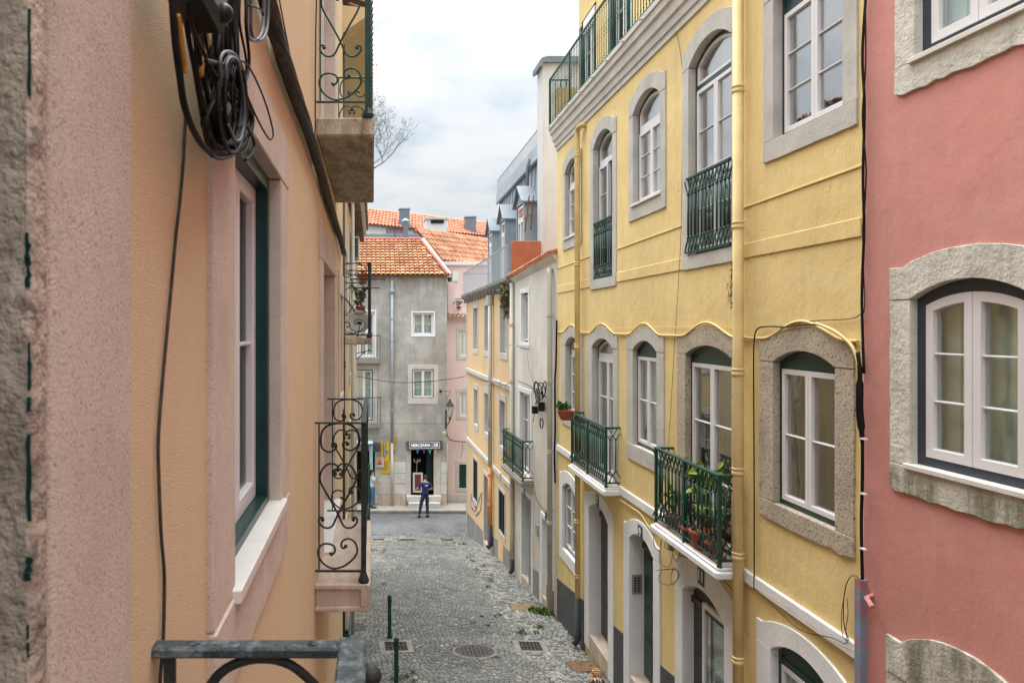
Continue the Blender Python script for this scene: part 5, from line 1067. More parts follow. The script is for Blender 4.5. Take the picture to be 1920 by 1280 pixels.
MB().lathe(W3(760.5, 446, 41.0)+Vector((0, 0, 0.9)), [(0.24, 0), (0.03, 0.14), (0.01, 0.15)], 10).tube([W3(760.5, 446, 41.0)+Vector((0, 0, 0.8)), W3(760.5, 446, 41.0)+Vector((0, 0, 0.95))], 0.03, 5).build('cowl', M['greypipe'], fl)
o = MB().tube([W3(740, 447, 41), W3(740, 409, 41)], 0.018, 5).tube([W3(735, 413, 41), W3(745, 413, 41)], 0.01, 4).build('aerial_mast', M['iron']); tag(o, 'thin aerial mast standing left of the zinc flue', 'aerial')

# ------------------------------------------------------------------ bare tree behind the roofs
tr = empty('bare_tree', (-1.6, 44, -8), 'bare winter tree whose twigs show beside the left hand balconies', 'tree')
rt = random.Random(11); tm = MB(); tw = MB(); buds = MB()
def branch(p, d, L_, r, lvl):
    pts_ = [p]; dd = d.copy()
    for k in range(4):
        dd = (dd+Vector((rt.uniform(-0.25, 0.25), rt.uniform(-0.25, 0.25), rt.uniform(-0.12, 0.2)))).normalized(); pts_.append(pts_[-1]+dd*L_/4)
    (tm if lvl < 2 else tw).tube(pts_, [r*(1-0.14*k) for k in range(5)], 6 if lvl < 2 else 3)
    if lvl < 6:
        for k in range(3 if lvl else 5):
            q = pts_[rt.choice((2, 3, 4))] if lvl else pts_[rt.choice((3, 4))]
            nd_ = (dd+Vector((rt.uniform(-0.9, 0.9), rt.uniform(-0.9, 0.9), rt.uniform(-0.35, 0.7)))).normalized()
            branch(q, nd_, L_*rt.uniform(0.6, 0.78), max(r*0.55, 0.0065), lvl+1)
    elif rt.random() < 0.8:
        leaves(buds, pts_[-1], (0.06, 0.06, 0.06), 3, 0.07, seed=rt.randint(0, 9999))
tm.tube([(-2.0, 44, -8), (-1.95, 44, -2), (-1.8, 44.1, 4), (-1.5, 44, 8.6)], [0.3, 0.25, 0.2, 0.13], 8)
for q in ((0.5, 0.2, 1), (0.95, -0.3, 0.75), (-0.2, -0.4, 1), (-0.9, 0.3, 0.7), (0.8, 0.4, 0.35)): branch(Vector((-1.5, 44, 8.5)), Vector(q).normalized(), 2.3, 0.07, 1)
tm.build('trunk', M['bark'], tr); tw.build('crown', M['bark'], tr); buds.build('buds', M['leafdark'], tr)

# ------------------------------------------------------------------ left hand houses
LF = Frame((-0.365, 0), (0, 1), (1, 0)); pb = empty('peach_house', (-2, 3, -5), 'peach rendered house right beside the camera with pinkish stone window frames', 'house', 'houses on the left side of the street')
window(LF, pb, 1.955, 2.905, -0.675, 0.555, 0.555, rec=0.026, sr=0.044, split=0.025, sw=0.265, sw2=0.255, ear=0.745, crown=0.745, zbot=-0.88, stone='pinkstone', frame='green', rows=2, back='backdark', glass='glassdark', sillout=0.02, fw=0.05, swf=0.06)
window(LF, pb, 5.45, 7.05, -1.60, 0.46, 0.46, rec=0.11, sw=0.30, sw2=0.3, ear=0.72, crown=0.72, zbot=-1.66, stone='pinkstone', frame='green', rows=3, back='backpale', sillout=0.05)
window(LF, pb, 5.45, 7.05, 1.38, 3.5, 3.5, rec=0.11, sw=0.30, sw2=0.3, ear=3.75, crown=3.75, zbot=1.33, stone='pinkstone', frame='green', rows=3, back='backpale')
window(LF, pb, 8.15, 8.85, -0.75, 0.34, 0.34, rec=0.11, sw=0.25, sw2=0.2, ear=0.58, crown=0.58, zbot=-0.95, stone='pinkstone', frame='green', rows=2, back='backpale')
LF.holes.append([(-0.35, -1.6), (0.845, -1.6), (0.845, 0.9), (-0.35, 0.9)])
LF.wall([(-4, -6), (9.2, -6), (9.2, 4.9), (-4, 4.9)], M['peach'], pb, thick=6)
W = MB().box(-0.44, -0.40, -0.35, -0.05, -1.55, 0.85).build('balcony_door', M['green'], pb)
MB().box(-0.62, -0.349, 0.842, 1.122, -1.66, 0.9).build('jamb', M['pinkstone'], W, bevel=0.01)
rj = MB(); zz = -1.66; rr_ = random.Random(2)
rj.box(-0.62, -0.353, 0.80, 0.840, -1.66, 0.9); rj.build('jamb_reveal', M['roughstone'], W, bevel=0.006)
gp = MB(); z = -1.0
while z < 0.7:
    h = rr_.choice((0.008, 0.015, 0.03, 0.05, 0.09)); x = -0.3575+rr_.uniform(-0.0015, 0.0015); w_ = rr_.uniform(0.0015, 0.0052)
    if rr_.random() < 0.8:
        m_ = 7; lp_ = [(x+w_*rr_.uniform(0.15, 1), z+h*k/m_) for k in range(m_+1)]+[(x-w_*rr_.uniform(0.15, 1), z+h*(m_-k)/m_+0.0003) for k in range(m_+1)]
        MB().prism([(a, 0.7985, b) for a, b in lp_], [(a, 0.8005, b) for a, b in lp_]).build('paint_remnant', M['green'], W)
    z += h*rr_.uniform(0.9, 1.5)
MB().box(-0.62, -0.349, -0.6, 1.13, 0.9, 1.15).build('lintel', M['pinkstone'], W, bevel=0.01)
MB().fbox(LF, 0, 1, 0, 1, 0, 1) and None
MB().box(-0.9, -0.37, -0.35, 0.845, -1.62, -1.6).build('threshold', M['lime'], W)

# scroll iron panels: curves read off the near balcony, in a unit panel (across, down)
def npx(l): return [((x-600)/83.0, (y-793)/280.0) for x, y in l]
TOPC = npx([(628, 836), (626, 832), (630, 830.5), (634.5, 835), (632, 842), (621.4, 847.8), (609, 842), (605, 828), (608, 807), (620.6, 796), (641, 792.5), (661, 796), (673.8, 807), (677, 824), (673, 838), (661, 844.5), (650, 841), (646.5, 834), (649, 829), (655, 829), (655.5, 832)])
LYRA = npx([(632, 890), (629, 885), (633, 880.5), (639, 884), (637, 876), (630, 870.5), (618, 871), (608, 881), (603, 898), (609.7, 916), (624, 941), (638, 968), (648, 989), (659, 993), (668, 989), (673.5, 981), (672, 973.5), (666, 973.5), (666.5, 977)])
C3 = npx([(625, 1043), (621, 1040), (626, 1043.5), (631.5, 1038), (630, 1028), (618, 1023), (606, 1026), (599.5, 1038), (603, 1052), (612, 1063), (625, 1070), (636, 1070), (652, 1064), (668, 1050), (674, 1036), (669, 1020), (657, 1013.5), (646, 1018), (643.5, 1027), (648, 1032), (652, 1028)])
def mir(l): return [(1-a-0.1, b) for a, b in l]
def scroll_panel(par, o, ax, wd, h, r, mat, name='scroll_panel', only=None, rods=True):
    """o: top corner at the wall; ax: unit vector across"""
    o = Vector(o); ax = Vector(ax); mp = lambda l: [o+ax*(a*wd)+Vector((0, 0, -b*h)) for a, b in l]
    cs_ = [('scroll', TOPC), ('scroll', LYRA), ('scroll', mir(LYRA)), ('scroll', C3)]
    obj_ = MB().tube([o+ax*0.005+Vector((0, 0, -0.0)), o+ax*0.005+Vector((0, 0, -h))], r*0.8, 5).build(name, M[mat], par)
    for nm, c in (cs_ if only is None else [cs_[i] for i in only]):
        p = catmull(mp(c), 3); mb = MB().tube(p, r, 6); mb.ball(p[0], r*2.0, 6, 4); mb.ball(p[-1], r*2.0, 6, 4); mb.build(nm, M[mat], obj_, smooth=True)
    return obj_
def iron_box_balcony(fr, par, u0, u1, dep, z0, z1, zr, zlow, mat='iron', slab='beigeslab', r=0.0065, bar=0.011, post=0.016, barw=0.035, label=None, topw=None, panelface=True):
    B = MB().fbox(fr, u0-0.0, u1, z0, z1, 0, dep+0.01).build('balcony', M[slab], par, bevel=0.012)
    if label: B['label'] = label
    if panelface:
        h = z1-z0
        MB().ring(fr, [(0, 0)]*0 or [(u0, z0)]*0 or [(u0, z0), (u0, z1), (u0, z1), (u0, z0)], [(u0, z0), (u0, z1), (u0, z1), (u0, z0)], 0, 0.001) if False else None
        rim = MB(); e_ = 0.02
        rim.fbox(fr, u0-e_, u0, z1-0.035, z1-0.002, 0, dep+0.008); rim.fbox(fr, u0-e_, u0, z0+0.002, z0+0.03, 0, dep+0.008); rim.fbox(fr, u0-e_, u0, z0+0.03, z1-0.035, dep-0.05, dep+0.008)
        rim.build('panel_moulding', M[slab], B, bevel=0.006)
    d = dep-0.03; ax = Vector((fr.n.x, fr.n.y, 0)); tv = Vector((fr.t.x, fr.t.y, 0)); tw_ = topw or barw
    MB().fbox(fr, u0-0.012, u1+0.012, zr-bar, zr, d-tw_/2, d+tw_/2).fbox(fr, u0-0.012, u0+0.02, zr-bar, zr-0.001, -0.02, d-tw_/2).fbox(fr, u1-0.02, u1+0.012, zr-bar, zr-0.001, -0.02, d-tw_/2).build('top_rail', M[mat], B, bevel=0.003)
    MB().fbox(fr, u0, u1, zlow-0.012, zlow, d-0.012, d+0.012).fbox(fr, u0, u0+0.02, zlow-0.012, zlow-0.001, -0.02, d-0.012).fbox(fr, u1-0.02, u1, zlow-0.012, zlow-0.001, -0.02, d-0.012).build('bottom_rail', M[mat], B, bevel=0.002)
    for uu in (u0+0.015, u1-0.015):
        c = fr.P(uu, 0, d); pm_ = MB().box(c.x-post, c.x+post, c.y-post, c.y+post, z1+0.05, zr-bar)
        pm_.lathe((c.x, c.y, z1), [(post*1.9, 0), (post*2.1, 0.02), (post*1.5, 0.045), (post*0.9, 0.07)], 8); pm_.build('post', M[mat], B)
    for uu in (u0+0.012, u1-0.012): scroll_panel(B, fr.P(uu, zr-bar, 0.02), ax, d-0.03, zr-bar-zlow, r, mat)
    n = max(1, round((u1-u0)/0.42))
    for k in range(n):
        w_ = (u1-u0-0.06)/n; scroll_panel(B, fr.P(u0+0.03+w_*k, zr-bar, d), tv, w_, zr-bar-zlow, r*0.9, mat, only=(0, 1, 3))
    return B
iron_box_balcony(LF, pb, 4.82, 6.42, 0.335, -1.775, -1.60, -0.595, -1.52, label='black iron scrollwork balcony on a beige stone slab')
iron_box_balcony(LF, pb, 4.93, 7.6, 0.36, 1.215, 1.335, 2.45, 1.44, mat='greenrail', slab='oldslab', post=0.019, label='upper scrollwork balcony on a stained old stone slab', panelface=False)
# the balcony the picture is taken from
OB = MB().box(-0.365, 0.0, -0.75, 1.36, -1.8, -1.62).build('balcony', M['beigeslab'], pb, bevel=0.01); OB['label'] = 'near balcony with worn blue black iron rail'
MB().box(-0.42, -0.058, 1.268, 1.306, -0.546, -0.528).build('top_rail', M['ironworn'], OB, bevel=0.004)
MB().box(-0.058, -0.012, -0.7, 1.308, -0.545, -0.524).build('top_rail', M['ironworn'], OB, bevel=0.004)
MB().box(-0.348, -0.330, 1.278, 1.296, -1.6, -0.547).build('post', M['iron'], OB, bevel=0.002)
MB().box(-0.050, -0.020, 1.272, 1.302, -1.6, -0.547).build('post', M['ironworn'], OB, bevel=0.003)
MB().box(-0.365, -0.02, 1.276, 1.298, -1.52, -1.505).build('bottom_rail', M['iron'], OB)
op = MB(); o_ = Vector((-0.33, 1.287, -0.547)); mp = lambda l: [o_+Vector((a*0.30, 0, -b*0.96)) for a, b in l]
for nm, c in (('scroll', [(0.02, 0.40), (0.06, 0.16), (0.2, 0.05), (0.36, 0.012), (0.56, 0.008), (0.72, 0.035), (0.88, 0.10), (0.99, 0.22), (1.0, 0.4)]), ('scroll', LYRA), ('scroll', C3)):
    MB().tube(catmull(mp(c), 4), 0.0085, 6).build(nm, M['iron'], OB, smooth=True)
for yv in (-0.1, 0.4, 0.9): MB().box(-0.044, -0.026, yv-0.008, yv+0.008, -1.6, -0.545).build('baluster', M['iron'], OB)
for k in range(3): scroll_panel(OB, Vector((-0.035, 1.25-0.42*k, -0.547)), Vector((0, -1, 0)), 0.42, 0.95, 0.008, 'iron', only=(1, 3))
MB().ball((-0.005, 1.33, -0.60), 0.02, 8, 6).build('finial', M['iron'], OB, smooth=True)
MB().lathe((-0.10, 1.287, -0.529), [(0.010, 0), (0.010, 0.003), (0.004, 0.006)], 8).lathe((-0.30, 1.287, -0.529), [(0.010, 0), (0.010, 0.003), (0.004, 0.006)], 8).build('rivet', M['ironworn'], OB)

# next two houses on the left
L2 = Frame((-0.5, 0), (0, 1), (1, 0)); c1 = empty('cream_house', (-2, 12, gz(12)), 'cream rendered house beyond the peach house, carrying the black balcony', 'house', 'houses on the left side of the street')
window(L2, c1, 10.8, 11.75, -0.13, 1.95, 1.95, rec=0.1, sw=0.18, ear=2.1, crown=2.1, stone='lime', frame='green', rows=3, back='backpale')
window(L2, c1, 13.3, 14.2, -0.1, 1.3, 1.3, rec=0.1, sw=0.18, ear=1.45, crown=1.45, stone='lime', frame='green', rows=2, back='backpale')
window(L2, c1, 10.8, 11.75, -3.1, -1.2, -1.2, rec=0.1, sw=0.18, ear=-1.05, crown=-1.05, stone='lime', frame='green', rows=3, back='backpale')
door(L2, c1, 13.2, 14.3, gz(13.5)+0.1, -3.6, -3.6, rec=0.06, sw=0.15, stone='lime', mat='green', ear=-3.45, crown=-3.45, zout=gz(14)-0.1)
L2.wall([(9.1, -6), (15.0, -6.3), (15.0, 3.6), (9.1, 3.6)], M['cream'], c1, thick=6); L2.holes = []
MB().prism([L2.P(9.1, 3.35, 0), L2.P(9.1, 3.5, 0.2), L2.P(9.1, 3.66, 0.44), L2.P(9.1, 3.75, 0.44), L2.P(9.1, 3.9, -1)], [L2.P(15, 3.35, 0), L2.P(15, 3.5, 0.2), L2.P(15, 3.66, 0.44), L2.P(15, 3.75, 0.44), L2.P(15, 3.9, -1)]).build('eave', M['cream2'], c1)
tmb = MB(); tiles((-0.04, 9.1, 3.78), (0, 0.2, 0), (-0.26, 0, 0.11), 29, 8, tmb); tmb.build('roof_tile', M['tileold'], c1)['kind'] = 'stuff'
iron_box_balcony(L2, c1, 10.6, 11.95, 0.475, -0.245, -0.145, 0.875, -0.11, r=0.006, label='black iron balcony with satellite dish', slab='oldslab', post=0.02, panelface=False, topw=0.06)
pipe([L2.P(9.35, 3.4, 0.12), L2.P(9.35, gz(9.4), 0.12)], 0.04, 'brownpipe', c1, [L2.P(9.35, z, 0.12) for z in (1.5, -0.5, -2.5)])
c2 = empty('ochre_house', (-2, 18.5, gz(18)), 'pale ochre house at the left hand street corner with a tiled eave', 'house', 'houses on the left side of the street')
for zz in (-3.6, -1.0, 1.0 if False else 0.6):
    for a in (16.0, 19.0): window(L2, c2, a, a+0.9, zz, zz+1.4, zz+1.4, rec=0.1, sw=0.16, stone='lime', frame='green', rows=2, back='backpale', ear=zz+1.56, crown=zz+1.56)
L2.wall([(15.0, -6.3), (22.0, -7.3), (22.0, 2.6), (15.0, 2.6)], M['cream2'], c2, thick=6)
MB().prism([L2.P(15.01, 2.42, 0), L2.P(15.01, 2.5, 0.15), L2.P(15.01, 2.62, 0.3), L2.P(15.01, 2.7, 0.3), L2.P(15.01, 2.85, -1)], [L2.P(22.1, 2.42, 0), L2.P(22.1, 2.5, 0.15), L2.P(22.1, 2.62, 0.3), L2.P(22.1, 2.7, 0.3), L2.P(22.1, 2.85, -1)]).build('eave', M['limegrey'], c2)
tmb = MB(); tiles((-0.17, 15.0, 2.72), (0, 0.2, 0), (-0.26, 0, 0.11), 36, 7, tmb); tmb.build('roof_tile', M['tileold'], c2)['kind'] = 'stuff'
for z_ in (2.46,):
    for k in range(22): MB().fbox(L2, 15.1+k*0.32, 15.2+k*0.32, 2.40, 2.5, 0.0, 0.24).build('rafter_end', M['tileold'], c2)
MB().tube([L2.P(15.05, 2.5, 0.1), L2.P(15.05, gz(15), 0.1)], 0.035, 8).build('drainpipe', M['whitepipe'], c2, smooth=True)
MB().fbox(L2, 21.75, 22.02, -7.3, 2.42, 0, 0.03).build('corner_pilaster', M['lime'], c2)
ac = empty('air_conditioner', L2.P(17, 1.5, 0), 'white air conditioner unit high on the ochre house wall', 'air conditioner')
MB().fbox(L2, 16.7, 17.4, 1.47, 1.95, 0.02, 0.19).build('casing', M['whitepipe'], ac, bevel=0.01)
for k in range(14): MB().fbox(L2, 16.685, 16.7, 1.50+k*0.03, 1.515+k*0.03, 0.04, 0.17).build('slat', M['slate'], ac)
dsh = empty('satellite_dish', L2.P(10.75, 0.1, 0.25), 'small pale satellite dish behind the black balcony railing', 'satellite dish')
c = W3(672, 603, 10.72); prof_ = [(0.001, -0.03), (0.06, -0.022), (0.12, 0.0), (0.155, 0.02), (0.158, 0.026), (0.12, 0.006), (0.06, -0.016), (0.001, -0.024)]
MB().lathe(c, prof_, 20, Vector((0.25, -1, 0.12))).build('dish', M['limegrey'], dsh, smooth=True); MB().tube([c, c+Vector((0.0, 0.1, -0.15)), c+Vector((-0.05, 0.1, -0.33))], 0.012, 6).tube([c+Vector((0, 0, -0.15)), c+Vector((0.03, -0.14, -0.02))], 0.006, 4).box(c.x+0.01, c.x+0.05, c.y-0.17, c.y-0.12, c.z-0.04, c.z).build('arm', M['iron'], dsh)
pot_plant(W3(676, 574, 11.2)+Vector((0, 0, -0.12)), 0.07, 0.12, 'leafdark', 'dark leafy plant behind the black balcony railing', 90, (0.09, 0.12, 0.16), 0.07, lift=0.14, seed=8)
pot_plant(W3(681, 533, 11.5), 0.075, 0.16, 'leafdark', 'terracotta pot high on a stand in the black balcony', 6, (0.05, 0.05, 0.04), 0.04, lift=0.01, seed=9, stems=1)
ro = MB()
for (xa, xb, py, Y) in ((656, 721, 523, 10.7), (664, 710, 539.5, 11.4), (656, 684, 515.5, 10.7), (656, 684, 530, 10.9)): ro.tube([W3(xa, py, Y), W3(xb, py+0.5, Y)], 0.008, 6)
for (px, py, Y) in ((721, 523.5, 10.7), (710, 540, 11.4)): ro.lathe(W3(px, py, Y)+Vector((0, 0, -0.012)), [(0.005, 0), (0.012, 0.002), (0.012, 0.022), (0.005, 0.024)], 6)
o = ro.build('drying_rods', M['iron']); tag(o, 'black drying rods sticking out of the black balcony', 'clothes rods')
hd = MB()
for (x0_, y0_, x1_, y1_) in ((690, 655, 697, 658), (668, 662, 693, 657), (668, 674, 686, 658)): hd.tube([W3(x0_, y0_, 12), W3(x1_, y1_, 12)], 0.007, 5)
o = hd.build('lower_drying_rods', M['iron']); tag(o, 'thin iron rods under the black balcony slab', 'clothes rods')

# ------------------------------------------------------------------ street furniture
def bollard(x, y, label, h=0.87):
    z = gz(y); e = empty('bollard', (x, y, z), label, 'bollard', 'green iron bollards on the left of the street')
    MB().lathe((x, y, z-0.05), [(0.045, 0), (0.045, 0.12), (0.036, 0.14), (0.034, h-0.14), (0.044, h-0.13), (0.044, h-0.10), (0.03, h-0.09)], 12).build('shaft', M['greenrail'], e, smooth=False)
    MB().ball((x, y, z+h-0.085), 0.042, 12, 8).lathe((x, y, z+h-0.14), [(0.03, 0), (0.05, 0.01), (0.03, 0.02)], 12).build('ball_top', M['greenrail'], e, smooth=True)
bollard(0.31, 14.75, 'green bollard standing on its own behind the other, before the balcony slab'); bollard(0.36, 12.05, 'nearest green bollard in front of the square drain grate'); bollard(-0.43, 12.5, 'bollard by the left wall with only its ball top showing')
gp_ = empty('green_post', (-0.13, 25, gz(25)), 'tall dark green post at the left edge of the street end', 'post')
MB().lathe((-0.13, 25, gz(25)-0.05), [(0.05, 0), (0.05, 0.3), (0.035, 0.34), (0.033, 2.75), (0.045, 2.77), (0.01, 2.82)], 10).build('shaft', M['greenrail'], gp_)
MB().lathe((-0.13, 25, gz(25)+2.0), [(0.036, 0), (0.045, 0.02), (0.036, 0.04)], 10).build('collar', M['greenrail'], gp_)

# ------------------------------------------------------------------ plants
pot_plant(YF.P(yy(8.22), -2.455, 0.13), 0.10, 0.17, 'leafdark', 'terracotta pot with narrow leaves at the near end of the long green balcony', 55, (0.2, 0.10, 0.2), 0.07, lift=0.2, seed=1, stems=8)
pot_plant(YF.P(yy(8.55), -2.455, 0.14), 0.13, 0.20, 'leafpale', 'tall plant with big yellow green leaves on the green balcony', 42, (0.26, 0.12, 0.3), 0.17, lift=0.48, seed=2, stems=8)
pot_plant(YF.P(yy(8.85), -2.455, 0.12), 0.12, 0.16, 'leafdark', 'bushy olive coloured plant between the other pots', 80, (0.16, 0.10, 0.18), 0.06, lift=0.24, seed=3, stems=7)
pot_plant(YF.P(yy(9.45), -2.455, 0.12), 0.09, 0.15, 'leaf', 'small fern like plant at the far end of the long green balcony', 40, (0.14, 0.10, 0.14), 0.09, lift=0.18, seed=5, stems=7)
bx = empty('window_box', YF.P(yy(14.2), -1.68, 0.28), 'red terracotta planter box hanging at the far end of the green balcony', 'planter')
pA, pB_ = YF.P(yy(14.05), -1.73, 0.16), YF.P(yy(14.10), -1.56, 0.40)
MB().prism([Vector((3.42, 13.98, -1.70)), Vector((3.60, 13.98, -1.70)), Vector((3.60, 14.12, -1.70)), Vector((3.42, 14.12, -1.70))], [Vector((3.36, 13.95, -1.53)), Vector((3.64, 13.95, -1.53)), Vector((3.64, 14.16, -1.53)), Vector((3.36, 14.16, -1.53))]).box(3.345, 3.655, 13.935, 14.175, -1.545, -1.52).build('box', M['terracotta'], bx, bevel=0.006)
mb = MB(); leaves(mb, (3.47, 14.05, -1.47), (0.15, 0.08, 0.06), 90, 0.08, seed=6); leaves(mb, (3.38, 14.0, -1.44), (0.08, 0.08, 0.08), 50, 0.07, seed=7); mb.build('leaves', M['leaf'], bx)
def weeds(name, pts_, label, mat='leafdark', n=30, sz=0.038):
    mb = MB()
    for k, (x, y, r) in enumerate(pts_): leaves(mb, (x, y, gz(y)+0.008), (r*1.3, r*1.8, 0.012), int(n*(0.4+r*3)), sz, up=0.5, seed=k+len(pts_)*7)
    o = mb.build(name, M[mat]); tag(o, label, 'weeds', kind='stuff')
rw = random.Random(4)
weeds('weeds', [(3.55+rw.uniform(-0.1, 0.15), 16.6, 0.12), (3.7, 16.45, 0.12)], 'green weeds at the foot of the white drainpipe', 'leaf', 170, 0.09)
weeds('weeds', [(3.1+rw.uniform(-0.25, 0.35), rw.uniform(14.8, 15.6), rw.uniform(0.05, 0.14)) for _ in range(6)], 'scattered green weeds near the right drain grate', 'leaf', 60)
weeds('weeds', [(2.9+0.02*(y-22)+rw.uniform(-0.1, 0.3), y, rw.uniform(0.05, 0.13)) for y in [19+0.33*k for k in range(0, 14, 2)]], 'line of weeds beside the pale cobbles on the right', 'leaf', 60)
weeds('weeds', [(2.9+rw.uniform(-0.3, 0.3), 26.4+rw.uniform(-0.3, 0.5), rw.uniform(0.05, 0.12)) for _ in range(5)], 'small weeds near the far right drain', 'leafdark', 50)
weeds('weeds', [(rw.uniform(0.3, 0.95), rw.uniform(11.8, 12.9), rw.uniform(0.04, 0.12)) for _ in range(7)], 'yellowing weeds between the cobbles by the nearest bollard', 'drygreen', 60)
weeds('weeds', [(rw.uniform(-0.3, 0.6), rw.uniform(17.5, 25), rw.uniform(0.05, 0.15)) for _ in range(6)], 'mossy weeds along the left edge of the street', 'drygreen', 50)
weeds('weeds', [(rw.uniform(2.0, 2.7), rw.uniform(15, 19), rw.uniform(0.03, 0.09)) for _ in range(5)], 'faint line of moss right of the street middle', 'leafdark', 40, 0.04)
def hang(name, px, py, fr, d, rad, n, label, mat, sz=0.06, seed=0):
    p = fr.P(fr.u(px, d), fr.z(px, py, d), d); e = MB(); leaves(e, p, rad, n, sz, up=-0.6, seed=seed); leaves(e, p+Vector((0, 0, -rad[2]*0.9)), (rad[0]*0.6, rad[1]*0.6, rad[2]*0.6), n//2, sz, up=-0.6, seed=seed+1)
    tag(e.build(name, M[mat]), label, 'plant')
hang('hanging_plant', 945, 545, OF, 0.14, (0.16, 0.4, 0.3), 260, 'shaggy weeds hanging from the orange house eave', 'drygreen', 0.09, 1)
hang('hanging_plant', 948, 572, OF, 0.08, (0.08, 0.2, 0.25), 90, 'trailing weeds below the orange house eave', 'drygreen', 0.08, 5)
mb = MB(); rr2 = random.Random(9)
for k in range(9):
    u = yy(8.0)+rr2.uniform(-0.02, 0.1); z = 0.66; p_ = [YF.P(u, z, 0.02)]
    for q in range(5): u += rr2.uniform(-0.035, 0.035); z -= rr2.uniform(0.05, 0.13); p_.append(YF.P(u, z, 0.015+rr2.uniform(0, 0.03)))
    mb.tube(p_, 0.0022, 3)
    for v in p_[1:]: leaves(mb, v, (0.02, 0.03, 0.03), 5, 0.028, seed=k)
tag(mb.build('dry_creeper', M['drygreen']), 'dry creeper hanging from the stone sill beside the thick yellow pipe', 'plant')

# ------------------------------------------------------------------ cables
def lp(px, py, d): Y = (0.365-d)*FPX/(VX-px); return Vector((-0.365+d, Y, (VY-py)/FPX*Y))
def rp(fr, px, py, d): return fr.P(fr.u(px, d), fr.z(px, py, d), d)
rk = random.Random(21)
cb = empty('cable_bundle', lp(400, 200, 0.05), 'tangle of thick black cables hanging on the peach wall above the near window', 'cable bundle')
def cab(l, r, mat='cable', d=0.05, n=5, par=None, name='cable', sides=8, ds=None):
    P_ = [lp(x, y, (ds[i] if ds else d)) for i, (x, y) in enumerate(l)]; return MB().tube(catmull(P_, n), r, sides).build(name, M[mat], par or cb, smooth=True)
cab([(322, -40), (325, 30), (330, 90), (337, 140), (345, 195), (360, 238), (378, 270), (398, 290)], 0.0058, d=0.07)
cab([(333, 27), (338, 60), (343, 100), (347, 138)], 0.0042, 'ochretape', d=0.076)
cab([(342, -40), (352, 60), (365, 130), (376, 195), (388, 250), (402, 285), (420, 296)], 0.0045, d=0.065)
cab([(350, -40), (358, 40), (385, 105), (420, 170), (455, 225), (470, 250), (477, 272), (470, 292), (460, 300)], 0.0035, d=0.085)
cab([(372, 30), (383, 55), (388, 90), (380, 118), (377, 143)], 0.0045, 'ochretape', d=0.07)
cab([(366, 20), (370, 60), (372, 110), (374, 160), (380, 215), (395, 262), (415, 290)], 0.0058, 'cablebrown', d=0.06)
for k in range(26):
    a = rk.uniform(356, 446); b = rk.uniform(400, 462); c = rk.uniform(398, 440); bt_ = rk.uniform(262, 297); d = rk.uniform(0.035, 0.085); e_ = rk.uniform(-10, 10)
    cab([(a, -40), (a+e_*0.4, 50), (a+(c-a)*0.25+e_, 130), (c-18, 220), (c-6, bt_-12), (c+8, bt_), (c+24, bt_-14), (c+34, 215), (b+6-e_, 130), (b, 40), (b+4, -40)], rk.choice((0.0026, 0.0032, 0.004, 0.0048)), rk.choice(('cable', 'cable', 'cable', 'cable', 'cable', 'cable', 'cablebrown')), d=d, n=5, sides=6)
for (cx_, cy_, rx_, ry_, r_) in ((440, 185, 19, 76, 0.004), (430, 190, 22, 80, 0.0036), (447, 178, 12, 60, 0.003), (436, 195, 26, 92, 0.004), (425, 200, 16, 70, 0.003)):
    P_ = [lp(cx_+rx_*math.cos(q), cy_+ry_*math.sin(q), 0.09) for q in [2*math.pi*k/18 for k in range(18)]]
    MB().tube(catmull(P_, 2, True), r_, 6, True).build('coil', M['cable'], cb, smooth=True)
cab([(414, 148), (412, 120), (418, 100), (432, 98), (442, 108), (452, 150), (458, 215), (452, 258), (440, 262), (428, 235)], 0.0032, 'cablegrey', d=0.1)
cab([(424, 150), (424, 122), (432, 108), (444, 112), (452, 130)], 0.003, 'cablegrey', d=0.102)
cab([(449, 150), (450, 118), (462, 120), (480, 150), (500, 200), (512, 248), (507, 262), (494, 245), (474, 205), (456, 160)], 0.0024, d=0.09)
cab([(386, 115), (400, 117), (420, 124)], 0.004, d=0.095, name='tie'); cab([(398, 292), (415, 298), (435, 292)], 0.003, d=0.09, name='tie')
for (xa, xb) in ((460, 466), (468, 474)): cab([(xa, -40), (xb-4, 20), (xb-3, 60), (xb+6, 75), (xb+20, 70), (xb+28, 40), (xb+30, -40)], 0.005, 'cablegrey', d=0.06)
cab([(467, 10), (480, 14), (492, 22), (494, 30)], 0.0025, d=0.075, name='tie')
jb = empty('junction_box', lp(395, 0, 0.1), 'glossy black junction box at the top of the cable tangle', 'junction box')
p_ = lp(395, 30, 0.11); MB().box(p_.x-0.06, p_.x+0.012, p_.y-0.07, p_.y+0.085, p_.z+0.0, p_.z+0.16).build('box', M['plasticblack'], jb, bevel=0.012); MB().ball((p_.x+0.012, p_.y+0.045, p_.z+0.022), 0.016, 10, 8).build('screw_cap', M['plasticblack'], jb, smooth=True)
ct = empty('wall_cable_run', lp(560, 200, 0.02), 'thick dusty bundle of twisted cables running along the peach wall', 'cable')
base = [(488, -60), (500, -5), (516, 55), (532, 110), (552, 172), (573, 232), (590, 285), (606, 340), (622, 395), (636, 440), (645, 475)]
for k in range(9):
    ph = k*0.7; P_ = []
    for i, (x, y) in enumerate(base): v = lp(x, y, 0.038); P_.append(v+Vector((0.017*math.cos(ph+i*1.1), 0, 0))+Vector((0, 0.028, 0.022))*math.sin(ph+i*1.1))
    MB().tube(catmull(P_, 5), rk.choice((0.009, 0.011, 0.013)), 7).build('cable', M['cablebrown'] if k % 4 else M['cable'], ct, smooth=True)
MB().tube([v+Vector((0, -0.03, -0.035)) for v in catmull([lp(x, y, 0.012) for x, y in base[2:7]], 4)], 0.010, 6).build('conduit', M['whitepipe'], ct, smooth=True)
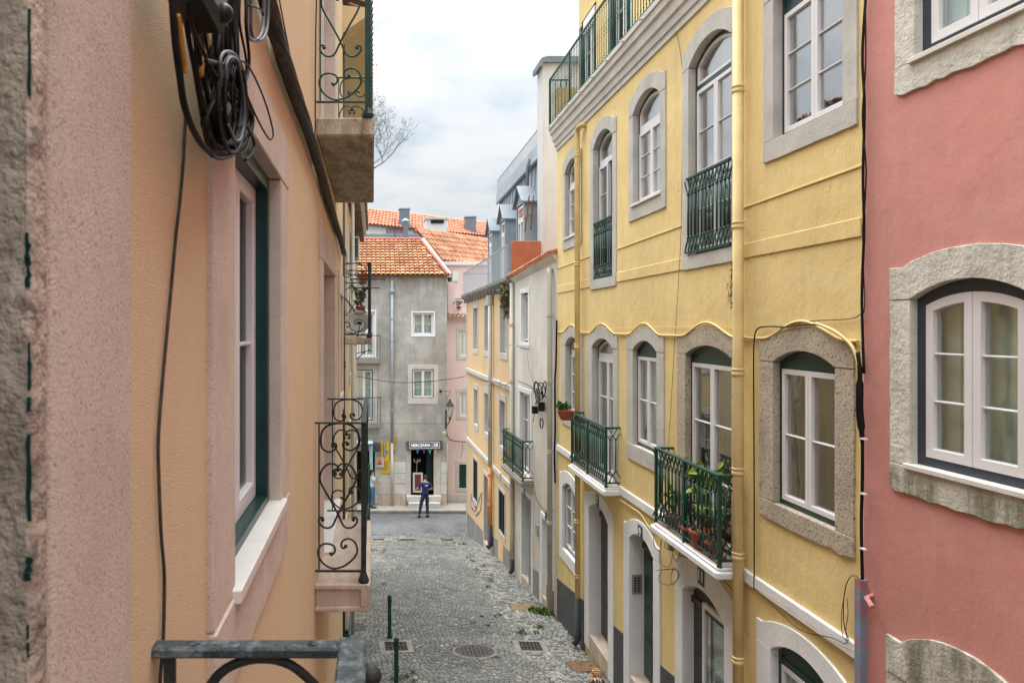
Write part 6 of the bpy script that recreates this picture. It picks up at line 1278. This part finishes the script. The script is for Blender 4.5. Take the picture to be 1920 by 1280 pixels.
MB().tube(catmull([lp(645, 475, 0.03)]+[Vector((-0.47, 9.27+0.0*k, 0.8-1.0*k)) for k in range(7)], 4), 0.018, 6).build('cable', M['cablebrown'], ct, smooth=True)
def thin(pts_, r, mat, label, d=None, name='cable'):
    o = MB().tube(catmull(pts_, 5), r, 6).build(name, M[mat], None, smooth=True); tag(o, label, 'cable'); return o
thin([lp(x, y, 0.006) for x, y in ((349, 200), (344, 300), (337, 380), (330, 440), (321, 540), (306, 700), (297, 820), (298, 900), (302, 1000), (308, 1080), (306, 1200), (299, 1300), (297, 1500))], 0.0032, 'cablebrown', 'single brown cable running down the peach wall')
thin([lp(x, y, 0.01) for x, y in ((520, -20), (535, 60), (549, 130), (562, 200))], 0.003, 'cable', 'thin black cable above the dusty bundle')
thin([lp(x, y, 0.02) for x, y in ((594, -20), (592, 60), (591, 160), (591, 240), (589, 275))], 0.004, 'cable', 'thin vertical cable beside the upper left balcony')
thin([rp(YF, x, y, 0.03) for x, y in ((1626, -40), (1617, 100), (1621, 200), (1618, 330), (1620, 430), (1616, 560), (1620, 700))], 0.011, 'cable', 'pair of black cables down the joint between yellow and pink houses')
thin([rp(YF, x, y, 0.05) for x, y in ((1622, -40), (1623, 120), (1617, 220), (1624, 320), (1619, 420))], 0.006, 'cable', 'loose thin cable down the joint between yellow and pink houses')
v = [rp(YF, x, y, 0.035) for x, y in ((1414, 1105), (1414, 900), (1413, 700), (1414, 640), (1420, 617), (1440, 612), (1475, 613), (1500, 609), (1530, 608))]
thin(v, 0.007, 'cable', 'black cable beside the thick yellow pipe turning over the near window')
thin([rp(YF, x, y, 0.06) for x, y in ((1530, 606), (1560, 618), (1583, 634), (1598, 650), (1607, 672), (1612, 692))], 0.014, 'yellowpipe', 'yellow painted cable over the stone arch of the near yellow window')
sp = MB().tube(catmull([rp(YF, 1608, 660, 0.06), rp(YF, 1612, 690, 0.06), rp(YF, 1612, 720, 0.06), rp(YF, 1612, 770, 0.06), rp(YF, 1615, 800, 0.05), rp(YF, 1617, 830, 0.045)], 4), [0.014]*4+[0.017]*4+[0.026]*9+[0.018]*2+[0.013]*2, 8).build('cable_splice', M['cable'], smooth=True); tag(sp, 'fat black cable splice beside the near yellow window', 'cable splice')
thin([rp(YF, x, y, 0.045) for x, y in ((1617, 820), (1617, 900), (1615, 980), (1617, 1086))], 0.013, 'cable', 'thick black cable running down to the peeling cable cover')
thin([rp(YF, x, y, 0.05) for x, y in ((1614, 1086), (1600, 1078), (1588, 1092), (1582, 1125), (1582, 1165), (1588, 1195), (1584, 1206), (1560, 1195), (1500, 1180), (1455, 1140), (1416, 1103))], 0.0035, 'cable', 'black cable looping under the white band right of the yellow pipe')
thin([rp(YF, x, y, 0.045) for x, y in ((1588, 1120), (1590, 1150), (1586, 1180), (1592, 1200), (1580, 1190), (1578, 1150), (1586, 1100))], 0.003, 'cable', 'short stiff cable loop near the cable cover')
thin([rp(YF, x, y, 0.03) for x, y in ((1416, 1102), (1470, 1135), (1520, 1170), (1560, 1200), (1605, 1222))], 0.006, 'yellowpipe', 'yellow cable fixed below the white band')
thin([rp(YF, x, y, 0.016) for x, y in ((1238, -20), (1268, 60), (1281, 160), (1279, 300), (1277, 430), (1272, 530), (1265, 640), (1258, 760), (1252, 850))], 0.0028, 'cablebrown', 'thin wire hanging down the middle of the yellow house')
thin([rp(YF, x, y, 0.02) for x, y in ((1060, 632), (1150, 616), (1240, 614), (1330, 612), (1412, 617))], 0.003, 'yellowpipe', 'thin yellow cable along the wavy moulding')
thin([rp(YF, x, y, 0.02) for x, y in ((1476, 611), (1520, 602), (1590, 598), (1612, 590), (1621, 575), (1618, 480), (1617, 420))], 0.004, 'cablebrown', 'brown cable above the near yellow window')
thin([rp(YF, x, y, 0.03) for x, y in ((1150, 928), (1175, 945), (1200, 962), (1215, 985), (1228, 998))], 0.009, 'yellowpipe', 'yellow cables below the band between doors 7 and 9')
lc = empty('cable_loops', rp(YF, 1245, 1040, 0.08), 'tangled thin cable loops hanging under the long green balcony', 'cable bundle')
for pts_ in (((1227, 1000), (1226, 1022), (1238, 1032), (1240, 1012)), ((1240, 1010), (1236, 1040), (1240, 1058), (1256, 1060), (1262, 1030)), ((1238, 1072), (1236, 1088), (1252, 1096), (1270, 1086), (1272, 1070), (1255, 1066), (1238, 1068)), ((1262, 1064), (1258, 1084), (1262, 1096), (1272, 1078), (1264, 1062)), ((1272, 1008), (1276, 1030), (1268, 1052), (1262, 1040)), ((1230, 1069), (1250, 1067), (1266, 1066)), ((1250, 1008), (1246, 1024), (1254, 1030), (1262, 1018), (1280, 1012)), ((1300, 1045), (1285, 1030), (1270, 1015), (1255, 1005))):
    MB().tube(catmull([rp(YF, x, y, 0.10+rk.uniform(-0.03, 0.03)) for x, y in pts_], 5), 0.0035, 5).build('cable', M['cablebrown'], lc, smooth=True)
p_ = rp(YF, 1258, 1022, 0.08); MB().box(p_.x-0.03, p_.x+0.03, p_.y-0.05, p_.y+0.05, p_.z-0.06, p_.z+0.06).build('connector', M['whitepipe'], lc, bevel=0.008)
thin([rp(YF, x, y, 0.03) for x, y in ((1276, 1040), (1300, 1050), (1330, 1060), (1360, 1090), (1385, 1120))], 0.004, 'cablebrown', 'thin cable over the stone arch of door 11')
wc = empty('cable_bundle', rp(WF, 1010, 760, 0.1), 'black junction boxes with cable coils on the off-white house', 'cable bundle')
for (px, py, w_, h_) in ((1003, 768, 0.10, 0.17), (1015, 762, 0.11, 0.2)):
    c = rp(WF, px, py, 0.1); MB().box(c.x-0.07, c.x+0.07, c.y-w_/2, c.y+w_/2, c.z-h_/2, c.z+h_/2).build('box', M['plasticblack'], wc, bevel=0.01)
for (cx_, cy_, rx_, ry_, tl) in ((1016, 729, 6, 12, 3), (1010, 733, 7, 16, 4), (1020, 730, 3.5, 15, -2), (1015.5, 793, 3, 9, 0), (1005, 727, 4, 12, 0)):
    P_ = [rp(WF, cx_+rx_*math.cos(q)+tl*math.sin(q), cy_+ry_*math.sin(q), 0.12) for q in [2*math.pi*k/14 for k in range(14)]]; MB().tube(catmull(P_, 2, True), 0.013, 5, True).build('coil', M['cable'], wc, smooth=True)
for k in range(7):
    x0_ = rk.uniform(1000, 1018); MB().tube(catmull([rp(WF, x0_, 728, 0.08), rp(WF, rk.uniform(1002, 1014), 745, 0.1), rp(WF, rk.uniform(1002, 1018), 758, 0.1)], 4), 0.008, 5).build('cable', M['cable'], wc, smooth=True)
for pts_ in (((972, 714), (990, 722), (1002, 730)), ((1027, 745), (1015, 738), (1004, 732)), ((1000, 790), (1003, 775), (1006, 770))): MB().tube(catmull([rp(WF, x, y, 0.06) for x, y in pts_], 4), 0.009, 5).build('cable', M['cable'], wc, smooth=True)
thin([rp(WF, x, y, 0.05) for x, y in ((1044, 600), (1042.5, 680), (1040.5, 720), (1041, 800), (1039.5, 850), (1041, 905))], 0.02, 'cable', 'black cable strand beside the right white drainpipe')
thin([rp(WF, x, y, 0.05) for x, y in ((989, 662), (992, 690), (1001, 720))], 0.004, 'cablebrown', 'thin wire from the clothes airer to the cable boxes')
thin([rp(WF, x, y, 0.04) for x, y in ((1001, 918), (1008, 940), (1018, 952), (1028, 960), (1038, 955))], 0.007, 'cablebrown', 'cable drooping below the off-white house balcony')
thin([GF.P(gu(664), gzf(704), 0.1), W3(700, 711, 33.5), W3(740, 716.5, 33), W3(790, 716, 32), W3(840, 711, 31), W3(874, 705, 30)], 0.012, 'cable', 'wire spanning the street end before the grey house')
thin([rp(OF, 875, 700, 0.1), rp(OF, 900, 712, 0.14), rp(OF, 925, 716, 0.16), rp(OF, 945, 722, 0.1), rp(OF, 959, 716, 0.08)], 0.009, 'cable', 'cable drooping along the white band of the orange house')
thin([W3(838, 745, 34.7), W3(837, 800, 34.7), W3(842, 822, 34.7), W3(858, 827, 34.8), W3(877, 828, 34.8)], 0.02, 'cablebrown', 'brown cable on the pale pink house wall')
thin([W3(868, 828, 34.8), W3(866, 850, 34.8), W3(862, 858, 34.8)], 0.01, 'cablebrown', 'short brown cable drop on the pale pink house wall')
pipe([W3(838.5, 830, 34.6), W3(838.5, 945, 34.6)], 0.04, 'whitepipe', hb)
# downpipe of the orange house: grey above, orange below
dpx = 925; du_ = ou(dpx)
pipe([OF.P(du_, 0.95, 0.1), OF.P(du_, -4.3, 0.1)], 0.065, 'whitepipe', ob, [OF.P(du_, z, 0.1) for z in (-1.8, -3.2)]); MB().lathe(OF.P(du_, 0.62, 0.1), [(0.065, 0), (0.1, 0.1), (0.12, 0.25), (0.12, 0.32), (0.06, 0.33)], 10).build('rain_hopper', M['whitepipe'], ob)
pipe([OF.P(du_, -4.32, 0.1), OF.P(du_, gz(22.9)+0.75, 0.1)], 0.072, 'orangepipe', ob, [OF.P(du_, z, 0.1) for z in (-4.6, -5.5)])
pipe([OF.P(du_, gz(22.9)+0.75, 0.1), OF.P(du_, gz(22.9)+0.13, 0.1), OF.P(du_, gz(22.9)+0.06, 0.2)], 0.08, 'darkpipe', ob)
gf = MB()
for pts_ in (((884, 930), (888, 945), (893, 950), (897, 940), (902, 925)), ((885, 950), (890, 958), (893, 950)), ((893, 950), (896, 962), (892, 966), (900, 958), (903, 940), (904, 922)), ((884, 925), (883, 945), (886, 955))): gf.tube(catmull([rp(OF, x, y, 0.004) for x, y in pts_], 5), 0.018, 4)
tag(gf.build('graffiti', M['graffiti'], ob))
sg_ = MB().lathe(W3(887, 896, 30.9), [(0.001, 0), (0.33, 0.01), (0.33, 0.02), (0.001, 0.025)], 20, Vector((0.35, -1, 0))).build('round_mirror', M['steel']); tag(sg_, 'round pale traffic mirror at the far corner of the orange house', 'traffic mirror')

for px, py in ((1619, 822), (1619, 925), (1618, 1028)):
    p_ = rp(YF, px, py, 0.05); o = MB().box(p_.x-0.012, p_.x+0.012, p_.y-0.03, p_.y+0.02, p_.z-0.006, p_.z+0.006).build('cable_clip', M['white']); tag(o, 'small white clip holding the thick black cable, '+{822: 'topmost of three', 925: 'middle of three', 1028: 'lowest of three'}[py], 'cable clip', 'white clips on the thick black cable')
# ------------------------------------------------------------------ people
def skin_mesh(name, nodes, edges, mat, parent, sub=1, root=0):
    """nodes: (point, radius or (rx, ry))"""
    me = bpy.data.meshes.new(name); me.from_pydata([tuple(p) for p, r in nodes], edges, []); me.materials.append(M[mat])
    o = bpy.data.objects.new(name, me); COL.objects.link(o); place(o, WM[parent.name], parent)
    sk = o.modifiers.new('skin', 'SKIN'); sk.use_smooth_shade = True
    for v, (p, r) in zip(me.skin_vertices[0].data, nodes): v.radius = r if isinstance(r, tuple) else (r, r)
    me.skin_vertices[0].data[root].use_root = True
    s = o.modifiers.new('sub', 'SUBSURF'); s.levels = sub; s.render_levels = sub; return o
def person(loc, az, scale, J, label, top, trou, hair, group=None, bun=False, glasses=False, logo=False):
    e = bpy.data.objects.new('person', None); COL.objects.link(e); place(e, Matrix.Translation(loc) @ Matrix.Rotation(az, 4, 'Z') @ Matrix.Scale(scale, 4)); tag(e, label, 'person', group)
    V = Vector
    n = [(V((0, 0, 0.95)), (0.11, 0.08)), (V((0, -0.01, 1.12)), (0.10, 0.07)), (V((0, 0.0, 1.30)), (0.12, 0.08)), (V((0, 0, 1.42)), (0.09, 0.055)), (V((0, 0.01, 1.51)), 0.052), (V(J['head']), (0.075, 0.088)), (V(J['head'])+V((0, 0.008, 0.10)), (0.07, 0.082))]
    ed = [(0, 1), (1, 2), (2, 3), (3, 4), (4, 5), (5, 6)]
    shirt = [(V((0, 0, 0.90)), (0.19, 0.16)), (V((0, 0, 1.0)), (0.17, 0.14))]+[(p, ((r[0]+0.045, r[1]+0.045) if isinstance(r, tuple) else r+0.03)) for p, r in n[1:4]]; se = [(0, 1), (1, 2), (2, 3), (3, 4)]
    tro = [(V((0, 0, 1.06)), (0.13, 0.10)), (V((0, 0, 0.95)), (0.16, 0.125))]; te = [(0, 1)]
    for s in ('l', 'r'):
        sg = -1 if s == 'l' else 1
        sh, el, ha = V((0.19*sg, 0, 1.40)), V(J['el'+s]), V(J['ha'+s]); i = len(n)
        hd_ = (ha-el).normalized(); wr = ha-hd_*0.02
        n += [(sh, 0.055), (el, 0.042), (wr, 0.028), (ha+hd_*0.05, (0.042, 0.025))]; ed += [(3, i), (i, i+1), (i+1, i+2), (i+2, i+3)]
        side = hd_.cross(V((0, 1, 0.3))).normalized()
        for f in range(4):
            b_ = ha+hd_*0.07+side*(0.03-0.02*f); k = len(n); L_ = (0.05, 0.06, 0.055, 0.04)[f]
            n += [(b_, 0.010), (b_+hd_*L_*0.6+V((0, 0.012, 0)), 0.009), (b_+hd_*L_+V((0, 0.03, -0.005)), 0.0075)]; ed += [(i+3, k), (k, k+1), (k+1, k+2)]
        k = len(n); b_ = ha+hd_*0.01+side*0.035; n += [(b_, 0.011), (b_+hd_*0.035+side*0.018, 0.009)]; ed += [(i+2, k), (k, k+1)]
        q = len(shirt); shirt += [(sh, 0.09), (sh+(el-sh)*0.75, 0.066)]; se += [(4, q), (q, q+1)]
        hp, kn, an = V((0.09*sg, 0, 0.86)), V(J['kn'+s]), V(J['an'+s]); i = len(n)
        n += [(hp, 0.085), (kn, 0.055), (an, 0.036), (an+V((0.02*sg, 0.13, -0.045)), (0.035, 0.022))]; ed += [(0, i), (i, i+1), (i+1, i+2), (i+2, i+3)]
        q = len(tro); tro += [(hp, 0.105), (kn, 0.078), (an+V((0, 0, 0.02)), 0.062)]; te += [(1, q), (q, q+1), (q+1, q+2)]
        MB().prism([V((an.x-0.045, an.y-0.07, 0)), V((an.x+0.045, an.y-0.07, 0)), V((an.x+0.05, an.y+0.1, 0)), V((an.x+0.03, an.y+0.19, 0)), V((an.x-0.03, an.y+0.19, 0)), V((an.x-0.05, an.y+0.1, 0))], [V((an.x-0.035, an.y-0.06, 0.1)), V((an.x+0.035, an.y-0.06, 0.1)), V((an.x+0.04, an.y+0.06, 0.08)), V((an.x+0.02, an.y+0.17, 0.04)), V((an.x-0.02, an.y+0.17, 0.04)), V((an.x-0.04, an.y+0.06, 0.08))])
        sm = MB().prism([V((an.x-0.045, an.y-0.07, 0)), V((an.x+0.045, an.y-0.07, 0)), V((an.x+0.05, an.y+0.1, 0)), V((an.x+0.03, an.y+0.19, 0)), V((an.x-0.03, an.y+0.19, 0)), V((an.x-0.05, an.y+0.1, 0))], [V((an.x-0.035, an.y-0.06, 0.1)), V((an.x+0.035, an.y-0.06, 0.1)), V((an.x+0.04, an.y+0.06, 0.08)), V((an.x+0.02, an.y+0.17, 0.04)), V((an.x-0.02, an.y+0.17, 0.04)), V((an.x-0.04, an.y+0.06, 0.08))]).mesh('shoe', M['blacktee'])
        inst('shoe', sm, WM[e.name], e)
    skin_mesh('body', n, ed, 'skin', e); skin_mesh('shirt', shirt, se, top, e); skin_mesh('trousers', tro, te, trou, e)
    h = V(J['head']); hc = h+V((0, 0.01, 0.06))
    hm = MB()
    seg, ring = 20, 12; vs = []; fs = []
    for i in range(ring+1):
        th = math.pi*0.62*i/ring
        for k in range(seg):
            a = 2*math.pi*k/seg; front = max(0, math.sin(a)); t2 = th*(1-0.42*front)
            w_ = 1+0.03*math.sin(k*2.3+i)
            vs.append(hc+V((0.088*math.sin(t2)*math.cos(a)*w_, -0.006+0.105*math.sin(t2)*math.sin(a)*w_, 0.02+0.115*math.cos(t2))))
    for i in range(ring):
        for k in range(seg): q = (k+1) % seg; fs.append((i*seg+k, i*seg+q, (i+1)*seg+q, (i+1)*seg+k))
    hm.add(vs, fs)
    if bun:
        c = hc+V((0, -0.045, 0.145)); hm.ball(c, 0.048, 12, 8, (1.1, 1, 0.85))
        for k in range(5):
            P_ = [c+V((0.046*math.cos(q)*1.05, 0.046*math.sin(q)*math.cos(k*0.6), 0.036*math.sin(q)*math.sin(k*0.6)+0.004*k)) for q in [2*math.pi*j/12 for j in range(12)]]; hm.tube(catmull(P_, 2, True), 0.010, 5, True)
        for k in range(26):
            a = -0.2+k*3.5/25; s_ = hc+V((0.09*math.cos(a), 0.10*math.sin(a)*0.9, 0.04)); hm.tube(catmull([s_, hc+V((0.075*math.cos(a), 0.07*math.sin(a), 0.105)), c+V((0.02*math.cos(a), 0.02*math.sin(a), -0.02))], 3), 0.0045, 4)
    me_ = hm.mesh('hair', M[hair], True); inst('hair', me_, WM[e.name], e)
    fm_ = MB(); fm_.prism([hc+V((-0.012, 0.082, -0.035)), hc+V((0.012, 0.082, -0.035)), hc+V((0, 0.085, 0.01))], [hc+V((-0.006, 0.108, -0.03)), hc+V((0.006, 0.108, -0.03)), hc+V((0, 0.09, 0.01))])
    for sgn in (-1, 1): fm_.ball(hc+V((0.078*sgn, -0.005, -0.015)), 0.022, 6, 5, (0.35, 0.8, 1.3))
    inst('face_features', fm_.mesh('face_features', M['skin'], True), WM[e.name], e)
    ey = MB(); 
    for sgn in (-1, 1): ey.ball(hc+V((0.03*sgn, 0.083, 0.008)), 0.010, 6, 5)
    inst('eyes', ey.mesh('eyes', M['hairdark'], True), WM[e.name], e)
    mo = MB(); mo.ball(hc+V((0, 0.08, -0.062)), 0.016, 8, 5, (1.4, 0.5, 0.4)); inst('mouth', mo.mesh('mouth', M['terra'], True), WM[e.name], e)
    if glasses:
        g_ = MB()
        for sgn in (-1, 1): g_.lathe(hc+V((0.036*sgn, 0.066, 0.108)), [(0.001, 0), (0.03, 0.001), (0.033, 0.004), (0.03, 0.008), (0.001, 0.010)], 14, V((0.15*sgn, 0.75, 0.65)))
        g_.tube([hc+V((-0.008, 0.078, 0.118)), hc+V((0.008, 0.078, 0.118))], 0.003, 5)
        for sgn in (-1, 1): g_.tube([hc+V((0.066*sgn, 0.07, 0.105)), hc+V((0.09*sgn, 0.0, 0.05))], 0.003, 5)
        inst('sunglasses', g_.mesh('sunglasses', M['sunglass'], True), WM[e.name], e)
    if logo: inst('back_print', MB().box(-0.03, 0.09, -0.137, -0.125, 1.315, 1.35).mesh('back_print', M['white']), WM[e.name], e)
    return e
stand = dict(head=(0, 0.015, 1.57), ell=(-0.27, -0.02, 1.14), har=(0.24, 0.1, 0.92), elr=(0.27, -0.03, 1.14), hal=(-0.26, 0.06, 0.9), knl=(-0.1, 0.02, 0.5), anl=(-0.11, -0.02, 0.09), knr=(0.1, 0.02, 0.5), anr=(0.11, -0.02, 0.09))
person((2.18, 32.6, gz(32.6)+0.0), R(12), 1.02, dict(stand, ell=(-0.33, 0.02, 1.18), hal=(-0.36, 0.24, 1.12), elr=(0.30, 0.0, 1.15), har=(0.24, 0.22, 1.10), knl=(-0.17, 0.02, 0.5), anl=(-0.25, -0.02, 0.09), head=(0.03, 0.03, 1.56)), 'man in navy T-shirt and dark jeans standing with his back turned before the shop', 'navy', 'jeans', 'hairdark', logo=True)
person((-0.03, 33.8, -7.92), R(-80), 0.97, dict(stand, elr=(0.27, 0.05, 1.14), har=(0.10, 0.25, 1.12), ell=(-0.27, 0.05, 1.14), hal=(-0.08, 0.27, 1.10)), 'person in pale blue shirt and jeans half hidden at the left shop', 'paleshirt', 'jeansblue', 'hairdark')
person((2.36, 8.14, gz(8.14)-0.10), R(172), 0.955, dict(stand), 'woman with fair hair in a bun and sunglasses on her head, walking up the street', 'blacktee', 'jeansblue', 'hairfair', bun=True, glasses=True)
